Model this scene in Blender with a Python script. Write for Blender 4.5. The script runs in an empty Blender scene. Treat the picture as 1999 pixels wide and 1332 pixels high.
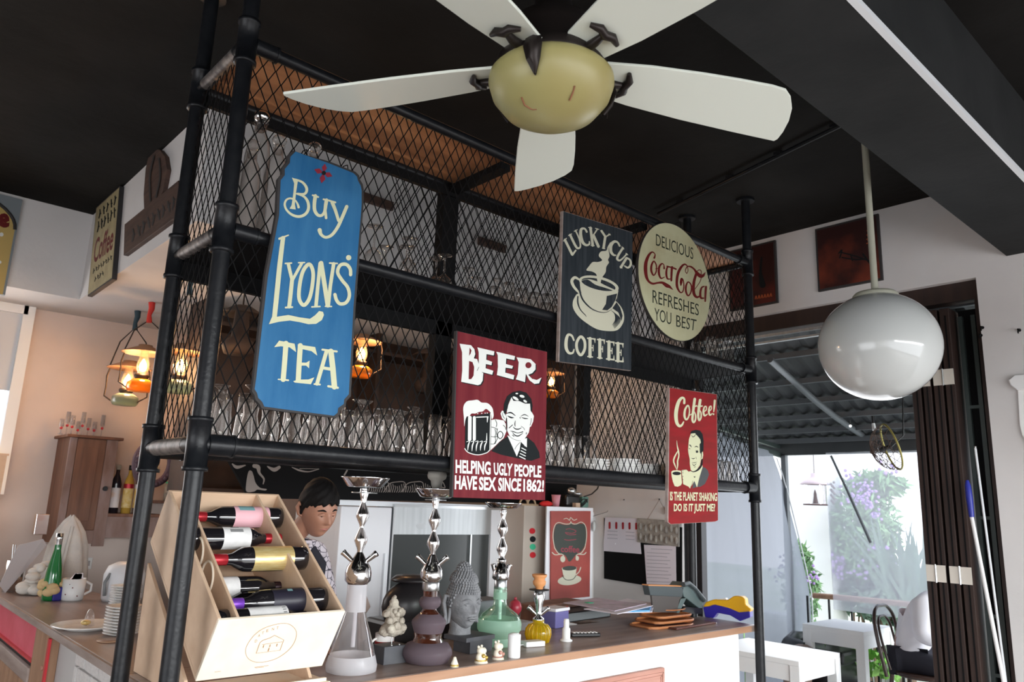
import bpy, bmesh, math, random
import numpy as np
from mathutils import Vector, Matrix
random.seed(7); RN = np.random.RandomState(11)
SC = bpy.context.scene
COL = SC.collection

# ---------------------------------------------------------------- camera
F_PX = 1478.18
R_CAM = np.array([[0.73841979, -0.67343073, 0.03503244],
                  [0.16879325, 0.13428621, -0.97646098],
                  [0.65287445, 0.72695135, 0.21283016]])
U_, S_, Vt_ = np.linalg.svd(R_CAM); R_CAM = U_ @ Vt_
CAM = np.array([-0.93569, -2.596617, 1.6])
cd = bpy.data.cameras.new('camera'); cam = bpy.data.objects.new('camera', cd); COL.objects.link(cam)
cd.sensor_fit = 'HORIZONTAL'; cd.sensor_width = 36.0; cd.lens = F_PX * 36 / 1999
cd.shift_x = -0.5 / 1999; cd.clip_start = 0.05; cd.clip_end = 200
mw = Matrix(((R_CAM[0][0], -R_CAM[1][0], -R_CAM[2][0], CAM[0]),
             (R_CAM[0][1], -R_CAM[1][1], -R_CAM[2][1], CAM[1]),
             (R_CAM[0][2], -R_CAM[1][2], -R_CAM[2][2], CAM[2]), (0, 0, 0, 1)))
cam.matrix_world = mw
cd.dof.use_dof = True; cd.dof.focus_distance = 2.9; cd.dof.aperture_fstop = 5.6
SC.camera = cam

# ---------------------------------------------------------------- world, lights, exposure
SC.view_settings.view_transform = 'Standard'; SC.view_settings.look = 'None'
SC.view_settings.gamma = 1.0; SC.view_settings.use_curve_mapping = False
SC.view_settings.exposure = 0.0
SC.cycles.use_denoising = True
SC.cycles.max_bounces = 8; SC.cycles.transparent_max_bounces = 24
SC.cycles.sample_clamp_indirect = 6.0
W = bpy.data.worlds.new('sky'); SC.world = W; W.use_nodes = True
wn = W.node_tree; bg = wn.nodes['Background']
tc = wn.nodes.new('ShaderNodeTexCoord'); sp = wn.nodes.new('ShaderNodeSeparateXYZ')
cr = wn.nodes.new('ShaderNodeValToRGB')
wn.links.new(tc.outputs['Generated'], sp.inputs[0]); wn.links.new(sp.outputs[2], cr.inputs[0])
cr.color_ramp.elements[0].position = 0.0; cr.color_ramp.elements[0].color = (0.93, 0.95, 1, 1)
cr.color_ramp.elements[1].position = 0.7; cr.color_ramp.elements[1].color = (0.78, 0.87, 1, 1)
wn.links.new(cr.outputs[0], bg.inputs[0]); bg.inputs[1].default_value = 3.0

def area(name, loc, rot, sx, sy, power, col=(1, 1, 1)):
    l = bpy.data.lights.new(name, 'AREA'); l.shape = 'RECTANGLE'; l.size = sx; l.size_y = sy
    l.energy = power; l.color = col
    o = bpy.data.objects.new(name, l); COL.objects.link(o); o.location = loc; o.rotation_euler = rot
    return o
PI = math.pi
# daylight entering by the wide street-side opening behind the camera (y = -5.4) and by the opening on the left
area('daylight_front_opening', (0.9, -5.9, 1.0), (PI / 2, 0, 0), 7.5, 1.6, 60, (0.95, 0.97, 1.0))
area('bright_street_sky', (1.0, -9.5, 3.2), (PI / 2, 0, 0), 11.0, 3.0, 2900, (0.97, 1.0, 1.0))
area('daylight_left_opening', (-4.0, -1.2, 1.1), (PI / 2, 0, -PI / 2), 3.4, 1.5, 24, (0.95, 0.97, 1.0))
area('daylight_terrace_door', (4.9, 0.1, 1.5), (PI / 2, 0, PI / 2), 1.7, 2.0, 25, (0.93, 0.96, 1.0))
area('daylight_nook_window', (-0.7, 4.35, 2.1), (-PI / 2, 0, 0), 1.5, 1.3, 20, (1, 0.96, 0.93))

# ---------------------------------------------------------------- helpers
def at(u, v, ax, val):
    d = R_CAM.T @ np.array([(u - 1000) / F_PX, (v - 666) / F_PX, 1.0])
    i = 'xyz'.index(ax); t = (val - CAM[i]) / d[i]
    return Vector(CAM + t * d)
def at_plane(u, v, O, N):
    d = R_CAM.T @ np.array([(u - 1000) / F_PX, (v - 666) / F_PX, 1.0])
    N = np.array(N); t = ((np.array(O) - CAM) @ N) / (d @ N)
    return Vector(CAM + t * d)

def nodes_of(m): return m.node_tree.nodes, m.node_tree.links
MATS = {}
def mat(name, c1, rough=0.6, metal=0.0, c2=None, scale=8.0, detail=4, stretch=(1, 1, 1), bump=0.0, bscale=None,
        lo=0.35, hi=0.65, emit=0.0, trans=0.0, ior=1.45, alpha=1.0, coat=0.0, spec=0.5):
    m = bpy.data.materials.new(name); m.use_nodes = True; N, L = nodes_of(m)
    b = N['Principled BSDF']
    b.inputs['Base Color'].default_value = (*c1, 1); b.inputs['Roughness'].default_value = rough
    b.inputs['Metallic'].default_value = metal; b.inputs['IOR'].default_value = ior
    b.inputs['Transmission Weight'].default_value = trans; b.inputs['Alpha'].default_value = alpha
    b.inputs['Coat Weight'].default_value = coat; b.inputs['Specular IOR Level'].default_value = spec
    if emit:
        b.inputs['Emission Color'].default_value = (*c1, 1); b.inputs['Emission Strength'].default_value = emit
    if c2 is not None or bump:
        t = N.new('ShaderNodeTexCoord'); mp = N.new('ShaderNodeMapping'); mp.inputs['Scale'].default_value = stretch
        L.new(t.outputs['Object'], mp.inputs[0])
        n = N.new('ShaderNodeTexNoise'); n.inputs['Scale'].default_value = scale; n.inputs['Detail'].default_value = detail
        L.new(mp.outputs[0], n.inputs[0])
        if c2 is not None:
            r = N.new('ShaderNodeValToRGB'); r.color_ramp.elements[0].position = lo; r.color_ramp.elements[1].position = hi
            r.color_ramp.elements[0].color = (*c1, 1); r.color_ramp.elements[1].color = (*c2, 1)
            L.new(n.outputs[0], r.inputs[0]); L.new(r.outputs[0], b.inputs['Base Color'])
        if bump:
            n2 = n
            if bscale:
                n2 = N.new('ShaderNodeTexNoise'); n2.inputs['Scale'].default_value = bscale; n2.inputs['Detail'].default_value = 5
                L.new(mp.outputs[0], n2.inputs[0])
            bp = N.new('ShaderNodeBump'); bp.inputs['Strength'].default_value = bump; bp.inputs['Distance'].default_value = 0.01
            L.new(n2.outputs[0], bp.inputs['Height']); L.new(bp.outputs[0], b.inputs['Normal'])
    MATS[name] = m; return m
def wood(name, c1, c2, axis='z', rough=0.55, scale=18, bump=0.15):
    st = {'x': (0.12, 1, 1), 'y': (1, 0.12, 1), 'z': (1, 1, 0.12)}[axis]
    return mat(name, c1, rough, c2=c2, scale=scale, detail=6, stretch=st, bump=bump, lo=0.3, hi=0.7)
def glassmat(name, tint=(1, 1, 1), fac=0.35, rough=0.04, body=0.0, bodycol=(1, 1, 1), power=1.0):
    """thin-walled glass: transparent where seen square on, mirror-like at grazing angles, optional frosted share"""
    m = bpy.data.materials.new(name); m.use_nodes = True; N, L = nodes_of(m); N.clear()
    out = N.new('ShaderNodeOutputMaterial'); tr = N.new('ShaderNodeBsdfTransparent'); gl = N.new('ShaderNodeBsdfGlossy')
    tr.inputs[0].default_value = (*tint, 1); gl.inputs['Roughness'].default_value = rough
    lw = N.new('ShaderNodeLayerWeight'); lw.inputs[0].default_value = fac
    pw = N.new('ShaderNodeMath'); pw.operation = 'MULTIPLY'; pw.inputs[1].default_value = power; pw.use_clamp = True
    L.new(lw.outputs['Facing'], pw.inputs[0])
    mx = N.new('ShaderNodeMixShader'); L.new(pw.outputs[0], mx.inputs[0]); L.new(tr.outputs[0], mx.inputs[1]); L.new(gl.outputs[0], mx.inputs[2])
    last = mx
    if body:
        df = N.new('ShaderNodeBsdfDiffuse'); df.inputs[0].default_value = (*bodycol, 1)
        tl = N.new('ShaderNodeBsdfTranslucent'); tl.inputs[0].default_value = (*bodycol, 1)
        m1 = N.new('ShaderNodeMixShader'); m1.inputs[0].default_value = 0.5; L.new(df.outputs[0], m1.inputs[1]); L.new(tl.outputs[0], m1.inputs[2])
        m2 = N.new('ShaderNodeMixShader'); m2.inputs[0].default_value = body; L.new(mx.outputs[0], m2.inputs[1]); L.new(m1.outputs[0], m2.inputs[2])
        last = m2
    L.new(last.outputs[0], out.inputs[0]); MATS[name] = m; return m

def catmull(P, n=6, closed=False):
    P = [np.array(p, float) for p in P]
    if len(P) < 3: return P
    out = []; m = len(P); rng = range(m if closed else m - 1)
    for i in rng:
        if closed: a, b, c, d = P[(i - 1) % m], P[i], P[(i + 1) % m], P[(i + 2) % m]
        else: a, b, c, d = P[max(i - 1, 0)], P[i], P[i + 1], P[min(i + 2, m - 1)]
        for k in range(n):
            t = k / n
            out.append(0.5 * ((2 * b) + (-a + c) * t + (2 * a - 5 * b + 4 * c - d) * t * t + (-a + 3 * b - 3 * c + d) * t ** 3))
    if not closed: out.append(P[-1])
    return out

OFF = {}
class MB:
    def __init__(s): s.v = []; s.f = []; s.sm = []
    def add(s, vs, fs, smooth=False):
        o = len(s.v); s.v += [tuple(map(float, p)) for p in vs]
        s.f += [tuple(i + o for i in f) for f in fs]; s.sm += [smooth] * len(fs); return s
    def box(s, x0, x1, y0, y1, z0, z1, M=None):
        P = [Vector((x, y, z)) for z in (z0, z1) for y in (y0, y1) for x in (x0, x1)]
        if M is not None: P = [M @ p for p in P]
        return s.add(P, [(0, 2, 3, 1), (4, 5, 7, 6), (0, 1, 5, 4), (2, 6, 7, 3), (0, 4, 6, 2), (1, 3, 7, 5)])
    def cbox(s, c, sz, M=None):
        return s.box(c[0] - sz[0] / 2, c[0] + sz[0] / 2, c[1] - sz[1] / 2, c[1] + sz[1] / 2, c[2] - sz[2] / 2, c[2] + sz[2] / 2, M)
    def cyl(s, p, q, r0, r1=None, n=14, cap=True, smooth=True):
        p, q = Vector(p), Vector(q); r1 = r0 if r1 is None else r1
        d = (q - p).normalized(); a = d.orthogonal().normalized(); b = d.cross(a)
        A = [p + (a * math.cos(t) + b * math.sin(t)) * r0 for t in [2 * PI * i / n for i in range(n)]]
        B = [q + (a * math.cos(t) + b * math.sin(t)) * r1 for t in [2 * PI * i / n for i in range(n)]]
        s.add(A + B, [(i, (i + 1) % n, n + (i + 1) % n, n + i) for i in range(n)], smooth)
        if cap: s.add(A, [tuple(range(n))[::-1]]); s.add(B, [tuple(range(n))])
        return s
    def tube(s, pts, r, n=8, closed=False, cap=True):
        P = [Vector(p) for p in pts]; m = len(P)
        rr = r if isinstance(r, (list, tuple)) else [r] * m
        vs = []; a = None
        for i in range(m):
            if closed: d = (P[(i + 1) % m] - P[i - 1]).normalized()
            else: d = (P[min(i + 1, m - 1)] - P[max(i - 1, 0)]).normalized()
            if a is None: a = d.orthogonal().normalized()
            a = (a - d * a.dot(d)); a = a.normalized() if a.length > 1e-6 else d.orthogonal().normalized()
            b = d.cross(a)
            for k in range(n):
                t = 2 * PI * k / n; vs.append(P[i] + (a * math.cos(t) + b * math.sin(t)) * rr[i])
        fs = []
        for i in range(m if closed else m - 1):
            j = (i + 1) % m
            for k in range(n): fs.append((i * n + k, i * n + (k + 1) % n, j * n + (k + 1) % n, j * n + k))
        s.add(vs, fs, True)
        if cap and not closed:
            s.add(vs[:n], [tuple(range(n))[::-1]]); s.add(vs[-n:], [tuple(range(n))])
        return s
    def lathe(s, prof, n=24, c=(0, 0, 0), M=None, smooth=True):
        vs = []; fs = []
        for r, z in prof:
            for k in range(n):
                t = 2 * PI * k / n; vs.append(Vector((c[0] + max(r, 1e-4) * math.cos(t), c[1] + max(r, 1e-4) * math.sin(t), c[2] + z)))
        if M is not None: vs = [M @ p for p in vs]
        for i in range(len(prof) - 1):
            for k in range(n): fs.append((i * n + k, i * n + (k + 1) % n, (i + 1) * n + (k + 1) % n, (i + 1) * n + k))
        return s.add(vs, fs, smooth)
    def ball(s, c, r, n=12, sc=(1, 1, 1), M=None):
        prof = [(math.sin(PI * i / n), -math.cos(PI * i / n)) for i in range(n + 1)]
        vs = []
        for rr, z in prof:
            for k in range(n * 2):
                t = PI * k / n; vs.append(Vector((rr * math.cos(t) * r * sc[0], rr * math.sin(t) * r * sc[1], z * r * sc[2])))
        if M is not None: vs = [M @ p for p in vs]
        vs = [p + Vector(c) for p in vs]; m = n * 2
        return s.add(vs, [(i * m + k, i * m + (k + 1) % m, (i + 1) * m + (k + 1) % m, (i + 1) * m + k) for i in range(n) for k in range(m)], True)
    def prism(s, pts, ext):
        """closed outline of 3-D points swept by the vector ext"""
        P = [Vector(p) for p in pts]; e = Vector(ext); n = len(P)
        s.add(P + [p + e for p in P], [tuple(range(n)), tuple(range(n, 2 * n))[::-1]] + [(i, i + n, (i + 1) % n + n, (i + 1) % n) for i in range(n)])
        return s
    def build(s, name, m, parent=None, label=None, cat=None, group=None, kind=None, world=True, bevel=0, origin=None):
        off = OFF[parent.name] if (parent and world) else Vector((0, 0, 0))
        if parent is None and world:
            if origin is None:
                A = np.array(s.v); off = Vector(((A[:, 0].min() + A[:, 0].max()) / 2, (A[:, 1].min() + A[:, 1].max()) / 2, A[:, 2].min()))
            else: off = Vector(origin)
        me = bpy.data.meshes.new(name)
        me.from_pydata([tuple(Vector(p) - off) for p in s.v], [], s.f)
        me.polygons.foreach_set('use_smooth', s.sm); me.update()
        o = bpy.data.objects.new(name, me); COL.objects.link(o)
        if isinstance(m, str): m = MATS[m]
        me.materials.append(m)
        if parent: o.parent = parent; OFF[o.name] = off
        else: o.location = off; OFF[o.name] = off
        if bevel:
            bm_ = o.modifiers.new('bevel', 'BEVEL'); bm_.width = bevel; bm_.segments = 2; bm_.limit_method = 'ANGLE'
        tag(o, label, cat, group, kind); return o
def tag(o, label=None, cat=None, group=None, kind=None):
    if label: o['label'] = label
    if cat: o['category'] = cat
    if group: o['group'] = group
    if kind: o['kind'] = kind
    return o
def thing(name, label, cat, loc=(0, 0, 0), group=None, rot=0):
    o = bpy.data.objects.new(name, None); COL.objects.link(o); o.location = loc; o.empty_display_size = 0.05
    o.rotation_euler = (0, 0, rot); OFF[o.name] = Vector(loc); return tag(o, label, cat, group)
def dup(o, loc=None, label=None, rot=None, parent=None, scale=None):
    c = o.copy(); COL.objects.link(c); c.parent = parent
    if loc is not None: c.location = loc
    if rot is not None: c.rotation_euler = rot
    if scale is not None: c.scale = scale
    if label: c['label'] = label
    for ch in KIDS.get(o.name, []): dup(ch, parent=c)
    return c
KIDS = {}
def kids(o):
    """remember a prototype's children so that dup() can copy them"""
    KIDS[o.name] = [x for x in bpy.data.objects if x.parent == o]
    for x in KIDS[o.name]: kids(x)
    return o
def shift_origin(o, loc): pass
ORD = ['first', 'second', 'third', 'fourth', 'fifth', 'sixth', 'seventh', 'eighth', 'ninth', 'tenth', 'eleventh', 'twelfth', 'thirteenth',
       'fourteenth', 'fifteenth', 'sixteenth', 'seventeenth', 'eighteenth', 'nineteenth', 'twentieth', 'twenty-first', 'twenty-second',
       'twenty-third', 'twenty-fourth', 'twenty-fifth', 'twenty-sixth', 'twenty-seventh', 'twenty-eighth', 'twenty-ninth', 'thirtieth',
       'thirty-first', 'thirty-second', 'thirty-third', 'thirty-fourth', 'thirty-fifth', 'thirty-sixth', 'thirty-seventh', 'thirty-eighth', 'thirty-ninth', 'fortieth', 'forty-first', 'forty-second']

# ---- painted signs: brush strokes and filled shapes laid on the board's own plane
class Art:
    def __init__(s, fn): s.fn = fn; s.k = 0        # fn(u, v, lift) -> point on the board
    def frame(s, ox, oy, sc): s.o = (ox, oy, sc); return s
    def P(s, p, lift):
        return s.fn(s.o[0] + p[0] / s.o[2], s.o[1] + p[1] / s.o[2], lift)
    def poly(s, mb, pts, lift=0.001, smooth=False, shift=(0, 0)):
        s.k += 1; lift += s.k % 19 * 1.6e-5
        if smooth: pts = catmull(pts, 4, True)
        q = [s.P((p[0] + shift[0], p[1] + shift[1]), lift) for p in pts]
        mb.add(q, [tuple(range(len(q)))])
    def stroke(s, mb, pts, w, lift=0.001, closed=False, curve=True, shift=(0, 0)):
        s.k += 1; lift += s.k % 19 * 1.6e-5
        m = len(pts); ws = list(w) if isinstance(w, (list, tuple)) else [w] * m
        if curve and m > 2:
            Q = catmull([(p[0], p[1], ws[i]) for i, p in enumerate(pts)], 6, closed)
        else: Q = [np.array((p[0], p[1], ws[i])) for i, p in enumerate(pts)]
        n = len(Q); A = []; B = []
        for i in range(n):
            if closed: d = Q[(i + 1) % n][:2] - Q[i - 1][:2]
            else: d = Q[min(i + 1, n - 1)][:2] - Q[max(i - 1, 0)][:2]
            L = math.hypot(*d) or 1; nx, ny = -d[1] / L, d[0] / L; h = Q[i][2] / 2
            A.append((Q[i][0] + nx * h + shift[0], Q[i][1] + ny * h + shift[1])); B.append((Q[i][0] - nx * h + shift[0], Q[i][1] - ny * h + shift[1]))
        V_ = [s.P(p, lift) for p in A] + [s.P(p, lift) for p in B]
        mb.add(V_, [(i, (i + 1) % n, n + (i + 1) % n, n + i) for i in range(n if closed else n - 1)])
        if not closed:
            for e in (0, n - 1):
                s.disc(mb, (Q[e][0] + shift[0], Q[e][1] + shift[1]), Q[e][2] / 2, lift + 0.00005)
    def disc(s, mb, c, r, lift=0.001, ry=None, rot=0, n=14):
        ry = ry or r; ca, sa = math.cos(rot), math.sin(rot)
        pts = []
        for i in range(n):
            t = 2 * PI * i / n; x, y = r * math.cos(t), ry * math.sin(t); pts.append((c[0] + x * ca - y * sa, c[1] + x * sa + y * ca))
        mb.add([s.P(p, lift) for p in pts], [tuple(range(n))])
    def text(s, mb, txt, quad, lift=0.001, bold=0.02):
        cu = bpy.data.curves.new('lettering', 'FONT'); cu.body = txt; cu.offset = bold; cu.resolution_u = 3
        o = bpy.data.objects.new('lettering', cu); COL.objects.link(o)
        dg = bpy.context.evaluated_depsgraph_get(); me = bpy.data.meshes.new_from_object(o.evaluated_get(dg))
        co = np.array([v.co[:2] for v in me.vertices]); fs = [tuple(p.vertices) for p in me.polygons]
        bpy.data.objects.remove(o); bpy.data.meshes.remove(me); bpy.data.curves.remove(cu)
        lo, hi = co.min(0), co.max(0); t = (co - lo) / (hi - lo)
        TL, TR, BR, BL = [np.array(q, float) for q in quad]
        pts = [(TL * (1 - a) * b + TR * a * b + BR * a * (1 - b) + BL * (1 - a) * (1 - b)) for a, b in t]
        mb.add([s.P(p, lift) for p in pts], fs)
# ---------------------------------------------------------------- materials
mat('ceiling_paint', (0.0105, 0.0098, 0.0088), 0.9, c2=(0.016, 0.0152, 0.014), scale=2, bump=0.5, bscale=14, spec=.15)
mat('beam_paint', (0.020, 0.0215, 0.022), 0.8, c2=(0.027, 0.0285, 0.029), scale=3, bump=0.35, bscale=12, spec=.2)
mat('wall_paint', (0.62, 0.60, 0.59), 0.85, c2=(0.72, 0.70, 0.69), scale=1.2, bump=0.12, bscale=30)
mat('nook_paint', (0.72, 0.60, 0.54), 0.85, c2=(0.63, 0.52, 0.46), scale=1.5, bump=0.1, bscale=25)
mat('white_paint', (0.85, 0.85, 0.84), 0.6)
mat('pale_trim', (0.8, 0.83, 0.86), 0.4)
mat('floor_tile', (0.12, 0.085, 0.065), 0.4, c2=(0.16, 0.11, 0.085), scale=3)
mat('black_pipe', (0.006, 0.007, 0.009), 0.36, c2=(0.011, 0.012, 0.014), scale=20, bump=0.12, bscale=60, spec=.32)
mat('bare_pipe', (0.3, 0.27, 0.25), 0.45, 0.6, c2=(0.1, 0.09, 0.09), scale=30)
mat('black_wire', (0.005, 0.005, 0.0055), 0.7, spec=.15)
mat('black_board', (0.007, 0.007, 0.0075), 0.8, spec=.15)
mat('dark_metal', (0.02, 0.02, 0.022), 0.4, 0.5)
wood('warm_ply', (0.45, 0.20, 0.09), (0.32, 0.13, 0.055), 'x')
wood('brown_wood', (0.23, 0.10, 0.055), (0.12, 0.05, 0.028), 'z')
wood('door_wood', (0.036, 0.018, 0.013), (0.020, 0.010, 0.008), 'z', rough=0.6)
wood('counter_wood', (0.40, 0.31, 0.27), (0.24, 0.17, 0.14), 'x', rough=0.3)  # lightened and greyed to hold the glare on the top
wood('counter_wood_y', (0.30, 0.22, 0.19), (0.19, 0.13, 0.105), 'y', rough=0.3)
wood('edge_wood', (0.45, 0.26, 0.16), (0.32, 0.17, 0.10), 'x', rough=0.4)
wood('crate_wood', (0.74, 0.54, 0.38), (0.62, 0.43, 0.29), 'x', rough=0.6, scale=12)
wood('crate_wood_lit', (0.93, 0.84, 0.70), (0.88, 0.76, 0.60), 'y', rough=0.6, scale=12)  # crate wood brightened for the boards that the light blows out
wood('carved_wood', (0.55, 0.30, 0.24), (0.42, 0.2, 0.15), 'x', rough=0.6)
wood('grey_wood', (0.42, 0.35, 0.32), (0.25, 0.19, 0.16), 'y', rough=0.7)
wood('shutter_wood', (0.42, 0.25, 0.15), (0.28, 0.15, 0.085), 'z', rough=0.6)
mat('brick_paint', (0.74, 0.72, 0.70), 0.7, c2=(0.64, 0.62, 0.61), scale=6, bump=0.3, bscale=30)
mat('mortar', (0.55, 0.54, 0.53), 0.9)
mat('red_paint', (0.55, 0.02, 0.03), 0.5)
mat('pink_red_paint', (0.62, 0.06, 0.11), 0.5, c2=(0.70, 0.10, 0.16), scale=5)
mat('chrome', (0.82, 0.82, 0.83), 0.07, 1.0)
mat('steel', (0.62, 0.64, 0.65), 0.28, 1.0)
mat('brushed_steel', (0.55, 0.57, 0.58), 0.4, 0.9, c2=(0.45, 0.47, 0.48), scale=30, stretch=(1, 1, 0.05))
mat('appliance_white', (0.74, 0.75, 0.78), 0.4)
mat('appliance_grey', (0.2, 0.21, 0.22), 0.35)
mat('dark_glass', (0.05, 0.055, 0.055), 0.2)
mat('beige_panel', (0.50, 0.44, 0.38), 0.6)
mat('black_plastic', (0.012, 0.012, 0.013), 0.35)
mat('grey_plastic', (0.15, 0.165, 0.17), 0.4)
mat('paper', (0.74, 0.70, 0.76), 0.9)
mat('white_china', (0.85, 0.84, 0.82), 0.15)
mat('porcelain', (0.80, 0.80, 0.80), 0.25)
mat('led', (1.0, 0.02, 0.05), 0.5, emit=4)
glassmat('clear_glass', (0.93, 0.92, 0.91), 0.42, 0.03, body=0.035, bodycol=(0.9, 0.82, 0.76), power=0.8)
glassmat('window_glass', (0.96, 0.97, 0.97), 0.2, 0.02)

# ---------------------------------------------------------------- the room
CZ = 3.734; XR = 4.31
def st(mb, name, m, **k): return mb.build(name, m, kind='structure', **k)
st(MB().box(-4.3, XR + .2, -6, 4.7, -0.1, 0), 'floor', 'floor_tile')
st(MB().box(-4.3, XR + .2, -6, 4.7, CZ, CZ + .15), 'ceiling', 'ceiling_paint')
st(MB().box(-4.3, XR, -1.70, -1.317, 3.223, CZ), 'trim_1', 'beam_paint', label='wide black ceiling beam running towards the right wall')
st(MB().box(-4.3, XR, -1.722, -1.70, 3.222, 3.245), 'trim_2', 'pale_trim', label='pale strip for the daylight glint along the near lower edge of the ceiling beam')  # daylight reflection on the beam edge, built as a pale strip
# bulkhead over the back of the bar (its face carries the small signs)
bk = MB(); bk.box(0.36, XR, 1.42, 4.5, 3.04, CZ); bk.box(-4.3, 0.36, 3.86, 4.5, 3.04, CZ)
st(bk, 'trim_3', 'wall_paint', label='white dropped bulkhead over the back of the bar')
# back wall with its window
WZ0, WZ1, WX0, WX1 = 1.55, 3.0, -1.4, 0.13
bw = MB(); bw.box(-4.3, WX0, 4.5, 4.65, 0, CZ); bw.box(WX1, XR, 4.5, 4.65, 0, CZ); bw.box(WX0, WX1, 4.5, 4.65, 0, WZ0); bw.box(WX0, WX1, 4.5, 4.65, WZ1, CZ)
st(bw, 'wall_back', 'nook_paint')
wf = st(MB().box(WX0 - .05, WX0 + .03, 4.44, 4.6, WZ0, WZ1 + .05).box(WX1 - .03, WX1 + .05, 4.44, 4.6, WZ0, WZ1 + .05).box(WX0, WX1, 4.44, 4.6, WZ1 - .03, WZ1 + .05).box(WX0, WX1, 4.42, 4.6, WZ0 - .04, WZ0).box(-.68, -.62, 4.46, 4.58, WZ0, WZ1), 'window_1', 'white_paint')
MB().box(WX0, WX1, 4.53, 4.536, WZ0, WZ1).build('pane', 'window_glass', wf)
bl = MB(); bl.box(WX0 + .02, WX1 - .03, 4.47, 4.48, 2.35, WZ1 - .02)
mat('blind_cloth', (0.62, 0.63, 0.65), 0.9)
bl.build('blind', 'blind_cloth', wf)
# left wall and the street side, open low down to daylight
st(MB().box(-4.3, -4.15, -6, 4.7, 2.0, CZ).box(-4.3, -4.15, 0.8, 4.7, 0, 2.0).box(-4.3, -4.15, -6, -3.0, 0, 2.0), 'wall_left', 'wall_paint')
st(MB().box(-4.3, XR, -6.1, -5.95, 2.2, CZ).box(-4.3, XR, -6.1, -5.95, 0, 0.15), 'wall_front', 'wall_paint')
# right wall around the terrace door
DY0, DY1, DZ = -1.137, 1.12, 3.122
st(MB().box(XR, XR + .17, -6, DY0, 0, CZ).box(XR, XR + .17, DY0, DY1, DZ, CZ).box(XR, XR + .17, DY1, 4.5, 0, CZ), 'wall_right', 'wall_paint')
# partition across the back of the bar
st(MB().box(2.12, XR, 2.06, 2.2, 0, 1.57), 'wall_inner', 'wall_paint')
st(MB().box(1.64, 3.72, 2.02, 2.24, 1.565, 1.60), 'trim_4', 'pale_trim', label='pale ledge along the top of the low partition')

# door frame in the right wall
df = st(MB().box(4.36, 4.46, DY0, DY1, 3.0, DZ).box(4.36, 4.46, DY0, DY0 + .035, 0, 3.0), 'door_1', 'door_wood')
MB().box(4.34, 4.48, DY1 - .05, DY1, 0, 3.0).box(4.33, 4.4, DY1 - .17, DY1 - .12, 0, 2.98).build('jamb', 'dark_metal', df)
MB().box(4.345, 4.37, DY1 - .10, DY1 - .06, 0, 2.98).build('pale_jamb', 'pale_trim', df)
MB().box(4.365, 4.39, -.65, DY1, 2.955, 2.975).box(4.40, 4.43, -.65, DY1, 2.915, 2.93).build('sliding_rail', 'brushed_steel', df)

# folding door leaves stacked at the near side of the opening
fd = thing('folding_door', 'dark brown folding door of four leaves stacked at the right of the terrace opening', 'door', (4.6, -0.84, 0))
ys = [-.702, -.771, -.835, -.905, -.977]
for i in range(4):
    y1, y0 = ys[i] - .004, ys[i + 1] + .01
    p = MB().box(4.30, 4.96, y0, y1, 0.03, 2.95).build('door_leaf', 'door_wood', fd, bevel=.004)
    MB().box(4.296, 4.302, y0 + .020, y0 + .028, 0.05, 2.9).build('groove', 'black_board', p)
mat('hinge_steel', (0.75, 0.70, 0.62), 0.45, 0.2)
for k, (a, b) in enumerate(((0, 2), (2, 4))):
    for hz in (1.235, 2.45, .25):
        yc = ys[a + 1] + .003
        hb = MB().box(4.288, 4.2965, ys[b] + .012, yc - .006, hz, hz + .10).box(4.288, 4.2965, yc + .006, ys[a] - .01, hz, hz + .10).build('hinge', 'hinge_steel', fd)
        MB().cyl((4.286, yc, hz - .004), (4.286, yc, hz + .104), .006, n=8).build('hinge_pin', 'steel', hb)
# dark recess behind the leaves: a tall metal frame leaning in the corner
rf = thing('metal_frame', 'dark green-grey metal frame standing in the corner beside the folding door', 'frame', (4.45, -1.06, 0))
m_ = mat('frame_green', (0.03, 0.042, 0.04), 0.5)
MB().box(4.38, 4.41, -1.09, -1.065, 0, 2.9).build('upright', m_, rf)
MB().box(4.38, 4.41, -1.015, -.99, 0, 2.9).build('upright', m_, rf)
for z in (.72, 1.05, 1.62, 2.3): MB().box(4.38, 4.41, -1.065, -1.015, z, z + .02).build('rung', m_, rf)
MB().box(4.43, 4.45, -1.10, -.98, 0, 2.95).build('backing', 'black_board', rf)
# squeegee pole
sq = thing('squeegee_pole', 'white pole with a blue grip leaning in the doorway corner', 'cleaning pole', (4.2, -1.12, 0.0))
mat('blue_plastic', (0.02, 0.03, 0.30), 0.4); mat('pole_white', (0.75, 0.75, 0.75), 0.35)
A = at(1897, 1010, 'x', 4.24); B = at(1962, 1345, 'x', 4.16); top = at(1888, 938, 'x', 4.25)
B2 = A + (B - A) * 2.3
MB().cyl(A, B2, .011).build('pole', 'pole_white', sq)
MB().tube([top, top + (A - top) * .15, (A + top) / 2, A], [.008, .017, .019, .014], 10).build('grip', 'blue_plastic', sq)
lp = thing('curtain_rod', 'thin pale rod standing upright behind the blue-gripped pole', 'rod', (4.3, -1.07, 0))
MB().cyl(at(1904, 875, 'x', 4.33), at(1975, 1420, 'x', 4.33), .007).build('shaft', 'pale_trim', lp)
MB().ball(at(1904, 873, 'x', 4.33), .008, 6).build('cap', 'steel', lp)

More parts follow.
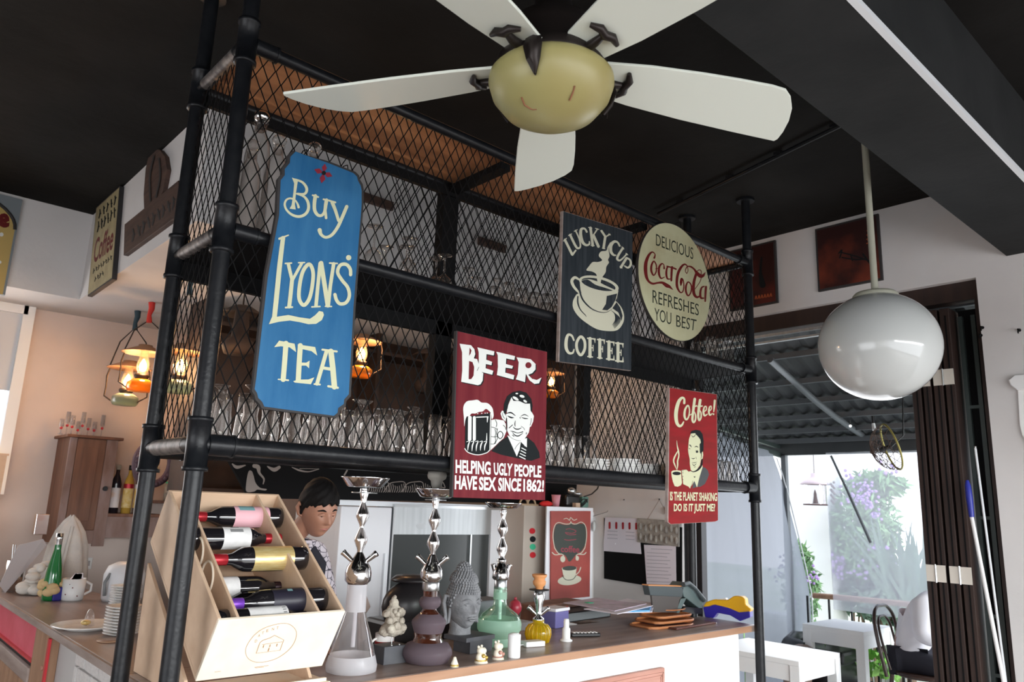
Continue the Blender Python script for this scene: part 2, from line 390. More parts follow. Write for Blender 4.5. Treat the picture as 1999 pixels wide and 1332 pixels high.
# ---------------------------------------------------------------- ceiling conduit
P1, P2, P3 = at(1655, 238, 'z', 3.70), at(1285, 418, 'z', 3.70), at(1683, 248, 'z', 3.66)
cn = thing('ceiling_conduit', 'thin black cable conduit running across the ceiling to the globe lamp', 'conduit', tuple((P1 + P2) / 2))
MB().tube([P2, P2 + (P1 - P2) * .5, P1, P3], .013, 8).build('conduit_pipe', 'black_pipe', cn)
for t in (.15, .45, .7, .95):
    q = P2 + (P1 - P2) * t; MB().cbox(q + Vector((0, 0, .012)), (.035, .05, .018)).build('clip', 'dark_metal', cn)
# ---------------------------------------------------------------- the pipe rack
ZT, ZM, ZB = 3.27, 2.529, 1.766; XW = 3.52; YD = 0.48
rack = thing('pipe_rack', 'tall black pipe shelving rack with diamond wire mesh over the bar counter', 'shelf', (1.76, 0.24, 0))
def post(x, y, r=.029, lean=(0, 0), zt=CZ):
    b = MB(); b.tube([(x + lean[0], y + lean[1], 0.0), (x, y, ZB), (x, y, zt)], r, 18)
    o = b.build('post', 'black_pipe', rack)
    for z in (ZB, ZM, ZT):
        c = MB(); c.lathe([(r, -.09), (r + .0115, -.09), (r + .0115, -.076), (r + .007, -.074), (r + .007, .074), (r + .0115, .076), (r + .0115, .09), (r, .09)], 18, (x, y, z))
        c.build('pipe_coupling', 'black_pipe', o)
    f = MB(); f.cyl((x, y, CZ - .02), (x, y, CZ - .001), .06, n=18); f.build('flange', 'black_pipe', o)
    return o
post(0, 0, .030); post(0, YD, .030); post(XW, 0, .029); post(XW, YD, .029)
def rail(name, p, q, r=.025, m='black_pipe', sleeves=True):
    o = MB().cyl(p, q, r, n=16).build(name, m, rack)
    if sleeves:
        p, q = Vector(p), Vector(q); d = (q - p).normalized()
        for a, b in ((p, 1), (q, -1)):
            s = MB(); s.cyl(a + d * b * .03, a + d * b * .115, r + .006, n=16).cyl(a + d * b * .113, a + d * b * .121, r + .009, n=16); s.build('tee_sleeve', 'black_pipe', o)
    return o
for z, r in ((ZT, .025), (ZM, .025), (ZB, .031)):
    rail('front_rail', (0, 0, z), (XW, 0, z), r)
    rail('rear_rail', (0, YD, z), (XW, YD, z), r)
    a = rail('side_rail', (0, 0, z), (0, YD, z), r * .95, sleeves=False)
    MB().cyl((0, .09, z), (0, YD - .07, z), r * .95 + .0006, n=16, cap=False).build('worn_paint', 'bare_pipe', a)
    rail('side_rail', (XW, 0, z), (XW, YD, z), r * .95, sleeves=False)
# middle supports at the back
for xx, ww in ((1.33, .10), (2.42, .06)):
    MB().box(xx - ww / 2, xx + ww / 2, YD - .03, YD + .03, ZB, ZT).build('rear_upright', 'black_board', rack)
    MB().box(xx - .03, xx + .03, 0.02, YD, ZT - .055, ZT - .02).build('cross_beam', 'black_board', rack)
MB().box(0.03, XW - .03, YD - .045, YD - .02, ZT - .075, ZT - .03).build('rear_batten', 'black_board', rack)
MB().box(0.0, XW, 0.0, YD + .02, ZT + .012, ZT + .03).build('top_board', 'warm_ply', rack)
MB().box(0.02, XW - .02, 0.015, YD, ZM - .02, ZM + .005).build('middle_shelf', 'black_board', rack)
MB().box(0.02, XW - .02, 0.015, YD, ZB - .005, ZB + .018).build('bottom_shelf', 'black_board', rack)
MB().box(0.02, XW - .02, YD - .03, YD - .005, ZM - .09, ZM - .02).build('rear_batten', 'black_board', rack)
# expanded metal: diamonds 52 mm wide and 100 mm high
def mesh_panel(L, z0, z1, fn, w=.052, h=.096, t=.0021):
    """fn(s, z) -> point; zigzag strands that touch side by side"""
    b = MB(); n = int(round(L / w)); w = L / n; m = int(round((z1 - z0) / (h / 2))); hh = (z1 - z0) / m
    ex = (Vector(fn(1, 0)) - Vector(fn(0, 0))).normalized(); nz = Vector((0, 0, 1)); nn = ex.cross(nz)
    for i in range(n + 1):
        for sgn in (-1, 1):
            if (i == 0 and sgn < 0) or (i == n and sgn > 0): continue
            P = []
            for k in range(m + 1):
                s_ = i * w + (sgn * (w / 2 - .0012) if k % 2 else sgn * .0012)
                P.append((s_, z0 + k * hh))
            vs = []
            for s_, z in P:
                c = Vector(fn(s_, z))
                vs += [c - ex * t - nn * t * .6, c + ex * t - nn * t * .6, c + ex * t + nn * t * .6, c - ex * t + nn * t * .6]
            fs = []
            for k in range(m):
                a = k * 4; q = a + 4
                for j in range(4): fs.append((a + j, a + (j + 1) % 4, q + (j + 1) % 4, q + j))
            b.add(vs, fs)
    return b
for z0, z1 in ((ZB + .02, ZM - .015), (ZM + .015, ZT - .015)):
    mesh_panel(XW - .04, z0, z1, lambda s, z: (.02 + s, .006, z)).build('mesh_panel', 'black_wire', rack, kind='stuff')
    mesh_panel(YD - .04, z0, z1, lambda s, z: (0.004, .02 + s, z)).build('mesh_panel', 'black_wire', rack, kind='stuff')
    mesh_panel(YD - .04, z0, z1, lambda s, z: (XW - .004, .02 + s, z)).build('mesh_panel', 'black_wire', rack, kind='stuff')
mesh_panel(XW - 1.02, ZM + .015, ZT - .015, lambda s, z: (1.0 + s, YD + .01, z)).build('mesh_panel', 'black_wire', rack, kind='stuff')
mesh_panel(1.1, ZB + .02, ZM - .015, lambda s, z: (XW - 1.12 + s, YD + .01, z)).build('mesh_panel', 'black_wire', rack, kind='stuff')

# ---------------------------------------------------------------- glassware
GL = 'clear_glass'
def glass_proto(name, prof, label, cat, n=16):
    o = MB().lathe(prof, n).build(name, GL, world=False); OFF[o.name] = Vector((0, 0, 0)); tag(o, label, cat); return o
# profiles (r, z) standing as stored
tall = [(.036, 0), (.036, .004), (.034, .03), (.029, .10), (.026, .15), (.0275, .175), (.020, .176), (.0, .172)]
tumbler = [(.040, 0), (.040, .003), (.034, .085), (.030, .115), (.026, .118), (.0, .108)]
hurricane = [(.033, 0), (.036, .03), (.037, .06), (.026, .10), (.030, .13), (.018, .160), (.008, .168), (.010, .178), (.030, .190), (.031, .193), (.0, .195)]
wine = [(.034, 0), (.040, .035), (.041, .06), (.034, .085), (.012, .105), (.0045, .115), (.004, .185), (.010, .193), (.033, .199), (.034, .201), (.0, .202)]
coupe = [(.046, 0), (.048, .02), (.040, .045), (.012, .062), (.0045, .068), (.004, .130), (.030, .142), (.031, .144), (.0, .145)]
P_tall = glass_proto('tall_glass', tall, 'x', 'glass'); P_tum = glass_proto('tumbler', tumbler, 'x', 'glass')
P_hur = glass_proto('stemmed_beer_glass', hurricane, 'x', 'glass'); P_win = glass_proto('wine_glass', wine, 'x', 'glass'); P_cou = glass_proto('coupe_glass', coupe, 'x', 'glass')
used = set()
def place(proto, loc, label, group, rot=0, scale=None):
    if proto.name in used: o = dup(proto, loc, label, (0, 0, rot), scale=scale)
    else: used.add(proto.name); o = proto; o.location = loc; o['label'] = label; o.rotation_euler = (0, 0, rot); o.scale = scale or (1, 1, 1)
    o['group'] = group; return o
zb = ZB + .018; i = 0; x = .10
while x < 2.05:
    pr = P_hur if i % 7 in (2, 5) else P_tall
    kind = 'stemmed beer glass' if pr is P_hur else 'tall clear glass'
    place(pr, (x, .075 + .01 * math.sin(i * 2.1), zb), f'upturned {kind}, {ORD[i]} from the left in the front row of the bottom shelf', 'upturned glasses on the bottom shelf', i, (1.02, 1.02, .93 + .1 * random.random()))
    x += .083 + .006 * math.sin(i); i += 1
x = .13; i = 0
while x < 2.0:
    pr = P_tall if i % 3 else P_hur
    place(pr, (x, .19, zb), f'upturned clear glass, {ORD[i]} from the left in the second row of the bottom shelf', 'upturned glasses on the bottom shelf', i, (1, 1, 1.1 + .15 * random.random()))
    x += .098; i += 1
x = .18; i = 0
while x < 2.2:
    place(P_hur if i % 2 else P_tall, (x, .33, zb), f'upturned clear glass, {ORD[i]} from the left in the rear row of the bottom shelf', 'upturned glasses on the bottom shelf', i, (1.05, 1.05, 1.3))
    x += .13; i += 1
# stacked plates and bowls to the right of them
def plate_mb(r=.10, h=.016): return MB().lathe([(.0, .004), (r * .55, .004), (r * .62, .0), (r * .7, .004), (r, h), (r + .001, h + .003), (r * .68, .009), (.0, .008)], 24)
P_pla = plate_mb().build('plate', 'white_china', world=False); tag(P_pla, 'x', 'plate')
for s_, (px, py, n) in enumerate(((2.13, .15, 5), (2.36, .13, 6), (2.59, .16, 5), (2.83, .14, 6), (3.06, .15, 4))):
    for k in range(n):
        place(P_pla, (px, py, zb + k * .014), f'white plate, {ORD[k]} from the bottom in the {ORD[s_]} stack on the bottom shelf', 'white plates on the bottom rack shelf')
x = 3.2; i = 0
for px, py in ((3.24, .08), (3.34, .09), (3.43, .1), (3.27, .22), (3.38, .24)):
    place(P_tum, (px, py, zb), f'upturned tumbler at the right end of the bottom shelf, {ORD[i]} from the plates', 'tumblers at the right end of the bottom shelf', 0, (1, 1, 1.2)); i += 1
# middle shelf: wine glasses then tumblers
zm = ZM + .005; i = 0
for px, py, pr, sc in ((.50, .10, P_win, 1.), (.60, .2, P_cou, 1.1), (.66, .08, P_win, 1.05), (.77, .16, P_cou, 1.15), (.83, .07, P_win, 1.0), (.92, .22, P_win, 1.1), (.99, .08, P_cou, 1.05),
                      (1.08, .14, P_win, 1.0), (1.17, .07, P_cou, 1.0), (1.26, .12, P_cou, .9), (1.34, .06, P_cou, .9)):
    place(pr, (px, py, zm), f'upturned {"wine glass" if pr is P_win else "coupe glass"} on the middle shelf, {ORD[i]} from the left', 'stemmed glasses upside down on the middle shelf', i, (sc,) * 3); i += 1
i = 0
for k in range(12):
    for py in (.07, .17):
        px = 1.42 + k * .088
        if px > 2.45: continue
        place(P_tum, (px, py, zm), f'middle shelf tumbler, {ORD[k]} in the {"front" if py < .1 else "second"} row right of the stemmed glasses', 'tumblers on the middle shelf', 0, (.95, .95, 1.0 + .1 * ((k * 7) % 3 == 0)))
for i, (px, py) in enumerate(((2.78, .1), (2.88, .12), (3.2, .09), (3.29, .13), (3.38, .08), (3.25, .24), (3.41, .22))):
    place(P_tum, (px, py, zm), f'upturned tumbler at the right end of the middle shelf, {ORD[i]} from the left', 'tumblers at the right end of the middle shelf', 0, (1.05, 1.05, 1.5))
# folded white boxes/napkins seen under the round sign
for i, (px, w_) in enumerate(((2.30, .10), (2.43, .09), (2.54, .08))):
    nb = thing('white_box', f'small white box below the round cream sign, {ORD[i]} from the left', 'box', (px, .2, zm), group='white boxes on the middle shelf')
    MB().box(px - w_ / 2, px + w_ / 2, .15, .25, zm, zm + .07).build('carton', 'appliance_white', nb, bevel=.003)
    MB().box(px - w_ / 2 - .002, px + w_ / 2 + .002, .148, .252, zm + .055, zm + .072).build('lid', 'white_china', nb)
# tall decanters at the left end of the middle shelf
dec = [(.0, 0), (.055, .002), (.058, .02), (.050, .20), (.047, .34), (.040, .40), (.022, .44), (.021, .47), (.027, .485)]
for i, (px, py, sc) in enumerate(((.14, .13, 1.05), (.26, .22, 1.0), (.37, .12, .95), (.20, .34, 1.0))):
    d_ = thing('glass_decanter', f'tall stoppered glass decanter on the middle shelf, {ORD[i]} from the left post', 'decanter', (px, py, zm), group='decanters on the middle shelf')
    MB().lathe([(r * sc, z * sc + zm) for r, z in dec], 20, (px, py, 0)).build('bottle_body', GL, d_)
    MB().ball((px, py, zm + .51 * sc), .030 * sc, 8, (1, 1, .8)).cyl((px, py, zm + .45 * sc), (px, py, zm + .49 * sc), .016, n=12).build('stopper', 'chrome' if i == 0 else GL, d_)
# ---------------------------------------------------------------- painted signs hung on the front of the rack
mat('sign_blue', (0.016, 0.115, 0.27), 0.6, c2=(0.034, 0.155, 0.32), scale=5, stretch=(3, 1, .6), bump=.1, bscale=60, spec=.25)
mat('sign_cream', (0.62, 0.63, 0.42), 0.6, spec=.2); mat('sign_edge', (0.035, 0.032, 0.032), 0.7)
mat('sign_crimson', (0.13, 0.010, 0.018), 0.6, spec=.2, c2=(0.175, 0.022, 0.028), scale=4, stretch=(6, 1, .4))
mat('sign_white', (0.74, 0.76, 0.73), 0.5); mat('sign_black', (0.010, 0.013, 0.014), 0.7, spec=.2)
mat('sign_slate', (0.016, 0.021, 0.026), 0.7, spec=.2, c2=(0.042, 0.050, 0.058), scale=9, stretch=(6, 1, .3), lo=.35, hi=.8)
mat('sign_ivory', (0.48, 0.48, 0.31), 0.5, c2=(0.40, 0.37, 0.22), scale=4); mat('sign_ivory_print', (0.55, 0.54, 0.42), .5)
mat('sign_maroon', (0.13, 0.006, 0.006), 0.45); mat('sign_ink', (0.02, 0.028, 0.018), 0.5)
mat('sign_red', (0.27, 0.011, 0.015), 0.6, spec=.2, c2=(0.20, 0.014, 0.014), scale=6, stretch=(.6, 1, 4)); mat('petal_red', (0.26, 0.02, 0.04), .5)
mat('sign_charcoal', (0.05, 0.055, 0.06), 0.5)
YS = -0.062
def fn_y(val): return lambda u, v, l: at(u, v, 'y', val - l)
def sign(label, px, parts=None, m='sign_blue', name='hanging_sign', th=.018, y=YS):
    """board outlined by its corners, hung on the rack face"""
    P = [at(u, v, 'y', y) for u, v in px]
    c = sum(P, Vector()) / len(P)
    t = thing(name, label, 'sign', (c.x, y, min(p.z for p in P)))
    MB().prism(P, (0, th, 0)).build('board', m, t)
    return t
# 1: blue tall sign
oct_ = [(577, 296), (596, 303), (640, 318), (690, 338), (697, 345), (699, 353), (704, 362), (706, 372), (706, 390), (706, 400), (690, 600), (681, 770), (672, 780), (671, 789), (660, 797), (659, 806), (652, 812), (560, 800), (516, 794), (512, 785), (504, 777), (502, 768), (497, 760), (500, 740), (523, 540), (545, 420), (548, 352), (556, 342), (556, 330), (566, 318), (567, 306)]
grow = lambda pts, k: [(u + (k if u > 602 else -k * 1.3), v + (k if v > 560 else -k * .6)) for u, v in pts]
t1 = sign('tall blue wooden sign with cream letters reading Buy Lyons Tea and a red flower', grow(oct_, 4), m='sign_edge')
A = Art(fn_y(YS))
A.frame(0, 0, 1); b = MB(); A.poly(b, oct_, .0008); b.build('painted_face', 'sign_blue', t1)
b = MB(); A.frame(500, 280, 6.66)
S = lambda pts, w, **k: A.stroke(b, pts, w, .0016, **k)
A.poly(b, [(465, 445), (545, 472), (522, 620), (503, 790), (515, 860), (435, 850), (462, 800), (485, 640), (495, 520)], .0016)
S([(510, 470), (600, 505), (652, 570), (655, 625), (620, 660), (540, 655)], [24, 30, 36, 36, 32, 26])
S([(530, 655), (620, 690), (672, 760), (680, 850), (640, 920), (560, 952), (470, 930), (400, 870), (372, 800), (390, 740), (440, 715), (500, 735), (535, 780), (552, 830)], [24, 30, 36, 38, 38, 36, 32, 28, 28, 26, 24, 22, 24, 32])
S([(770, 685), (758, 780), (762, 870), (800, 930), (850, 938), (890, 890), (905, 800), (915, 740)], [48, 46, 44, 40, 36, 40, 46, 48])
S([(735, 675), (808, 698)], 22); S([(876, 728), (958, 745)], 22); S([(900, 880), (910, 970)], [34, 34])
S([(990, 770), (1030, 870), (1072, 1005)], [46, 42, 38]); S([(958, 748), (1030, 768)], 24)
S([(1178, 822), (1120, 960), (1060, 1090), (985, 1190), (905, 1222), (845, 1185), (826, 1130)], [44, 44, 42, 40, 36, 40, 56])
A.frame(500, 450, 6.66)
S([(350, 100), (310, 420), (272, 800), (238, 1130)], [56, 62, 64, 62]); S([(302, 108), (420, 62)], [30, 16])
A.poly(b, [(165, 1220), (205, 1128), (275, 1122), (420, 1100), (560, 1130), (700, 1150), (765, 1105), (820, 1048), (870, 1060), (882, 1100), (855, 1165), (780, 1215), (680, 1220), (560, 1192), (440, 1172), (300, 1188)], .0018)
S([(420, 440), (442, 540), (468, 645)], 44); S([(592, 430), (530, 540), (470, 650)], 38); S([(468, 640), (448, 830), (430, 990)], 52)
S([(380, 430), (460, 425)], 20); S([(552, 420), (630, 418)], 18); S([(385, 1003), (470, 998)], 24)
S([(690, 440), (740, 540), (730, 720), (690, 890), (620, 972), (560, 890), (565, 720), (610, 530)], 48, closed=True)
S([(832, 430), (805, 700), (778, 980)], 46, curve=False); S([(845, 425), (895, 740), (932, 975)], 58, curve=False); S([(1008, 435), (965, 720), (938, 980)], 46, curve=False)
S([(955, 425), (1055, 430)], 20); S([(725, 995), (830, 990)], 20); S([(900, 988), (980, 990)], 18)
S([(1228, 575), (1222, 500), (1170, 442), (1092, 455), (1060, 545), (1115, 645), (1190, 740), (1212, 850), (1170, 938), (1092, 955), (1045, 905), (1025, 835)], 44)
A.disc(b, (1203, 355), 35, .0017)
A.frame(500, 630, 6.66)
S([(388, 270), (372, 500), (352, 740)], 66, curve=False); A.poly(b, [(235, 320), (300, 235), (500, 275), (520, 385), (435, 322), (320, 308)], .0018); S([(288, 738), (418, 750)], [16, 22])
S([(575, 300), (560, 520), (548, 750)], 66, curve=False); A.poly(b, [(535, 285), (768, 318), (795, 430), (720, 372), (600, 345)], .0018); A.poly(b, [(590, 520), (650, 522), (695, 495), (688, 595), (650, 560), (590, 560)], .0018)
A.poly(b, [(482, 762), (550, 742), (680, 740), (757, 712), (712, 802), (500, 780)], .0018)
S([(915, 375), (850, 600), (792, 795)], 50, curve=False); S([(972, 375), (998, 600), (1018, 835)], 72, curve=False); S([(870, 590), (985, 608)], 40); S([(862, 352), (1048, 376)], 26); S([(757, 800), (830, 806)], 22); S([(938, 828), (1062, 848)], 28)
b.build('cream_lettering', 'sign_cream', t1)
b = MB(); A.frame(500, 280, 6.66)
for tip, wd in (((895, 262), 34), ((992, 428), 36), ((850, 520), 38), ((755, 338), 36)):
    c = (878, 385); dx, dy = tip[0] - c[0], tip[1] - c[1]; L = math.hypot(dx, dy); nx, ny = -dy / L * wd, dx / L * wd
    A.poly(b, [c, (c[0] + dx * .55 + nx, c[1] + dy * .55 + ny), tip, (c[0] + dx * .55 - nx, c[1] + dy * .55 - ny)], .0018)
fl = b.build('red_flower', 'petal_red', t1)
b = MB(); A.disc(b, (880, 385), 28, .0024); b.build('flower_eye', 'sign_black', fl)

# 2: BEER sign
t2 = sign('crimson wooden beer sign with a smiling man raising a frothy mug', [(891, 646), (1068, 687), (1064, 977), (882, 971)], m='sign_edge')
b = MB(); A.frame(0, 0, 1); A.poly(b, [(893.5, 647), (1068, 687.5), (1064, 977), (885, 971.5)], .0008); b.build('painted_face', 'sign_crimson', t2)
w_, k_, r_ = MB(), MB(), MB()
A.frame(875, 640, 8.325)
Ls = [[(185, 260), (370, 285), (425, 350), (440, 430), (415, 500), (470, 510), (500, 600), (500, 690), (570, 740), (560, 860), (525, 920), (480, 935), (210, 880), (228, 700), (225, 400)],
      [(475, 320), (750, 385), (740, 450), (622, 430), (617, 520), (712, 555), (702, 610), (612, 590), (608, 660), (732, 700), (715, 765), (470, 700), (498, 640), (495, 400)],
      [(780, 390), (1085, 462), (1075, 525), (942, 500), (937, 590), (1052, 622), (1040, 665), (932, 650), (927, 730), (1075, 772), (1060, 842), (790, 770), (808, 640), (805, 450)],
      [(1110, 480), (1340, 512), (1420, 590), (1418, 680), (1365, 740), (1300, 765), (1360, 830), (1440, 850), (1515, 810), (1475, 905), (1400, 915), (1320, 855), (1262, 745), (1247, 885), (1100, 840), (1132, 750), (1145, 560)]]
for L_ in Ls: A.poly(k_, L_, .0012, shift=(16, 18)); A.poly(w_, L_, .0016)
for h in ([(350, 322), (378, 372), (365, 420), (340, 460)], [(340, 540), (395, 560), (422, 640), (412, 780), (375, 835), (332, 838)]): A.poly(r_, h, .0022)
A.disc(r_, (1303, 610), 50, .0022)
A.stroke(k_, [(470, 700), (498, 640)], 6, .0024)
A.frame(875, 750, 8.325)
A.poly(k_, [(960, 855), (850, 930), (700, 1090), (860, 1150), (1130, 1210), (1350, 1250), (1490, 1200), (1480, 1110), (1400, 960), (1280, 860)], .0012)
A.poly(w_, [(960, 835), (1115, 1180), (1150, 1090), (1250, 1010), (1278, 1030), (1280, 880), (1180, 900)], .0016)
A.poly(k_, [(1180, 940), (1240, 1000), (1265, 1100), (1252, 1235), (1145, 1185), (1165, 1040)], .0019)
for i in range(4): A.stroke(w_, [(1195 - 12 * i, 1040 + 45 * i), (1262 - 4 * i, 1075 + 48 * i)], 15, .0024)
A.poly(w_, [(950, 480), (965, 370), (1030, 210), (1100, 170), (1250, 200), (1330, 300), (1345, 430), (1392, 520), (1380, 610), (1345, 690), (1325, 700), (1310, 790), (1250, 880), (1180, 930), (1090, 910), (1000, 850), (955, 750), (945, 600)], .0020)
A.poly(w_, [(910, 445), (875, 430), (850, 480), (875, 560), (930, 610), (950, 500)], .0018)
A.poly(k_, [(900, 460), (905, 330), (955, 200), (1050, 130), (1160, 108), (1270, 140), (1350, 240), (1372, 350), (1360, 470), (1338, 430), (1330, 320), (1250, 320), (1150, 275), (1060, 275), (1030, 215), (985, 290), (965, 400), (935, 470), (940, 520)], .0024)
A.disc(w_, (1115, 155), 22, .0028, 12); A.disc(w_, (1200, 200), 42, .0028, 22, .3); A.disc(w_, (1250, 280), 34, .0028, 18, .6); A.disc(w_, (1095, 235), 55, .0028, 22, .55)
K = lambda pts, w, **q: A.stroke(k_, pts, w, .0026, **q)
K([(950, 478), (1020, 466), (1092, 515)], [10, 22, 8]); K([(1178, 525), (1240, 498), (1302, 525)], [6, 14, 6]); K([(970, 520), (1020, 545), (1065, 548)], [10, 26, 8]); K([(1165, 545), (1172, 555)], 12)
K([(1195, 545), (1245, 560), (1295, 562)], [8, 18, 8]); K([(1092, 600), (1083, 650), (1090, 690)], [8, 14, 8]); K([(1058, 700), (1090, 728), (1140, 735), (1188, 712)], [8, 16, 16, 8]); K([(1045, 665), (990, 715)], 12)
K([(1185, 685), (1230, 720), (1240, 748)], 7); K([(1008, 762), (1060, 775), (1130, 795), (1212, 778)], [6, 14, 10, 16]); K([(1045, 785), (1080, 830), (1140, 845), (1212, 800)], [6, 16, 18, 8]); K([(1045, 830), (1070, 852)], 12)
K([(970, 830), (1050, 890), (1130, 918), (1180, 925)], 5); K([(1272, 790), (1268, 815)], 12); K([(1350, 560), (1345, 620), (1330, 670)], 8); K([(880, 470), (890, 520), (915, 560)], 8); K([(948, 560), (955, 700), (950, 770)], [16, 12, 8])
K([(1165, 950), (1110, 1010), (1085, 1060)], 7)
A.poly(w_, [(700, 585), (770, 572), (900, 592), (935, 650), (945, 770), (900, 880), (830, 940), (760, 1010), (670, 1092), (690, 900)], .0018)
K([(845, 770), (885, 800), (885, 850), (845, 890), (805, 850), (810, 800)], 13, closed=True)
for q in ([(705, 700), (760, 715), (790, 735)], [(700, 855), (760, 862), (790, 850)], [(690, 975), (740, 975), (775, 960)], [(765, 580), (790, 640), (780, 700)], [(760, 735), (775, 800), (760, 855)], [(765, 870), (770, 930), (745, 975)], [(895, 670), (930, 705), (935, 740)], [(800, 725), (790, 800), (800, 880), (770, 950)]): K(q, 9)
A.poly(k_, [(280, 560), (310, 530), (690, 470), (700, 600), (690, 1075), (620, 1135), (480, 1160), (340, 1130), (275, 1060), (272, 900)], .0020)
A.poly(w_, [(245, 380), (300, 285), (400, 265), (480, 258), (540, 300), (640, 312), (715, 385), (735, 470), (735, 530), (708, 570), (695, 480), (655, 430), (610, 405), (560, 445), (500, 455), (440, 480), (380, 480), (340, 525), (300, 530), (275, 600), (262, 690), (255, 560)], .0024, smooth=True)
mg = lambda pts, w, **q: A.stroke(w_, pts, w, .0025, **q)
mg([(352, 545), (348, 900)], 58); mg([(425, 545), (424, 900)], 48); mg([(460, 540), (648, 532)], 16); mg([(640, 540), (634, 620)], [26, 10]); mg([(690, 480), (682, 780), (676, 1080)], 13); mg([(268, 1050), (330, 1115), (480, 1152), (620, 1120), (672, 1075)], 14)
mg([(628, 800), (625, 910)], [6, 18])
for i in range(5): mg([(300 + 70 * i, 940), (345 + 70 * i, 930), (325 + 68 * i, 1000), (318 + 68 * i, 1080 + 10 * (i in (1, 2)))], [8, 12, 22, 6])
for x_ in (480, 545, 600, 635): A.disc(w_, (x_, 480 - (x_ - 480) * .05), 9, .0026)
A.frame(875, 880, 8.325)
tx = lambda s, q: A.text(w_, s, q, .0016, .035)
tx('HELPING', [(120, 145), (690, 180), (690, 398), (120, 368)]); tx('UGLY', [(738, 195), (1050, 212), (1030, 415), (745, 400)]); tx('PEOPLE', [(1075, 220), (1515, 245), (1512, 442), (1078, 420)])
tx('HAVE', [(108, 400), (472, 418), (465, 640), (104, 632)]); tx('SEX', [(500, 425), (782, 432), (778, 660), (500, 645)]); tx('SINCE', [(815, 438), (1190, 452), (1178, 668), (812, 660)]); tx('1862!', [(1222, 455), (1560, 478), (1552, 672), (1220, 668)])
k_.build('black_paint', 'sign_black', t2); w_.build('white_paint', 'sign_white', t2); r_.build('letter_counter', 'sign_crimson', t2)

# 3: LUCKY CUP COFFEE
t3 = sign('dark slate-coloured wooden sign with a steaming cup on a saucer', [(1098.5, 412), (1235, 454), (1232, 724), (1090, 706)], m='grey_wood')
b = MB(); A.frame(0, 0, 1); A.poly(b, [(1100, 413), (1235, 454.5), (1232, 723.5), (1092, 706)], .0008); b.build('painted_face', 'sign_slate', t3)
w_, k_ = MB(), MB(); A.frame(1080, 400, 8.325); S = lambda pts, w, **k: A.stroke(w_, pts, w, .0016, **k)
S([(190, 570), (250, 690), (308, 808)], 40, curve=False); S([(312, 812), (365, 742)], [34, 26]); S([(168, 588), (214, 545)], 16)
S([(275, 490), (350, 645), (395, 705), (440, 680), (425, 560), (362, 418)], [38, 38, 34, 26, 24, 24]); S([(250, 500), (300, 472)], 14); S([(342, 432), (390, 405)], 14)
S([(545, 440), (510, 388), (455, 400), (447, 500), (480, 610), (535, 655), (585, 640), (588, 600)], [30, 30, 42, 50, 46, 36, 28, 20])
S([(605, 375), (642, 660)], 42); S([(718, 395), (645, 505)], 22); S([(655, 500), (735, 678)], 44); S([(575, 368), (628, 380)], 14); S([(685, 382), (742, 400)], 12); S([(612, 660), (668, 664)], 12)
S([(785, 425), (848, 520)], 34); S([(918, 480), (850, 522)], 22); S([(846, 520), (818, 700)], 40); S([(770, 418), (800, 425)], 12); S([(900, 470), (930, 492)], 10); S([(795, 706), (840, 716)], 12)
S([(1080, 668), (1042, 608), (985, 602), (938, 665), (938, 760), (980, 815), (1015, 820)], [30, 30, 44, 50, 46, 34, 20])
S([(1130, 705), (1060, 815), (1040, 880), (1080, 905), (1135, 865), (1195, 800)], [36, 38, 36, 28, 24, 24]); S([(1115, 682), (1150, 720)], 12); S([(1180, 788), (1212, 815)], 12)
S([(1190, 868), (1100, 1015)], 40); S([(1195, 862), (1250, 900), (1258, 975), (1215, 1022), (1160, 995)], [26, 30, 38, 30, 22]); S([(1085, 1000), (1120, 1030)], 12)
A.poly(w_, [(938, 600), (885, 680), (862, 745), (775, 760), (740, 830), (795, 900), (725, 930), (640, 932), (580, 1000), (540, 1065), (630, 1085), (700, 1130), (715, 1230), (755, 1315), (790, 1190), (850, 1100), (862, 1010), (905, 940), (890, 895), (915, 830), (900, 720)], .0026, smooth=True)
A.frame(1080, 560, 8.325)
S([(415, -120), (350, -150), (302, -95), (330, -10), (385, 60), (430, 110)], [30, 44, 48, 44, 36, 20])
A.poly(w_, [(410, 110), (350, 170), (318, 250), (325, 350), (400, 470), (520, 575), (700, 685), (880, 720), (1040, 705), (1130, 600), (1152, 480), (1115, 350), (1025, 240), (900, 180), (600, 120)], .0014, smooth=True)
A.stroke(k_, [(400, 160), (400, 260), (440, 370), (520, 460), (540, 490)], [22, 26, 18, 12, 4], .0018)
A.poly(k_, [(960, 350), (1030, 250), (1090, 340), (1128, 470), (1110, 560), (1060, 420)], .0018)
for i in range(7):
    q = i * 42; A.stroke(k_, [(940 + i * 6, 385 + i * 4), (1000 + i * 13, 440 + i * 10), (1010 + i * 12, 540 + i * 6), (960 + i * 6, 620 + i * 10)][::1], [4, 15 - i, 15 - i, 4], .0019)
A.stroke(k_, [(425, 60), (480, 210), (600, 340), (730, 405), (860, 415), (960, 360)], [26, 26, 20, 14, 10, 6], .0020)
A.poly(w_, [(432, -60), (445, 60), (480, 180), (560, 290), (680, 370), (800, 395), (900, 375), (980, 290), (1035, 180), (1060, 60), (900, 40), (650, -20)], .0022)
A.poly(k_, [(870, 150), (1040, 110), (1010, 220), (950, 330), (880, 385), (795, 375), (855, 280)], .0024)
A.poly(k_, [(440, 10), (560, 60), (680, 110), (665, 75), (560, 25), (450, -30)], .0024)
A.disc(w_, (742, -40), 330, .0023, 125, .24, 30); A.disc(k_, (735, -38), 285, .0025, 88, .24, 30)
A.stroke(w_, [(440, -95), (560, -120), (700, -60), (850, 0), (1000, 60)], [8, 8, 60, 36, 20], .0026)
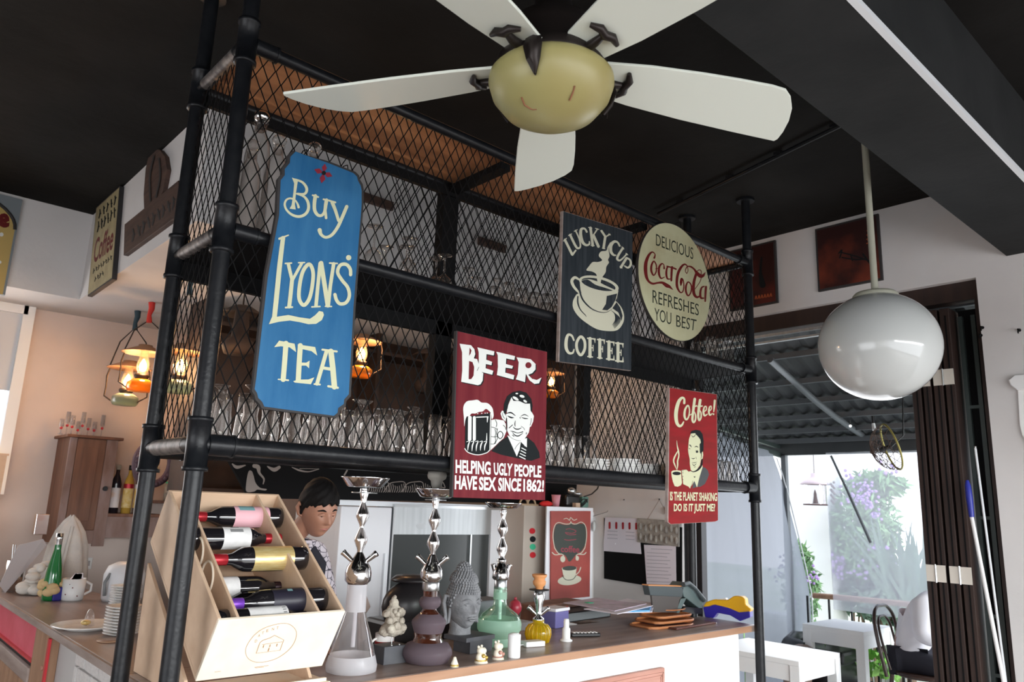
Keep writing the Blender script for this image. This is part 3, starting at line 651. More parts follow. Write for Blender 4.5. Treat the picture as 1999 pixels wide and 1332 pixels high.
def serif(L_, x, y, h=300, wd=120, sl=.11):
    """block serif letters of the lower word; sl = how far the line drops per unit"""
    q = lambda a, c: (x + a * wd, y + a * wd * sl + c * h)
    S([q(.3, .02), q(.3, .98)], 50); S([q(0, .02), q(.95, .02)], 24); S([q(.92, .02), q(.95, .22)], [26, 8]); S([q(.3, .5), q(.68, .5)], 20); S([q(.7, .36), q(.7, .66)], 14)
    if L_ == 'F': S([q(0, .99), q(.62, .99)], 20)
    else: S([q(0, .98), q(.95, .98)], 26); S([q(.95, .74), q(.93, .98)], [8, 26])
S([(335, 870), (300, 795), (240, 785), (210, 880), (212, 1000), (255, 1075), (315, 1075), (338, 1020)], [26, 34, 42, 52, 52, 42, 32, 20])
S([(445, 812), (508, 880), (512, 1010), (452, 1110), (392, 1040), (382, 910)], 44, closed=True)
serif('F', 560, 832, 305, 125); serif('F', 722, 852, 305, 115); serif('E', 868, 885, 295, 125); serif('E', 1015, 910, 300, 125)
k_.build('dark_shading', 'sign_slate', t3); w_.build('cream_artwork', 'sign_ivory_print', t3)

# 4: round drink sign
cc = at(1317, 549, 'y', YS); R_ = .352
cc = Vector((2.612, YS, 2.918))
t4 = thing('hanging_sign', 'round cream sign with red script lettering and the words Refreshes You Best', 'sign', (cc.x, YS, cc.z - R_))
rim = [(cc.x + R_ * math.cos(a), YS, cc.z + R_ * math.sin(a)) for a in [2 * PI * i / 56 for i in range(56)]]
MB().prism(rim, (0, .018, 0)).build('board', 'sign_edge', t4)
MB().add([(cc.x + (p[0] - cc.x) * .995, YS - .0008, cc.z + (p[2] - cc.z) * .995) for p in rim], [tuple(range(56))]).build('painted_face', 'sign_ivory', t4)
k_ = MB(); A.frame(1235, 420, 10.406)
A.text(k_, 'DELICIOUS', [(475, 378), (1232, 668), (1232, 905), (475, 615)], .0016, .0)
A.frame(1235, 540, 10.406)
A.text(k_, 'REFRESHES', [(405, 268), (1345, 562), (1345, 800), (405, 535)], .0016, .0); A.text(k_, 'YOU', [(445, 635), (785, 735), (785, 982), (445, 890)], .0016, .0); A.text(k_, 'BEST', [(887, 778), (1302, 880), (1275, 1108), (887, 1020)], .0016, .0)
k_.build('dark_lettering', 'sign_ink', t4)
w_ = MB(); A.frame(1235, 420, 10.406); S = lambda pts, w, **k: A.stroke(w_, pts, w, .0016, **k)
S([(440, 870), (455, 800), (400, 752), (330, 815), (275, 950), (262, 1100), (280, 1250), (330, 1350), (410, 1395), (500, 1380), (600, 1375), (690, 1430), (750, 1460), (820, 1520)], [40, 20, 28, 50, 66, 72, 60, 44, 44, 36, 50, 78, 56, 6])
S([(430, 940), (385, 1020), (380, 1130), (425, 1225), (478, 1150), (480, 1020)], [30, 42, 42, 28, 26, 26], closed=True); S([(470, 1090), (530, 1080)], 16)
S([(640, 1085), (632, 1010), (590, 990), (540, 1060), (535, 1190), (575, 1285), (650, 1260)], [36, 18, 30, 44, 44, 30, 14])
S([(770, 1055), (705, 1065), (685, 1180), (705, 1290), (765, 1300)], [20, 32, 42, 34, 20]); S([(800, 1060), (790, 1200), (785, 1330)], [48, 44, 40]); S([(700, 1040), (820, 1075)], 28)
S([(838, 1080), (880, 1098)], 34)
S([(1105, 1030), (1055, 1000), (985, 1060), (925, 1180), (900, 1320), (905, 1460), (960, 1565), (1015, 1560), (1040, 1460), (1030, 1340), (995, 1290), (985, 1360), (980, 1430)], [22, 34, 48, 54, 54, 48, 30, 24, 24, 24, 34, 56, 20])
S([(1100, 1190), (1070, 1130), (1110, 1050), (1180, 1050), (1250, 1100), (1300, 1170), (1370, 1235), (1430, 1230), (1480, 1160)], [16, 16, 24, 34, 36, 56, 76, 60, 8]); S([(1100, 1190), (1125, 1130), (1115, 1060)], 14)
S([(1310, 1140), (1350, 1115), (1390, 1135), (1392, 1210)], [14, 18, 18, 16])
S([(1130, 1360), (1085, 1440), (1085, 1560), (1130, 1640), (1185, 1560), (1190, 1430)], [26, 40, 40, 28, 26, 26], closed=True); S([(1190, 1490), (1240, 1470)], 20)
S([(1290, 1200), (1250, 1340), (1235, 1500), (1255, 1620), (1310, 1670), (1370, 1640)], [50, 56, 60, 56, 44, 30]); S([(1390, 1240), (1380, 1330), (1320, 1430), (1270, 1500)], 13)
S([(1450, 1450), (1400, 1480), (1375, 1580), (1385, 1680), (1440, 1690)], [26, 36, 46, 44, 30]); S([(1490, 1460), (1480, 1600), (1475, 1750)], [46, 44, 34])
w_.build('script_lettering', 'sign_maroon', t4)

# 5: Coffee! sign
t5 = sign('small red wooden coffee sign with a grinning man holding a cup', [(1306, 757), (1399.5, 770), (1402, 1016), (1396, 1019), (1309, 1024), (1303, 1020)], m='grey_wood')
b = MB(); A.frame(0, 0, 1); A.poly(b, [(1307.5, 757.5), (1399, 770.5), (1401.5, 1016), (1396, 1018.5), (1309.5, 1023.5), (1305, 1019.5)], .0008); b.build('painted_face', 'sign_red', t5)
w_, k_ = MB(), MB(); A.frame(1290, 745, 12.808); S = lambda pts, w, **k: A.stroke(w_, pts, w, .0016, **k); K = lambda pts, w, **k: A.stroke(k_, pts, w, .0024, **k)
S([(585, 540), (585, 440), (530, 410), (455, 490), (400, 660), (378, 850), (400, 1030), (465, 1115), (530, 1085), (570, 1010)], [60, 50, 60, 80, 92, 92, 80, 66, 50, 30])
S([(680, 600), (610, 700), (592, 860), (635, 955), (695, 880), (718, 720)], [36, 50, 56, 44, 36, 32], closed=True)
S([(848, 440), (825, 620), (800, 820), (790, 960), (820, 1025), (865, 960), (868, 840), (830, 740)], [66, 66, 60, 54, 44, 40, 34, 24]); S([(985, 470), (955, 660), (935, 860), (960, 975), (1005, 900), (1005, 790), (975, 720)], [70, 66, 56, 44, 38, 32, 24])
S([(800, 640), (895, 610)], 34); S([(930, 630), (1032, 615)], 34); S([(700, 860), (790, 800)], 20)
S([(1075, 760), (1135, 710), (1135, 630), (1090, 640), (1065, 760), (1095, 855), (1165, 815)], [26, 28, 28, 34, 48, 44, 20]); S([(1215, 740), (1262, 690), (1258, 620), (1220, 640), (1200, 750), (1228, 840), (1288, 800)], [24, 26, 26, 34, 46, 42, 18])
S([(1350, 480), (1335, 640), (1322, 760)], [54, 44, 22]); A.disc(w_, (1318, 818), 22, .0016)
A.frame(1290, 830, 12.808)
A.poly(k_, [(1040, 1050), (1110, 1070), (1180, 1140), (1205, 1240), (1170, 1340), (1100, 1480), (980, 1550), (905, 1545), (790, 1590), (830, 1300)], .0014); CH = k_; k_ = MB()
K = lambda pts, w, **k: A.stroke(k_, pts, w, .0024, **k)
A.poly(w_, [(750, 1150), (900, 1150), (1030, 930), (1045, 1050), (960, 1330), (905, 1560), (840, 1400), (730, 1590), (690, 1540), (560, 1480), (520, 1130), (640, 1118), (700, 1170)], .0017)
A.poly(w_, [(690, 520), (705, 350), (760, 200), (880, 190), (990, 330), (1010, 480), (990, 680), (1050, 665), (1062, 750), (1042, 860), (1005, 860), (980, 1000), (900, 1120), (820, 1165), (750, 1130), (725, 980), (722, 850), (690, 700), (682, 620)], .0020)
A.poly(k_, [(725, 220), (770, 150), (880, 118), (980, 140), (1045, 230), (1072, 400), (1068, 640), (1040, 670), (1005, 720), (975, 690), (970, 480), (1000, 440), (985, 360), (930, 290), (880, 240), (860, 205), (770, 215)], .0022)
K([(765, 250), (800, 300), (850, 270), (870, 225)], [6, 16, 16, 6]); K([(1035, 860), (1015, 1000), (940, 1110), (830, 1168), (750, 1150)], [30, 46, 46, 26, 12]); K([(700, 500), (740, 510), (762, 555)], [8, 26, 10]); K([(845, 555), (890, 535), (935, 560)], [8, 24, 12])
A.disc(k_, (905, 672), 34, .0024, 26); K([(870, 640), (930, 640)], 10); K([(705, 590), (735, 600)], 14); K([(765, 830), (810, 845), (850, 830)], [8, 20, 12]); K([(880, 800), (890, 850)], 8); K([(775, 940), (840, 945), (905, 925)], [6, 14, 6]); K([(785, 965), (830, 1015), (890, 965)], [6, 18, 8]); K([(835, 1055), (870, 1045)], 12)
K([(1010, 690), (1015, 780), (1000, 850)], [20, 14, 8]); A.poly(k_, [(815, 1290), (870, 1285), (850, 1325)], .0024); K([(800, 1400), (780, 1480), (745, 1560)], 8)
for y_ in (1150, 1200, 1290, 1370): K([(520, y_ + 10), (550, y_ - 8), (565, y_ + 5)], 8)
A.poly(w_, [(262, 1170), (300, 1140), (400, 1130), (505, 1145), (515, 1300), (530, 1450), (500, 1510), (420, 1545), (345, 1530), (300, 1420), (270, 1280)], .0026); K = lambda pts, w, **k: A.stroke(k_, pts, w, .0030, **k)
A.disc(k_, (397, 1212), 108, .0030, 44, .03, 20)
S = lambda pts, w, **k: A.stroke(w_, pts, w, .0024, **k)
S([(400, 390), (410, 520), (440, 660), (450, 780), (420, 900), (420, 1010), (405, 1125)], [6, 22, 36, 30, 34, 34, 8]); S([(420, 660), (350, 790), (320, 900), (350, 1000), (395, 1110)], [20, 36, 34, 30, 8])
A.frame(1290, 925, 12.808)
A.text(w_, 'IS THE PLANET SHAKING', [(228, 448), (1408, 482), (1408, 690), (228, 672)], .0016, .03); A.text(w_, 'DO IS IT JUST ME?', [(328, 748), (1362, 752), (1352, 1000), (325, 1000)], .0016, .03)
CH.build('charcoal_suit', 'sign_charcoal', t5); k_.build('black_paint', 'sign_black', t5); w_.build('cream_paint', 'sign_cream', t5)
# wire hooks that hold the signs on the mesh
for tt, px in ((t1, [(600, 300), (680, 330)]), (t2, [(930, 655), (1030, 680)]), (t3, [(1125, 420), (1210, 446)]), (t4, [(1290, 440), (1330, 440)]), (t5, [(1330, 762), (1380, 768)])):
    h_ = MB()
    for u, v in px:
        p = at(u, v, 'y', YS + .02); h_.tube([p + Vector((0, 0, -.01)), p + Vector((0, .01, .02)), p + Vector((0, .04, .025)), p + Vector((0, .062, .01))], .002, 6)
    h_.build('wire_hook', 'black_wire', tt, kind='stuff')

# ---------------------------------------------------------------- small signs on the bulkhead
XB = .36 - .03
fx = lambda u, v, l: at(u, v, 'x', XB - l)
mat('sign_straw', (0.42, 0.36, 0.2), 0.6, c2=(0.33, 0.27, 0.15), scale=8); mat('plank_brown', (0.10, 0.055, 0.04), .7, c2=(0.06, 0.035, 0.028), scale=12, stretch=(1, .3, 3))
c4 = [(188, 405), (234, 363), (219, 545), (171, 579)]
P = [at(u, v, 'x', XB) for u, v in c4]
ts = thing('wall_sign', 'straw-yellow poster board with small dark and red lettering on the bulkhead', 'sign', (XB, P[0].y, P[3].z))
MB().prism(P, (.03, 0, 0)).build('board', 'sign_edge', ts)
b = MB(); b.add([p + (sum(P, Vector()) / 4 - p) * .03 + Vector((-.001, 0, 0)) for p in P], [(0, 1, 2, 3)]); b.build('painted_face', 'sign_straw', ts)
A2 = Art(fx); A2.frame(0, 0, 1); k_, w_ = MB(), MB()
q = lambda a, c: (c4[0][0] * (1 - a) * (1 - c) + c4[1][0] * a * (1 - c) + c4[2][0] * a * c + c4[3][0] * (1 - a) * c, c4[0][1] * (1 - a) * (1 - c) + c4[1][1] * a * (1 - c) + c4[2][1] * a * c + c4[3][1] * (1 - a) * c)
def line(mb, s_, c0, c1, a0=.1, a1=.9): A2.text(mb, s_, [q(a0, c0), q(a1, c0), q(a1, c1), q(a0, c1)], .002, .02)
line(w_, 'Coffee', .38, .66)
def dabs(mb, c0, c1, n, a0=.1, a1=.9, art=A2, qq=None, w=2.2):
    qq = qq or q
    for i in range(n):
        a = a0 + (a1 - a0) * (i + .5) / n; art.stroke(mb, [qq(a, c0), qq(a + .02, (c0 + c1) / 2), qq(a - .01 + .05 * (i % 2), c1)], w, .002); art.stroke(mb, [qq(a, (c0 + c1) / 2), qq(a + .06, c0 + (c1 - c0) * (.3 if i % 3 else .6))], w * .8, .002)
dabs(k_, .07, .16, 5); dabs(k_, .2, .31, 6); dabs(k_, .72, .77, 8, w=1.3); dabs(k_, .83, .88, 4, .2, .6, w=1.3)
k_.build('dark_lettering', 'sign_black', ts); w_.build('red_lettering', 'sign_maroon', ts)
pk = [(243, 438), (348, 352), (352, 420), (334, 430), (241, 499)]
P = [at(u, v, 'x', XB) for u, v in pk]
tp = thing('plank_sign', 'dark brown carved wooden plank sign under a round-topped upright board', 'sign', (XB, P[0].y, P[4].z))
MB().prism(P, (.03, 0, 0)).build('plank', 'plank_brown', tp, bevel=.003)
up = [(281, 412), (280, 380), (284, 330), (290, 303), (300, 291), (312, 292), (322, 305), (326, 330), (318, 372), (312, 385)]
MB().prism([at(u, v, 'x', XB + .004) for u, v in up], (.03, 0, 0)).build('upright_board', 'plank_brown', tp, bevel=.003)
b = MB(); dabs(b, 0, 1, 9, 0, 1, qq=lambda a, c: (254 + a * 88, 452 - a * 70 + c * 22), w=3); b.build('carved_lettering', 'sign_edge', tp)
b = MB(); A2.stroke(b, [(300, 305), (292, 345), (293, 392)], 3, .001); A2.stroke(b, [(310, 310), (312, 345), (304, 385)], 3, .001); b.build('carved_groove', 'sign_edge', tp)
# round sign cut by the left edge of the photograph
YB2 = 3.86 - .03; c_ = at(-55, 470, 'y', YB2)
te = thing('arched_wall_sign', 'mustard sign with an arched top and a red letter on the bulkhead by the window', 'sign', (c_.x, YB2, c_.z - .4))
rr = abs(at(33, 440, 'y', YB2).x - c_.x)
xr_ = at(34, 420, 'y', YB2).x; zt1, zb1 = at(36, 388, 'y', YB2).z, at(2, 548, 'y', YB2).z
mat('slate_blue', (.20, .23, .25), .6); MB().box(xr_ - .75, xr_ + .015, YB2, YB2 + .03, zb1 - .1, zt1).build('board', 'slate_blue', te)
mat('mustard', (0.50, 0.36, 0.12), .6)
ar = [(xr_ - .37 + .37 * math.cos(a), YB2 - .001, zt1 - .24 + .22 * math.sin(a)) for a in np.linspace(0, PI, 20)] + [(xr_ - .74, YB2 - .001, zb1 - .1), (xr_, YB2 - .001, zb1 - .1)]
MB().add(ar, [tuple(range(22))]).build('painted_face', 'mustard', te); MB().tube([Vector(p_) for p_ in ar[:20]], .012, 6).build('arch_edge', 'sign_edge', te)
A3 = Art(fn_y(YB2)); A3.frame(0, 0, 1); b = MB()
A3.text(b, 'e', [(-3, 415), (20, 418), (18, 446), (-5, 443)], .002, .06); b.build('red_lettering', 'sign_maroon', te)
b = MB(); A3.disc(b, (3, 458), 4, .002); A3.stroke(b, [(-60, 500), (0, 512)], 6, .002); b.build('printed_mark', 'sign_white', te)
# small dark plaques on the bulkhead face behind the rack
for i, (u, v) in enumerate(((735, 392), (962, 478))):
    c = at(u, v, 'y', 1.40); w2 = .13
    o = MB().box(c.x - w2, c.x + w2, 1.395, 1.42, c.z - .03, c.z + .03).build('vent_plaque', 'plank_brown', None, 'narrow dark plaque on the white bulkhead seen through the mesh, ' + ('nearer the blue sign' if i == 0 else 'nearer the slate sign'), 'plaque', 'plaques behind the rack', bevel=.004)

# ---------------------------------------------------------------- posters on the right wall
def poster(label, yA, yB, z0, z1, fig):
    t = thing('poster', label, 'poster', (XR - .02, (yA + yB) / 2, z0))
    MB().box(XR - .02, XR, yB, yA, z0, z1).build('frame', 'sign_edge', t)
    MB().box(XR - .022, XR - .02, yB + .015, yA - .015, z0 + .015, z1 - .015).build('print', fig, t)
    return t
def pmat(name, glow):
    m = mat(name, (0.03, 0.006, 0.005), .5, c2=glow, scale=3.2, lo=.42, hi=.75); return m
pm = pmat('poster_red', (0.26, 0.045, 0.018)); pm2 = pmat('poster_red_dark', (0.16, 0.02, 0.012))
t = poster('dark red framed poster of a trumpet, behind the globe lamp rod', -.117, -.577, 3.215, 3.70, pm)
fx2 = lambda u, v, l: at(u, v, 'x', XR - .0225 - l)
A4 = Art(fx2); A4.frame(1400, 350, 2.422); b = MB()
A4.stroke(b, [(580, 345), (640, 360), (735, 390)], 6, .001); A4.stroke(b, [(590, 370), (650, 380), (700, 380), (735, 400)], 6, .001); A4.stroke(b, [(630, 355), (640, 385)], 6, .001); A4.stroke(b, [(690, 355), (720, 395)], 9, .001); A4.stroke(b, [(575, 350), (590, 335), (580, 372)], 6, .001)
b.build('trumpet_figure', 'sign_black', t)
b = MB(); [A4.stroke(b, [(712, 230 + 20 * i), (722, 236 + 20 * i), (708, 244 + 20 * i)], 5, .001) for i in range(4)]; mat('poster_orange', (.5, .12, .04), .5); b.build('orange_mark', 'poster_orange', t)
t = poster('dark red framed poster partly hidden by the right rack post', .62, .205, 3.19, 3.695, pm2)
b = MB(); A4.stroke(b, [(210, 370), (205, 440), (215, 500)], [8, 14, 30], .001); b.build('guitar_figure', 'sign_black', t)
b = MB(); [A4.stroke(b, [(180 + 14 * i, 566 - 2.4 * i), (184 + 14 * i, 552 - 2.4 * i), (188 + 14 * i, 566 - 2.4 * i)], 4, .001) for i in range(6)]; b.build('orange_mark', 'poster_orange', t)
# ---------------------------------------------------------------- bar counter (front run) and the run along the left
CT = 0.93
ct = thing('bar_counter', 'white-fronted bar counter with a worn brown wooden top under the pipe rack', 'counter', (1.8, .3, 0))
top = MB(); top.prism([(0.07, .045, CT - .036), (3.57, .045, CT - .036), (3.57, .95, CT - .036), (2.75, .95, CT - .036), (2.75, .62, CT - .036), (0.07, .62, CT - .036)], (0, 0, .036))
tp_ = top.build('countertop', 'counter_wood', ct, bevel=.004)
MB().box(0.068, 3.574, .040, .0455, CT - .036, CT - .002).build('front_edge', 'edge_wood', ct)
MB().box(0.12, 3.42, .075, .60, 0, CT - .036).build('front_panel', 'white_paint', ct, bevel=.02)
MB().box(2.85, 3.42, .60, .9, 0, CT - .036).build('end_panel', 'white_paint', ct)
# carved wooden plaque low on the white front
a_, b_ = at(1135, 1325, 'y', .07), at(1291, 1302, 'y', .07)
cp = thing('carved_plaque', 'carved pinkish wooden plaque on the white front of the bar counter', 'plaque', (1.8, .06, .3))
MB().box(1.52, b_.x, .045, .072, .30, b_.z).build('board', 'carved_wood', cp, bevel=.006)
fr = MB()
for r0 in (.02, .035): fr.box(1.52 + r0, b_.x - r0, .040, .046, b_.z - r0 - .006, b_.z - r0).box(b_.x - r0 - .006, b_.x - r0, .040, .046, .3 + r0, b_.z - r0).box(1.52 + r0, 1.526 + r0, .040, .046, .3 + r0, b_.z - r0)
fr.build('moulded_edge', 'carved_wood', cp)
sc_ = MB()
for i in range(9):
    cx = 1.60 + i * .068; sg = 1 if i % 2 else -1
    sc_.tube([(cx + .03 * math.cos(t) * (1 - t / 9), .040, .69 + sg * .035 * math.sin(t) * (1 - t / 9)) for t in np.linspace(0, 7, 18)], .006, 6)
    sc_.tube([(cx - .02, .04, .5), (cx, .035, .57), (cx + .02, .04, .64)], .006, 6)
sc_.build('carved_scroll', 'carved_wood', cp)
lc = thing('side_counter', 'worn wooden worktop on a painted brick base with a red board under it', 'counter', (.35, 1.9, 0))
MB().box(0.07, .62, .62, 4.2, CT - .036, CT).build('countertop', 'counter_wood_y', lc, bevel=.004)
MB().box(0.06, .0705, .05, 4.2, CT - .036, CT - .003).build('greyed_edge', 'grey_wood', lc)
MB().box(0.135, .58, .60, 4.2, 0, CT - .036).build('base', 'mortar', lc)
MB().box(0.135, .5, .075, .6, 0, CT - .036).build('base', 'mortar', lc)
# painted bricks of the left-hand base, one object each (sharing mesh data)
bme = None; BY0, BY1 = .075, 1.56
rowh = .082; 
for r in range(11):
    z0 = CT - .045 - (r + 1) * rowh; 
    if z0 < 0: break
    y = BY0 - (.11 if r % 2 else 0)
    while y < BY1:
        y0, y1 = max(y, BY0), min(y + .212, BY1)
        if y1 - y0 > .03:
            if bme is None:
                b0 = MB().box(-.5, .5, -.5, .5, -.5, .5); o = b0.build('brick', 'brick_paint', None, world=False); bv = o.modifiers.new('b', 'BEVEL'); bv.width = .05; bv.segments = 1; bme = o
            else: o = bme.copy(); COL.objects.link(o)
            d = .012 + .004 * random.random()
            o.parent = lc; OFF[o.name] = OFF[lc.name]
            o.scale = (.03, y1 - y0, rowh - .010); o.location = Vector((.135 - d + .015, (y0 + y1) / 2, z0 + rowh / 2)) - OFF[lc.name]
        y += .222
# wooden post, red fascia and shutter further along (plane x = .07)
XL = .10
def atx(u, v, x=XL): return at(u, v, 'x', x)
pb = thing('timber_post', 'narrow timber post between the painted bricks and the red fascia', 'post', (XL, 1.62, 0))
y0, y1 = atx(98, 1270).y, atx(77, 1240).y
MB().box(.085, .135, y0 - .02, y1 + .02, 0, CT - .04).build('shaft', 'shutter_wood', pb, bevel=.004)
MB().box(.078, .088, y0 - .055, y0 - .022, 0, CT - .06).build('red_strip', 'red_paint', pb)
MB().cyl((.084, y0 + .03, .62), (.075, y0 + .03, .62), .02).cyl((.084, y0 + .03, .72), (.078, y0 + .03, .72), .012).build('latch', 'carved_wood', pb)
fa = thing('red_fascia', 'pinkish red painted board under the side worktop at the lower left', 'board', (XL, 2.5, .7))
MB().box(.10, .13, y1 + .03, 4.2, .70, CT - .04).build('board', 'pink_red_paint', fa)
MB().box(.085, .10, y1 + .03, 4.2, .70, .712).build('bottom_bead', 'red_paint', fa)
sh = thing('wooden_shutter', 'weathered slatted shutter with a diamond cut-out showing red behind it', 'shutter', (XL, 2.4, 0))
zt_ = atx(50, 1250).z
MB().box(.075, .10, y1 + .02, 4.2, .60, .675).build('top_rail', 'grey_wood', sh, bevel=.004)
MB().box(.10, .125, y1 + .02, 4.2, .0, .60).build('red_backing', 'red_paint', sh)
pw_ = .13; y = y1 + .03; i = 0
while y < 3.4:
    yy1 = y + pw_ - .008
    if i in (3, 6, 9):     # boards with a half diamond each: build as a pair around the opening
        c = y; 
    for (ya, yb, za, zb_) in ((y, yy1, 0, .60),):
        cut = i % 4 in (1, 2)
        if not cut: MB().box(.085, .1, ya, yb, za, zb_).build('shutter_board', 'shutter_wood', sh, bevel=.003)
        else:
            e = yb if i % 4 == 1 else ya; s_ = -1 if i % 4 == 1 else 1; o_ = ya if i % 4 == 1 else yb
            P = [(.085, o_, za), (.085, e, za), (.085, e, .22), (.085, e + s_ * .07, .37), (.085, e, .52), (.085, e, zb_), (.085, o_, zb_)]
            MB().prism(P, (.015, 0, 0)).build('shutter_board', 'shutter_wood', sh)
    y += pw_; i += 1

# ---------------------------------------------------------------- tilted wine crate
ca = np.array([0, .621, .404]); ca /= np.linalg.norm(ca); cbv = np.array([0, ca[2], -ca[1]]); CO = np.array([.10, -.092, 1.21])
def cr_(x, s, d): return Vector(CO + np.array([x, 0, 0]) + ca * s + cbv * d)     # x across, s up the slope, d into the box
MC = Matrix(((1, 0, 0, CO[0]), (0, ca[1], cbv[1], CO[1]), (0, ca[2], cbv[2], CO[2]), (0, 0, 0, 1)))
CWd, CL, CD = .458, .742, .245; tk = .012
crt = thing('wine_crate', 'open pale wooden wine crate tilted towards the room with bottles lying inside', 'crate', (.33, .2, CT))
MB().box(0, CWd, 0, tk, 0, CD, MC).build('front_board', 'crate_wood_lit', crt, bevel=.002)
MB().box(0, CWd, CL - tk, CL, 0, CD, MC).build('back_board', 'crate_wood', crt, bevel=.002)
MB().box(0, CWd, tk, CL - tk, CD - tk, CD, MC).build('base_board', 'crate_wood', crt)
for x in (0, CWd - tk): MB().box(x, x + tk, tk, CL - tk, 0, CD - tk, MC).build('side_board', 'crate_wood', crt, bevel=.002)
for x in (.062, .352):
    # partition with round notches that hold the bottles
    P = [(0 + tk, 0)]
    P = [(tk, .0), (CL - tk, .0), (CL - tk, CD - tk), (tk, CD - tk)]
    MB().prism([cr_(x, s, d) for s, d in P], (.009, 0, 0)).build('partition', 'crate_wood', crt)
ln = MB()
for x0_, s0_ in ((.064, .30), (.064, .44)):
    ln.tube([cr_(x0_ - .004, s0_ + .055 * math.cos(t), .07 + .055 * math.sin(t)) for t in np.linspace(0, 2 * PI, 24, endpoint=False)], .005, 6, closed=True)
ln.build('notch_edge', 'crate_wood_lit', crt)
# engraving on the front board
def fn_c(u, v, l):
    return at_plane(u, v, CO - ca * l, ca)
A5 = Art(fn_c); A5.frame(380, 1180, 6.663); b = MB()
mat('engraving', (0.42, 0.24, 0.13), .7)
el = [(1325, 370), (1270, 285), (1180, 250), (1050, 265), (900, 315), (780, 400), (690, 520), (662, 620), (700, 710), (800, 755), (930, 748), (1080, 700), (1220, 600), (1300, 490)]
A5.stroke(b, el, 6, closed=True)
A5.stroke(b, [(800, 640), (850, 500), (890, 470), (980, 440), (1040, 405), (1090, 430), (1160, 465), (1110, 600)], 7, curve=False); A5.stroke(b, [(880, 525), (1140, 490)], 5); A5.stroke(b, [(800, 640), (1110, 600)], 4)
for x_, y_ in ((895, 550), (980, 542), (1070, 533)): A5.stroke(b, [(x_ - 4, y_ + 14), (x_ + 4, y_ - 14)], 12)
A5.stroke(b, [(955, 610), (968, 575)], 14)
for x_, y_, ch in ((800, 480, 'D'), (840, 410, 'A'), (890, 375, 'T'), (950, 345, 'E'), (1020, 325, 'N'), (1080, 310, 'T')): A5.text(b, ch, [(x_ - 12, y_ - 16), (x_ + 16, y_ - 22), (x_ + 10, y_ + 14), (x_ - 18, y_ + 20)], .001, .0)
A5.stroke(b, [(780, 822), (960, 798)], 6); A5.stroke(b, [(790, 830), (900, 818)], 5); A5.stroke(b, [(260, 885), (340, 872)], 5)
b.build('engraved_emblem', 'engraving', crt)
# boards that prop the crate up: a second low box under it
cs = thing('crate_stand', 'low pale wooden box that props up the tilted wine crate', 'box', (.33, .3, CT))
bt = cr_(0, 0, CD); zz = CT + .001
MB().prism([(.10, .09, zz), (.10, .66, zz), (.10, .66, 1.33), (.10, .14, .99)], (.012, 0, 0)).build('side_board', 'crate_wood', cs)
MB().prism([(.546, .09, zz), (.546, .66, zz), (.546, .66, 1.33), (.546, .14, .99)], (.012, 0, 0)).build('side_board', 'crate_wood', cs)
MB().box(.09, .60, .075, .092, zz, .955).build('front_board', 'crate_wood_lit', cs, bevel=.002)
MB().box(.09, .61, .062, .30, zz, zz + .012).build('base_board', 'crate_wood_lit', cs, bevel=.002)

# ---------------------------------------------------------------- wine bottles lying in the crate
mat('bottle_glass', (0.010, 0.009, 0.011), 0.06, spec=.9, coat=.5); mat('label_white', (0.82, 0.81, 0.80), .6, c2=(.72, .71, .70), scale=30)
mat('label_pink', (0.80, 0.45, 0.50), .6); mat('label_gold', (0.72, 0.52, 0.20), .35, .5, c2=(.8, .65, .32), scale=25, stretch=(1, 6, 6)); mat('label_black', (0.02, 0.018, 0.03), .4)
mat('foil_red', (0.42, 0.02, 0.03), .35, .4); mat('foil_purple', (0.20, 0.06, 0.50), .35, .4); mat('foil_orange', (0.65, 0.12, 0.03), .4, .2); mat('foil_dark', (.03, .01, .015), .35, .4)
mat('label_art_teal', (0.20, 0.38, 0.40), .6); mat('label_art_grey', (0.25, 0.25, 0.25), .6); mat('label_art_rose', (0.65, 0.12, 0.20), .6)
wp = [(.0, .006), (.030, .0), (.0375, .004), (.038, .02), (.038, .185), (.036, .200), (.028, .215), (.018, .232), (.0148, .25), (.0142, .285), (.0162, .287), (.0162, .294), (.0145, .297), (.0, .297)]
def bottle(label, xb, s, d, sgn, lab, foil, l0=.05, l1=.14, art=None, r=1.0):
    """xb = x of the base, sgn = +1 neck to the right, -1 neck to the left"""
    O = cr_(xb, s, d); X = Vector((sgn, 0, 0)); N = Vector(-cbv); Y = N.cross(X)
    r *= 1.14; lk = 1.27; M = Matrix((( Y.x * r, N.x * r, X.x * lk, O.x), (Y.y * r, N.y * r, X.y * lk, O.y), (Y.z * r, N.z * r, X.z * lk, O.z), (0, 0, 0, 1)))
    t = thing('wine_bottle', label, 'bottle', tuple(O), 'wine bottles lying in the crate')
    MB().lathe(wp, 28, M=M).build('bottle_body', 'bottle_glass', t)
    MB().lathe([(.0155, .245), (.0172, .247), (.0172, .296), (.0150, .2985), (.0, .2985)], 20, M=M).build('foil_capsule', foil, t)
    if lab:
        L_ = MB(); n = 20; vs = []
        for z in (l0, l1):
            for k in range(n + 1):
                a = PI / 2 + (k / n - .5) * 4.2; vs.append(M @ Vector((.0384 * math.cos(a), .0384 * math.sin(a), z)))
        L_.add(vs, [(k, k + 1, n + 2 + k, n + 1 + k) for k in range(n)], True); lo_ = L_.build('paper_label', lab, t)
        if art:
            g = MB()
            for (z0, z1, a0, a1) in art[1]:
                vs = []
                for z in (z0, z1):
                    for k in range(7):
                        a = PI / 2 + a0 + (a1 - a0) * k / 6; vs.append(M @ Vector((.0387 * math.cos(a), .0387 * math.sin(a), z)))
                g.add(vs, [(k, k + 1, 8 + k, 7 + k) for k in range(6)], True)
            g.build('label_print', art[0], lo_)
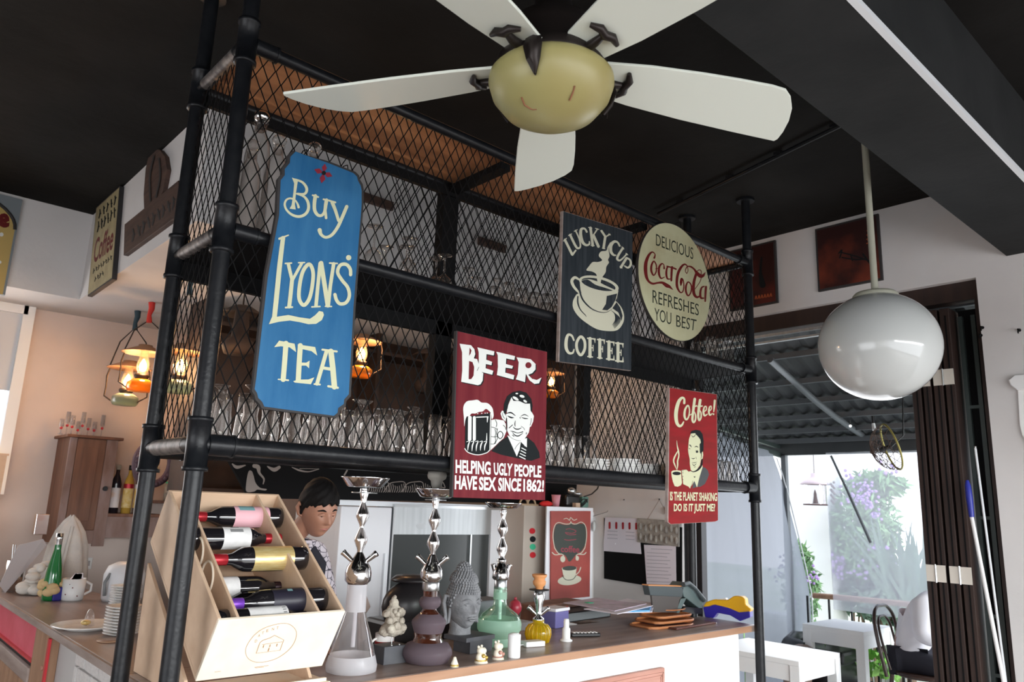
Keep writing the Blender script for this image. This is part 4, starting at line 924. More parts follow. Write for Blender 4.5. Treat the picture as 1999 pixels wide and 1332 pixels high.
def crs(u, v, d):
    p = at_plane(u, v, CO + cbv * d, cbv) - Vector(CO + cbv * d); return p.x, p.dot(Vector(ca))
bx, bs = crs(546, 1010, .03); bottle('dark wine bottle with a pink label, topmost in the crate', .446, crs(470, 1002, .03)[1], .050, -1, 'label_pink', 'foil_red', .05, .165, ('label_art_teal', [(.10, .15, -.3, .6)]))
bottle('dark wine bottle with white label and red capsule, second from the crate top', .016, crs(440, 1045, .03)[1], .046, 1, 'label_white', 'foil_red', .105, .19, ('label_art_grey', [(.125, .165, .0, .35), (.13, .155, -.4, -.2)]))
s3 = crs(500, 1083, .02)[1]
bottle('dark wine bottle with a wide gold label in the middle of the crate', .448, s3, .040, -1, 'label_gold', 'foil_red', .05, .175, None, 1.06)
bottle('dark wine bottle with a white label lying beneath the gold-labelled bottle', .016, s3 - .060, .125, 1, 'label_white', 'foil_dark', .05, .13)
bottle('dark wine bottle with a black label and purple capsule low in the crate', .446, crs(540, 1165, .03)[1], .052, -1, 'label_black', 'foil_purple', .06, .17, ('label_art_teal', [(.11, .125, .0, .3)]))
bottle('dark wine bottle with a large white label, lowest in the crate', .015, crs(520, 1192, .03)[1], .070, 1, 'label_white', 'foil_dark', .09, .20, ('label_art_grey', [(.185, .195, -.2 + .25 * k, -.1 + .25 * k) for k in range(4)]))
bottle('dark wine bottle with an orange capsule tucked under the low black-labelled bottle', .44, crs(540, 1165, .03)[1] + .10, .135, -1, None, 'foil_orange')

# ---------------------------------------------------------------- water pipes
mat('clay', (0.62, 0.27, 0.10), .6); mat('stone_bowl', (0.42, 0.40, 0.36), .6)
glassmat('frost_white', (.9, .9, .92), .3, .2, body=.75, bodycol=(.86, .86, .9)); glassmat('flask_clear', (.94, .93, .93), .35, .03, body=.10, bodycol=(.9, .88, .9))
glassmat('smoke_frost', (.5, .42, .45), .3, .3, body=.8, bodycol=(.24, .19, .22), power=.5); glassmat('amber_glass', (.55, .22, .12), .35, .05, body=.15, bodycol=(.3, .1, .05))
glassmat('green_frost', (.6, .85, .7), .3, .25, body=.72, bodycol=(.50, .74, .60), power=.6); glassmat('green_clear', (.72, .9, .78), .35, .05, body=.15, bodycol=(.55, .8, .62)); glassmat('yellow_glass', (.95, .75, .08), .4, .05, body=.35, bodycol=(.95, .75, .03))
def pipe(label, u0, v0, kz, kr, segs, pegs=None, tray=None, group='water pipes on the bar counter', crop=(600, 900, 3.084)):
    """segs: part name, material, [(crop half width, crop y)...] from the bottom up, on the vertical axis over pixel u0,v0"""
    B = at(u0, v0, 'z', CT); t = thing('water_pipe', label, 'water pipe', tuple(B), group)
    Z = lambda y: CT + (v0 - (crop[1] + y / crop[2])) * kz
    for nm, m, pr in segs:
        MB().lathe([(w / crop[2] * kr, max(Z(y), CT)) for w, y in pr], 32, (B.x, B.y, 0)).build(nm, m, t)
    if pegs:
        yb, yt, w0, w1 = pegs; ux = Vector(R_CAM[0]); ux.z = 0; ux.normalize()
        for s_ in (-1, 1):
            p = Vector((B.x, B.y, Z(yb))) + ux * s_ * w0 / crop[2] * kr; q = Vector((B.x, B.y, Z(yt))) + ux * s_ * w1 / crop[2] * kr
            MB().cyl(p, q, .008, .012, 14).cyl(q, q + (q - p) * .12, .014, .013, 14).build('hose_port', 'chrome', t)
    return t, B, Z
beads = lambda Y: [(14, Y + 75), (38, Y), (36, Y - 18), (12, Y - 75)]
t, B, Z = pipe('chrome water pipe on a clear conical flask with a frosted foot, nearest the wine crate', 685, 1311, .00206, .00220, [
    ('flask_foot', 'frost_white', [(0, 1272), (125, 1272), (140, 1262), (143, 1230), (128, 1172)]),
    ('flask', 'flask_clear', [(128, 1172), (120, 1140), (95, 1050), (72, 980), (58, 925)]),
    ('frosted_neck', 'frost_white', [(58, 925), (57, 850), (55, 770), (50, 765)]),
    ('down_tube', 'frost_white', [(12, 1130), (12, 930)]),
    ('dome', 'chrome', [(52, 770), (74, 745), (76, 700), (68, 665), (40, 620), (24, 590), (16, 575)]),
    ('stem', 'chrome', [(15, 590), (18, 560), (37, 512), (36, 490), (12, 430), (14, 415), (38, 362), (36, 340), (14, 280), (20, 245), (28, 215), (24, 190)]),
    ('small_disc', 'steel', [(5, 219), (76, 219), (76, 213), (5, 211)]),
    ('ash_tray', 'chrome', [(10, 182), (92, 182), (105, 175), (140, 128), (147, 122), (143, 120), (100, 168), (10, 174)])], pegs=(640, 585, 30, 92))
t, B, Z = pipe('chrome water pipe on a smoky brown bulbous vase with a stone bowl on top', 833, 1294, .00217, .00232, [
    ('vase', 'smoke_frost', [(0, 1222), (95, 1220), (120, 1208), (143, 1165), (140, 1135), (120, 1105), (88, 1092)]),
    ('amber_waist', 'amber_glass', [(88, 1092), (78, 1065), (82, 1040)]),
    ('vase_upper', 'smoke_frost', [(82, 1040), (92, 1010), (100, 985), (98, 970), (70, 940), (58, 930)]),
    ('amber_neck', 'amber_glass', [(58, 930), (42, 910), (40, 900)]),
    ('vase_top', 'smoke_frost', [(40, 902), (58, 885), (65, 862), (58, 840), (42, 828)]),
    ('amber_collar', 'amber_glass', [(42, 828), (42, 795)]),
    ('rubber_collar', 'steel', [(46, 795), (50, 790), (50, 750), (46, 742)]),
    ('dome', 'chrome', [(48, 742), (64, 722), (66, 700), (62, 670), (34, 620), (22, 590), (14, 575)]),
    ('stem', 'chrome', [(13, 600), (16, 560), (37, 520), (36, 495), (12, 440), (13, 425), (36, 380), (35, 355), (13, 300), (18, 270), (24, 240), (14, 225)]),
    ('small_disc', 'steel', [(5, 246), (64, 246), (64, 240), (5, 238)]),
    ('ash_tray', 'chrome', [(10, 232), (78, 230), (95, 222), (122, 180), (127, 172), (122, 172), (90, 216), (10, 224)]),
    ('clay_bowl', 'stone_bowl', [(22, 180), (32, 150), (36, 122), (54, 108), (58, 90), (54, 66), (44, 64), (40, 80), (0, 100)])], pegs=(650, 595, 26, 84))
t, B, Z = pipe('chrome water pipe on a pale green frosted vase, behind the two little figurines', 973, 1262, .00232, .00248, [
    ('vase_foot', 'green_frost', [(0, 1112), (86, 1112), (92, 1100), (88, 1060)]),
    ('vase', 'green_frost', [(88, 1060), (112, 1045), (134, 1010), (136, 975), (128, 945)]),
    ('vase_shoulder', 'green_clear', [(128, 945), (110, 915), (70, 885), (48, 868), (42, 850), (40, 825)]),
    ('frosted_ring', 'green_frost', [(42, 825), (42, 780)]),
    ('neck', 'green_clear', [(41, 780), (41, 748)]),
    ('down_tube', 'pale_trim', [(12, 950), (12, 760)]),
    ('rubber_collar', 'steel', [(38, 762), (40, 755), (40, 705), (36, 700)]),
    ('dome', 'chrome', [(48, 702), (55, 692), (52, 655), (34, 615), (22, 598), (18, 585)]),
    ('stem', 'chrome', [(14, 600), (30, 588), (28, 575), (14, 560), (34, 515), (33, 490), (12, 440), (13, 425), (33, 388), (31, 362), (12, 310), (18, 285), (22, 262), (14, 248)]),
    ('ash_tray', 'chrome', [(10, 246), (80, 244), (92, 240), (115, 212), (118, 206), (112, 206), (88, 234), (10, 238)])], pegs=(660, 610, 40, 50))
t, B, Z = pipe('small water pipe with a ribbed yellow glass base and an orange clay bowl', 1050, 1254, .00232, .00245, [
    ('yellow_base', 'yellow_glass', [(0, 1100), (55, 1100), (66, 1090), (82, 1040), (78, 1005), (58, 978), (38, 968), (36, 955)]),
    ('collar', 'yellow_glass', [(38, 955), (38, 948)]),
    ('stem', 'chrome', [(36, 948), (36, 938), (18, 925), (22, 890), (26, 850), (40, 795), (30, 760), (22, 752)]),
    ('black_disc', 'black_plastic', [(5, 757), (66, 757), (66, 751), (5, 749)]),
    ('clay_bowl', 'clay', [(22, 752), (26, 735), (40, 720), (43, 700), (36, 690), (34, 682), (46, 668), (50, 655), (44, 652), (38, 672), (0, 690)])], pegs=(915, 872, 15, 62))
rb = MB()
for k in range(18):
    a = 2 * PI * k / 18
    rb.tube([(B.x + w / 3.084 * .00247 * math.cos(a), B.y + w / 3.084 * .00247 * math.sin(a), Z(y)) for w, y in ((58, 1098), (70, 1085), (83, 1040), (79, 1005), (59, 978))], .0028, 5)
rb.build('glass_rib', 'yellow_glass', t, kind='stuff')
# ---------------------------------------------------------------- sculpted heads (used for the statue and the people)
def sstep(a, b, x):
    t = min(max((x - a) / (b - a), 0), 1); return t * t * (3 - 2 * t)
def head_grid(w, d, h, M, nu=64, nv=52, nose=1.0, narrow=.30, ears=True, neck=None):
    """face looks along local -Y, z up; M places it"""
    mb = MB(); vs = []
    g = lambda x, s: math.exp(-(x / s) ** 2)
    for i in range(nv + 1):
        th = PI * i / nv
        for j in range(nu):
            ph = 2 * PI * j / nu
            x, y, z = math.sin(th) * math.sin(ph), -math.sin(th) * math.cos(ph), math.cos(th)
            k = max(0, -z); X, Y, Z = w * x, d * y, h * z
            X *= 1 - narrow * k ** 1.3; fr = sstep(-.1, .55, -y)
            if y > 0: Y *= 1 - .30 * k ** 1.2
            else: Y *= 1 + .10 * k * (1 - g(x, .5))
            xx = X / w; d_ = 0
            d_ -= .20 * nose * g(xx, .12 + .06 * g(z + .20, .1)) * (sstep(.22, -.16, z) * sstep(-.32, -.20, z))
            d_ += .085 * (g(abs(xx) - .34, .17) * g(z - .06, .10))
            d_ -= .045 * g(z - .20, .07) * g(xx, .6)
            d_ -= .04 * g(abs(xx) - .42, .2) * g(z + .2, .16)
            d_ -= .055 * g(xx, .22) * (g(z + .42, .035) + g(z + .51, .04)); d_ += .02 * g(xx, .25) * g(z + .465, .018)
            d_ += .035 * g(xx, .25) * g(z + .62, .06); d_ -= .07 * g(xx, .25) * g(z + .82, .14)
            Y += d_ * d * fr
            vs.append(M @ Vector((X, Y, Z)))
    mb.add(vs, [(i * nu + j, (i + 1) * nu + j, (i + 1) * nu + (j + 1) % nu, i * nu + (j + 1) % nu) for i in range(nv) for j in range(nu)], True)
    return mb
def head_frame(c, yaw, pitch, roll=0):
    return Matrix.Translation(c) @ Matrix.Rotation(yaw, 4, 'Z') @ Matrix.Rotation(pitch, 4, 'X') @ Matrix.Rotation(roll, 4, 'Y')

# ---------------------------------------------------------------- stone head on its stand
mat('grey_stone', (0.16, 0.165, 0.175), .8, c2=(.24, .245, .255), scale=25, bump=.3, bscale=90)
mat('dark_block', (0.065, 0.068, 0.078), .55, c2=(.09, .092, .1), scale=10); mat('pale_stone', (0.50, 0.46, 0.38), .9, c2=(.32, .28, .23), scale=30, bump=.8, bscale=60)
bc = at(905, 1172, 'y', .33); yaw = math.radians(-6)
MH = head_frame(bc + Vector((0, 0, -.012)), yaw, math.radians(4))
sb = thing('stone_statue', 'grey stone head with tight curls and long ears on a dark block stand', 'statue', (bc.x, bc.y, CT))
hd = head_grid(.076, .092, .118, MH, nose=1.45, narrow=.22)
nk = [(.060, -.150), (.055, -.135), (.050, -.110), (.052, -.08), (.045, -.05)]
hd.lathe(nk, 24, M=MH @ Matrix.Translation((0, .012, -.01)))
hd.add([MH @ Vector((.060 * math.cos(a), .012 + .060 * math.sin(a), -.160)) for a in np.linspace(0, 2 * PI, 24, endpoint=False)], [tuple(range(24))[::-1]])
hd.build('face', 'grey_stone', sb)
for s_ in (-1, 1):
    e = MB(); e.tube([MH @ Vector((s_ * .076, .01, .03)), MH @ Vector((s_ * .090, .018, .035)), MH @ Vector((s_ * .095, .022, .0)), MH @ Vector((s_ * .088, .012, -.05)), MH @ Vector((s_ * .086, .008, -.095)), MH @ Vector((s_ * .074, .004, -.085)), MH @ Vector((s_ * .072, .0, -.02))], [.009, .010, .011, .009, .011, .009, .008], 8)
    e.build('ear', 'grey_stone', sb)
cu = MB(); cu.ball(MH @ Vector((0, .012, .095)), .062, 10, (1, 1.05, .85)).ball(MH @ Vector((0, .018, .135)), .036, 10, (1, 1, 1.3))
for i in range(16):
    th = PI * .5 * i / 15 * 1.03 + .02
    n = max(1, int(2 * PI * math.sin(th) * .09 / .0135))
    for j in range(n):
        ph = 2 * PI * (j + .5 * (i % 2)) / n
        x, y, z = math.sin(th) * math.sin(ph), -math.sin(th) * math.cos(ph), math.cos(th)
        if -y > .35 and z < .38: continue
        if -y > 0 and z < .2 and abs(x) < .97: continue
        cu.ball(MH @ Vector((.078 * x, .094 * y + .003, .120 * z)), .0075, 3)
for i in range(9):
    th = .12 + i * .17; n = max(1, int(2 * PI * math.sin(th) * .064 / .0135))
    for j in range(n):
        ph = 2 * PI * (j + .5 * (i % 2)) / n; cu.ball(MH @ Vector((.064 * math.sin(th) * math.sin(ph), .012 - .066 * math.sin(th) * math.cos(ph), .095 + .055 * math.cos(th))), .0075, 3)
for i in range(6):
    th = .1 + i * .28; n = max(1, int(2 * PI * math.sin(th) * .037 / .012))
    for j in range(n):
        ph = 2 * PI * j / n; cu.ball(MH @ Vector((.037 * math.sin(th) * math.sin(ph), .018 - .037 * math.sin(th) * math.cos(ph), .135 + .048 * math.cos(th))), .0068, 3)
cu.build('curls', 'grey_stone', sb, kind='stuff')
fe = MB()
for s_ in (-1, 1):
    fe.tube([MH @ Vector((s_ * .010, -.086, .008)), MH @ Vector((s_ * .026, -.087, .014)), MH @ Vector((s_ * .044, -.076, .006))], .0022, 6)
    fe.ball(MH @ Vector((s_ * .027, -.0795, .004)), .0095, 6, (1.3, .5, .6)); fe.tube([MH @ Vector((s_ * .008, -.092, .022)), MH @ Vector((s_ * .028, -.0905, .034)), MH @ Vector((s_ * .052, -.075, .022))], .0018, 6)
fe.tube([MH @ Vector((-.024, -.0885, -.052)), MH @ Vector((-.010, -.096, -.049)), MH @ Vector((0, -.0955, -.051)), MH @ Vector((.010, -.096, -.049)), MH @ Vector((.024, -.0885, -.052))], [.002, .004, .0035, .004, .002], 6).tube([MH @ Vector((-.018, -.089, -.060)), MH @ Vector((0, -.0965, -.062)), MH @ Vector((.018, -.089, -.060))], [.002, .005, .002], 6)
fe.build('eyelids_and_lips', 'grey_stone', sb)
MB().cyl((bc.x + .01, bc.y, 1.0), (bc.x + .01, bc.y, 1.05), .004, n=10).build('pin', 'steel', sb)
Mb = Matrix.Translation((bc.x + .03, bc.y - .02, 0)) @ Matrix.Rotation(math.radians(6), 4, 'Z')
MB().box(-.095, .095, -.075, .075, .985, 1.005, Mb).build('slab', 'dark_block', sb, bevel=.002)
MB().box(-.055, .095, -.06, .05, CT, .985, Mb).build('foot_block', 'dark_block', sb, bevel=.002)

# small weathered carving on a block
c = at(762, 1293, 'z', CT)
sm = thing('stone_carving', 'small weathered seated stone figure pinned on a slate block', 'statue', (c.x, c.y, CT))
MB().box(c.x - .064, c.x + .056, c.y - .045, c.y + .045, CT, CT + .072).build('block', 'dark_block', sm, bevel=.002)
MB().cyl((c.x, c.y, CT + .07), (c.x, c.y, CT + .11), .0025, n=8).build('pin', 'steel', sm)
for u in (-.02, .02): MB().ball((c.x + u, c.y - .03, CT + .073), .005, 5).build('screw', 'steel', sm)
f = MB(); q = lambda x, z, r, sc=(1, 1, 1), y=0: f.ball((c.x + x, c.y + y, CT + z), r, 8, sc)
q(0, .135, .052, (1.05, .8, .62)); q(-.038, .128, .024); q(.040, .130, .024); q(0, .165, .034, (1.1, .8, 1)); q(-.028, .172, .016, y=-.02); q(.03, .168, .016, y=-.02)
q(0, .205, .032, (1.15, .85, 1.05)); q(-.036, .198, .018); q(.038, .200, .019); q(0, .235, .022, (1, .9, 1.3)); q(-.012, .212, .010, y=-.028); q(.012, .212, .01, y=-.028); q(0, .198, .011, y=-.03); q(0, .262, .010)
q(-.03, .14, .02, y=-.03); q(.028, .142, .02, y=-.03); q(0, .15, .018, y=-.035)
fo = f.build('figure', 'pale_stone', sm)
tx_ = bpy.data.textures.new('rough', 'CLOUDS'); tx_.noise_scale = .018
dm = fo.modifiers.new('rough', 'DISPLACE'); dm.texture = tx_; dm.strength = .012; dm.texture_coords = 'LOCAL'

# ---------------------------------------------------------------- small things on the counter
mat('cream_ceramic', (0.80, 0.74, 0.60), .3); mat('gold_paint', (0.60, 0.40, 0.10), .3, .6); mat('pottery_red', (.35, .03, .05), .35)
def figurine(u, v, label, wn, hn, cols):
    p = at(u, v, 'z', CT); t = thing('figurine', label, 'figurine', tuple(p), 'ceramic figurines at the counter edge')
    f = MB(); f.ball(p + Vector((0, 0, .022)), .024, 8, (wn, .8, 1)).ball(p + Vector((-.008, -.004, .05 * hn)), .017, 8).ball(p + Vector((.013, .002, .047 * hn)), .014, 8).ball(p + Vector((-.018, 0, .066 * hn)), .006, 5).ball(p + Vector((.0, 0, .068 * hn)), .006, 5)
    f.cyl(p, p + Vector((0, 0, .008)), .028 * wn, .024 * wn, 16); f.build('body', 'cream_ceramic', t)
    g_ = MB(); g_.ball(p + Vector((-.004, -.020, .03)), .009, 6).ball(p + Vector((.016, -.016, .022)), .008, 6).cyl(p + Vector((0, 0, .009)), p + Vector((0, 0, .013)), .0255 * wn, n=16); g_.build('gilding', cols, t)
figurine(939, 1294, 'tiny cream ceramic figurine with gold patches, middle of the three at the counter edge', 1.1, 1.0, 'gold_paint')
figurine(972, 1287, 'tiny cream ceramic figurine in front of the green water pipe', 1.0, 1.1, 'carved_wood')
p = at(887, 1302, 'z', CT); t = thing('figurine', 'smallest ceramic figurine, a cream cone shape left of the other two', 'figurine', tuple(p), 'ceramic figurines at the counter edge')
MB().lathe([(.0, 0), (.019, 0), (.017, .01), (.009, .028), (.006, .038), (0, .04)], 14, tuple(p)).build('body', 'cream_ceramic', t); MB().lathe([(.0185, .003), (.019, .007), (.017, .010)], 14, tuple(p)).build('gilding', 'gold_paint', t)
p = at(1003, 1284, 'z', CT); t = thing('white_cylinder', 'plain white cylindrical pot standing at the counter edge by the green vase', 'pot', tuple(p))
MB().lathe([(0, 0), (.028, 0), (.029, .004), (.029, .098), (.026, .101), (.0, .101)], 28, tuple(p)).build('body', 'porcelain', t); MB().lathe([(.0, .1015), (.02, .1015), (.02, .104), (0, .104)], 20, tuple(p)).build('lid', 'white_china', t)
p = at(1040, 1262, 'z', CT); t = thing('white_adapter', 'flat white plastic box lying between the yellow water pipe and the white pot', 'box', tuple(p))
Mx = Matrix.Translation(p) @ Matrix.Rotation(math.radians(-12), 4, 'Z')
MB().box(-.055, .055, -.03, .03, .001, .026, Mx).build('case', 'porcelain', t, bevel=.005); MB().tube([Mx @ Vector((-.055, 0, .01)), Mx @ Vector((-.09, .01, .005)), Mx @ Vector((-.12, .05, .004))], .003, 6).build('cable', 'porcelain', t)
p = at(1105, 1252, 'z', CT); t = thing('white_bottle', 'white plastic nozzle bottle on a round foot beside the remote control', 'bottle', tuple(p))
MB().lathe([(0, 0), (.032, 0), (.033, .006), (.022, .012), (.021, .014), (.021, .062), (.015, .066), (.014, .1), (.012, .108), (.0, .11)], 24, tuple(p)).build('body', 'porcelain', t); MB().lathe([(.0145, .09), (.0155, .092), (.0155, .094), (.0145, .096)], 20, tuple(p)).build('ring', 'white_china', t)
p = at(1141, 1243, 'z', CT); t = thing('remote_control', 'black remote control with white buttons lying on the counter', 'remote control', tuple(p))
Mx = Matrix.Translation(p) @ Matrix.Rotation(math.radians(-25), 4, 'Z')
MB().box(-.085, .085, -.025, .025, .001, .02, Mx).build('case', 'black_plastic', t, bevel=.006)
for i in range(7):
    for j in range(3): MB().box(-.07 + i * .021, -.058 + i * .021, -.018 + j * .014, -.009 + j * .014, .0195, .0225, Mx).build('button', 'white_china', t)
# wooden trays stacked
mat('tray_wood', (0.50, 0.20, 0.075), .35, c2=(.38, .13, .05), scale=10, stretch=(.3, 2, 1))
for k, (u, v, a, rx, ry) in enumerate(((1292, 1222, -.10, .19, .10), (1298, 1218, -.06, .18, .10), (1300, 1214, -.02, .165, .09))):
    p = at(u, v, 'z', CT); z = .001 + k * .017; p.z = CT + z; t = thing('wooden_tray', ['bottom', 'middle', 'top'][k] + ' one of the thin orange-brown wooden trays stacked on the counter', 'tray', tuple(p), 'stacked wooden trays')
    pts = [(max(-1, min(1, 1.25 * math.cos(q_))) * rx, max(-1, min(1, 1.25 * math.sin(q_))) * ry) for q_ in np.linspace(0, 2 * PI, 40, endpoint=False)]
    Mx = Matrix.Translation(p) @ Matrix.Rotation(a, 4, 'Z')
    MB().prism([Mx @ Vector((x, y, 0)) for x, y in pts], (0, 0, .006)).build('base', 'tray_wood', t)
    MB().tube([Mx @ Vector((x, y, .008)) for x, y in pts], .007, 6, closed=True).build('rim', 'tray_wood', t)
p = at(1325, 1203, 'z', CT); t = thing('oval_dish', 'orange-brown oval wooden dish on top of the stacked trays', 'dish', tuple(p)); p2 = at(1302, 1209, 'z', CT)
MB().lathe([(0, .055), (.09, .056), (.125, .066), (.13, .068), (.12, .062), (.0, .050)], 32, M=Matrix.Translation(p2) @ Matrix.Diagonal((1.1, .75, 1, 1))).build('bowl', 'tray_wood', t); MB().tube([p2 + Vector((.14 * math.cos(a), .097 * math.sin(a), .067)) for a in np.linspace(0, 2 * PI, 40, endpoint=False)], .004, 6, closed=True).build('rim', 'tray_wood', t)
# leather-brown menu folder
p = at(1375, 1215, 'z', CT); t = thing('menu_folder', 'dark red-brown menu folder lying flat near the right end of the counter', 'folder', tuple(p)); mat('folder_brown', (.10, .03, .02), .35)
Mx = Matrix.Translation((3.12, .36, CT)) @ Matrix.Rotation(math.radians(4), 4, 'Z')
MB().box(-.22, .24, -.17, .14, .001, .008, Mx).build('cover', 'folder_brown', t, bevel=.002); MB().box(-.215, .23, -.165, .135, .008, .011, Mx).build('pages', 'folder_brown', t)
MB().box(.235, .243, -.172, .142, .001, .009, Mx).build('metal_edge', 'steel', t)

# black tray (drawer) with papers and a blue folder, behind the counter edge
z0 = .93
q1, q2 = at(1140, 1232, 'z', CT), at(1245, 1204, 'z', CT)
t = thing('cash_drawer', 'flat black cash drawer with a grey front lying under the papers', 'drawer', (2.75, .72, CT))
Mx = Matrix.Translation((2.47, .68, CT)) @ Matrix.Rotation(math.radians(6), 4, 'Z')
MB().box(-.02, .52, 0, .28, .001, .058, Mx).build('case', 'black_plastic', t, bevel=.003); MB().box(.01, .50, -.006, .001, .008, .052, Mx).build('front_panel', 'grey_plastic', t)
t = thing('coin_tray', 'small red clips standing on the black cash drawer', 'clips', (2.5, .70, CT + .06), )
for k in (0, .045): MB().prism([Mx @ Vector((.02 + k, .01, .0585)), Mx @ Vector((.05 + k, .01, .0585)), Mx @ Vector((.035 + k, .01, .095))], (0, .012, 0)).build('clip', 'foil_red', t)
pz = CT + .105
t = thing('paper_stack', 'loose stack of printed pages spread on the wooden block by the red cabinet', 'papers', (2.7, .85, pz)); mat('print_grey', (.42, .38, .42), .6, c2=(.6, .5, .6), scale=10); mat('folder_blue', (.10, .42, .85), .4); mat('print_green', (.05, .45, .25), .5)
P = [at(1100, 1178, 'z', pz), at(1165, 1168, 'z', pz), at(1215, 1176, 'z', pz), at(1262, 1180, 'z', pz), at(1200, 1194, 'z', pz)]
MB().prism(P, (0, 0, .004)).build('sheet', 'print_grey', t)
P = [at(1140, 1190, 'z', pz - .005), at(1225, 1170, 'z', pz - .005), at(1290, 1180, 'z', pz - .005), at(1205, 1200, 'z', pz - .005)]
MB().prism(P, (0, 0, .003)).build('sheet', 'paper', t)
e = at(1150, 1177, 'z', pz + .005); MB().lathe([(0, 0), (.03, 0), (.03, .001), (0, .001)], 16, tuple(e)).build('green_print', 'print_green', t)
t = thing('blue_folder', 'bright blue plastic folder under the loose papers', 'folder', (2.9, .85, pz))
P = [at(1196, 1196, 'z', pz - .012), at(1205, 1184, 'z', pz - .012), at(1272, 1180, 'z', pz - .012), at(1268, 1194, 'z', pz - .012)]
MB().prism(P, (0, 0, .006)).build('cover', 'folder_blue', t); MB().prism([p_ + Vector((.01, -.012, -.005)) for p_ in P], (0, 0, .004)).build('pages', 'paper', t)
t = thing('wooden_block', 'dark wooden block under the papers beside the purple box', 'block', (2.5, .9, CT))
Mx = Matrix.Translation((2.45, .80, CT)) @ Matrix.Rotation(math.radians(8), 4, 'Z')
MB().box(-.06, .45, .0, .16, .06, .092, Mx).build('block', 'brown_wood', t, bevel=.003); MB().box(-.05, .44, .02, .14, .001, .06, Mx).build('foot', 'brown_wood', t)
# purple lidded box
mat('purple_box', (.14, .13, .32), .5); c = at(1105, 1230, 'z', CT)
t = thing('storage_box', 'purple box with a white lid standing behind the yellow water pipe', 'box', (c.x + .05, c.y + .12, CT)); Mx = Matrix.Translation((c.x + .03, c.y + .1, CT)) @ Matrix.Rotation(math.radians(10), 4, 'Z')
MB().box(-.075, .06, -.04, .06, .001, .09, Mx).build('body', 'purple_box', t, bevel=.004); MB().box(-.08, .065, -.045, .065, .09, .108, Mx).build('lid', 'appliance_white', t, bevel=.005)
# red pot
c = at(1020, 1230, 'z', CT); t = thing('red_pot', 'round dark red pottery jar between the green and yellow water pipes', 'jar', (c.x + .1, c.y + .2, CT)); q = Vector((c.x + .05, c.y + .12, CT))
MB().lathe([(0, .06), (.02, .06), (.036, .085), (.038, .105), (.03, .13), (.014, .142), (.0, .143)], 24, tuple(q)).build('jar', 'pottery_red', t); MB().lathe([(0, 0), (.03, 0), (.03, .06), (0, .06)], 20, tuple(q)).build('stand', 'black_plastic', t); MB().ball(q + Vector((0, 0, .15)), .009, 6).build('knob', 'pottery_red', t)

# telephone / till display: sloping grey terminal
mat('phone_grey', (.055, .07, .075), .45); mat('phone_face', (.075, .066, .062), .5); mat('phone_green', (.10, .14, .14), .4)
c = at(1310, 1196, 'z', CT); t = thing('card_terminal', 'grey desk telephone propped up at a slant near the counter end', 'telephone', (c.x, c.y, CT))
Pp = lambda u, v, y=.62: at(u, v, 'y', y)
Yb = .42
a1, a2, a3, a4 = Pp(1276, 1196, Yb), Pp(1272, 1163, Yb), Pp(1330, 1166, Yb), Pp(1320, 1196, Yb)
MB().prism([a1, a2, a3, a4], (0, .012, 0)).build('paper_sleeve', 'phone_face', t)
b1, b2, b3, b4 = Pp(1270, 1163, Yb), Pp(1266, 1144, Yb), Pp(1335, 1146, Yb), Pp(1332, 1167, Yb)
MB().prism([b1, b2, b3, b4], (0, .05, 0)).build('upper_body', 'phone_grey', t, bevel=.004); MB().prism([b2, b3, b3 + Vector((0, 0, .006)), b2 + Vector((0, 0, .006))], (0, .05, 0)).build('orange_edge', 'clay', t)
s_ = MB(); s_.prism([Pp(1331, 1145, Yb), Pp(1337, 1137, Yb), Pp(1352, 1140, Yb), Pp(1374, 1172, Yb), Pp(1370, 1192, Yb), Pp(1335, 1165, Yb)], (0, .10, 0)); s_.build('key_deck', 'phone_green', t, bevel=.004)
h_ = MB(); h_.tube([Pp(1334, 1142, Yb - .02), Pp(1345, 1139, Yb - .02), Pp(1358, 1150, Yb - .02), Pp(1374, 1172, Yb - .02)], [.016, .014, .012, .017], 10); h_.build('handset', 'phone_grey', t)
MB().prism([Pp(1327, 1170, Yb), Pp(1340, 1168, Yb), Pp(1326, 1197, Yb), Pp(1321, 1197, Yb)], (0, .02, 0)).build('prop_leg', 'phone_green', t); MB().prism([Pp(1334, 1185, Yb), Pp(1372, 1188, Yb), Pp(1370, 1199, Yb), Pp(1330, 1199, Yb)], (0, .12, 0)).build('foot', 'black_plastic', t)
# yellow and blue card machine
mat('machine_yellow', (.80, .42, .01), .35); mat('machine_blue', (.03, .02, .30), .35)
c = at(1420, 1207, 'z', CT); t = thing('card_machine', 'yellow and navy hand-held card machine lying at the right end of the counter', 'card machine', (c.x, c.y, CT)); Y2 = .36
PA, PB_ = at(1376, 1203, 'z', CT), at(1462, 1213, 'z', CT); sh2 = Vector((-.07, 0, 0)); NN = Vector((PB_.y - PA.y, PA.x - PB_.x, 0)).normalized(); NN = NN if NN.x > 0 else -NN
def Q(u, v, y=Y2):
    p_ = at_plane(u, v, PA + sh2 + NN * (y - Y2), NN)
    if p_.z < CT + .028: p_.z = CT + .001
    return p_
MB().prism([Q(1372, 1186), Q(1390, 1180), Q(1420, 1185), Q(1440, 1192), Q(1463, 1190), Q(1464, 1206), Q(1444, 1209), Q(1425, 1202), Q(1400, 1197), Q(1392, 1202), Q(1376, 1201)], NN * .065).build('base', 'machine_blue', t, bevel=.005)
MB().prism([Q(1372, 1185), Q(1378, 1176), Q(1392, 1171), Q(1420, 1172), Q(1432, 1164), Q(1448, 1165), Q(1454, 1170), Q(1455, 1181), Q(1466, 1190), Q(1463, 1196), Q(1443, 1198), Q(1425, 1190), Q(1395, 1181), Q(1388, 1187)], NN * .065).build('shell', 'machine_yellow', t, bevel=.006)
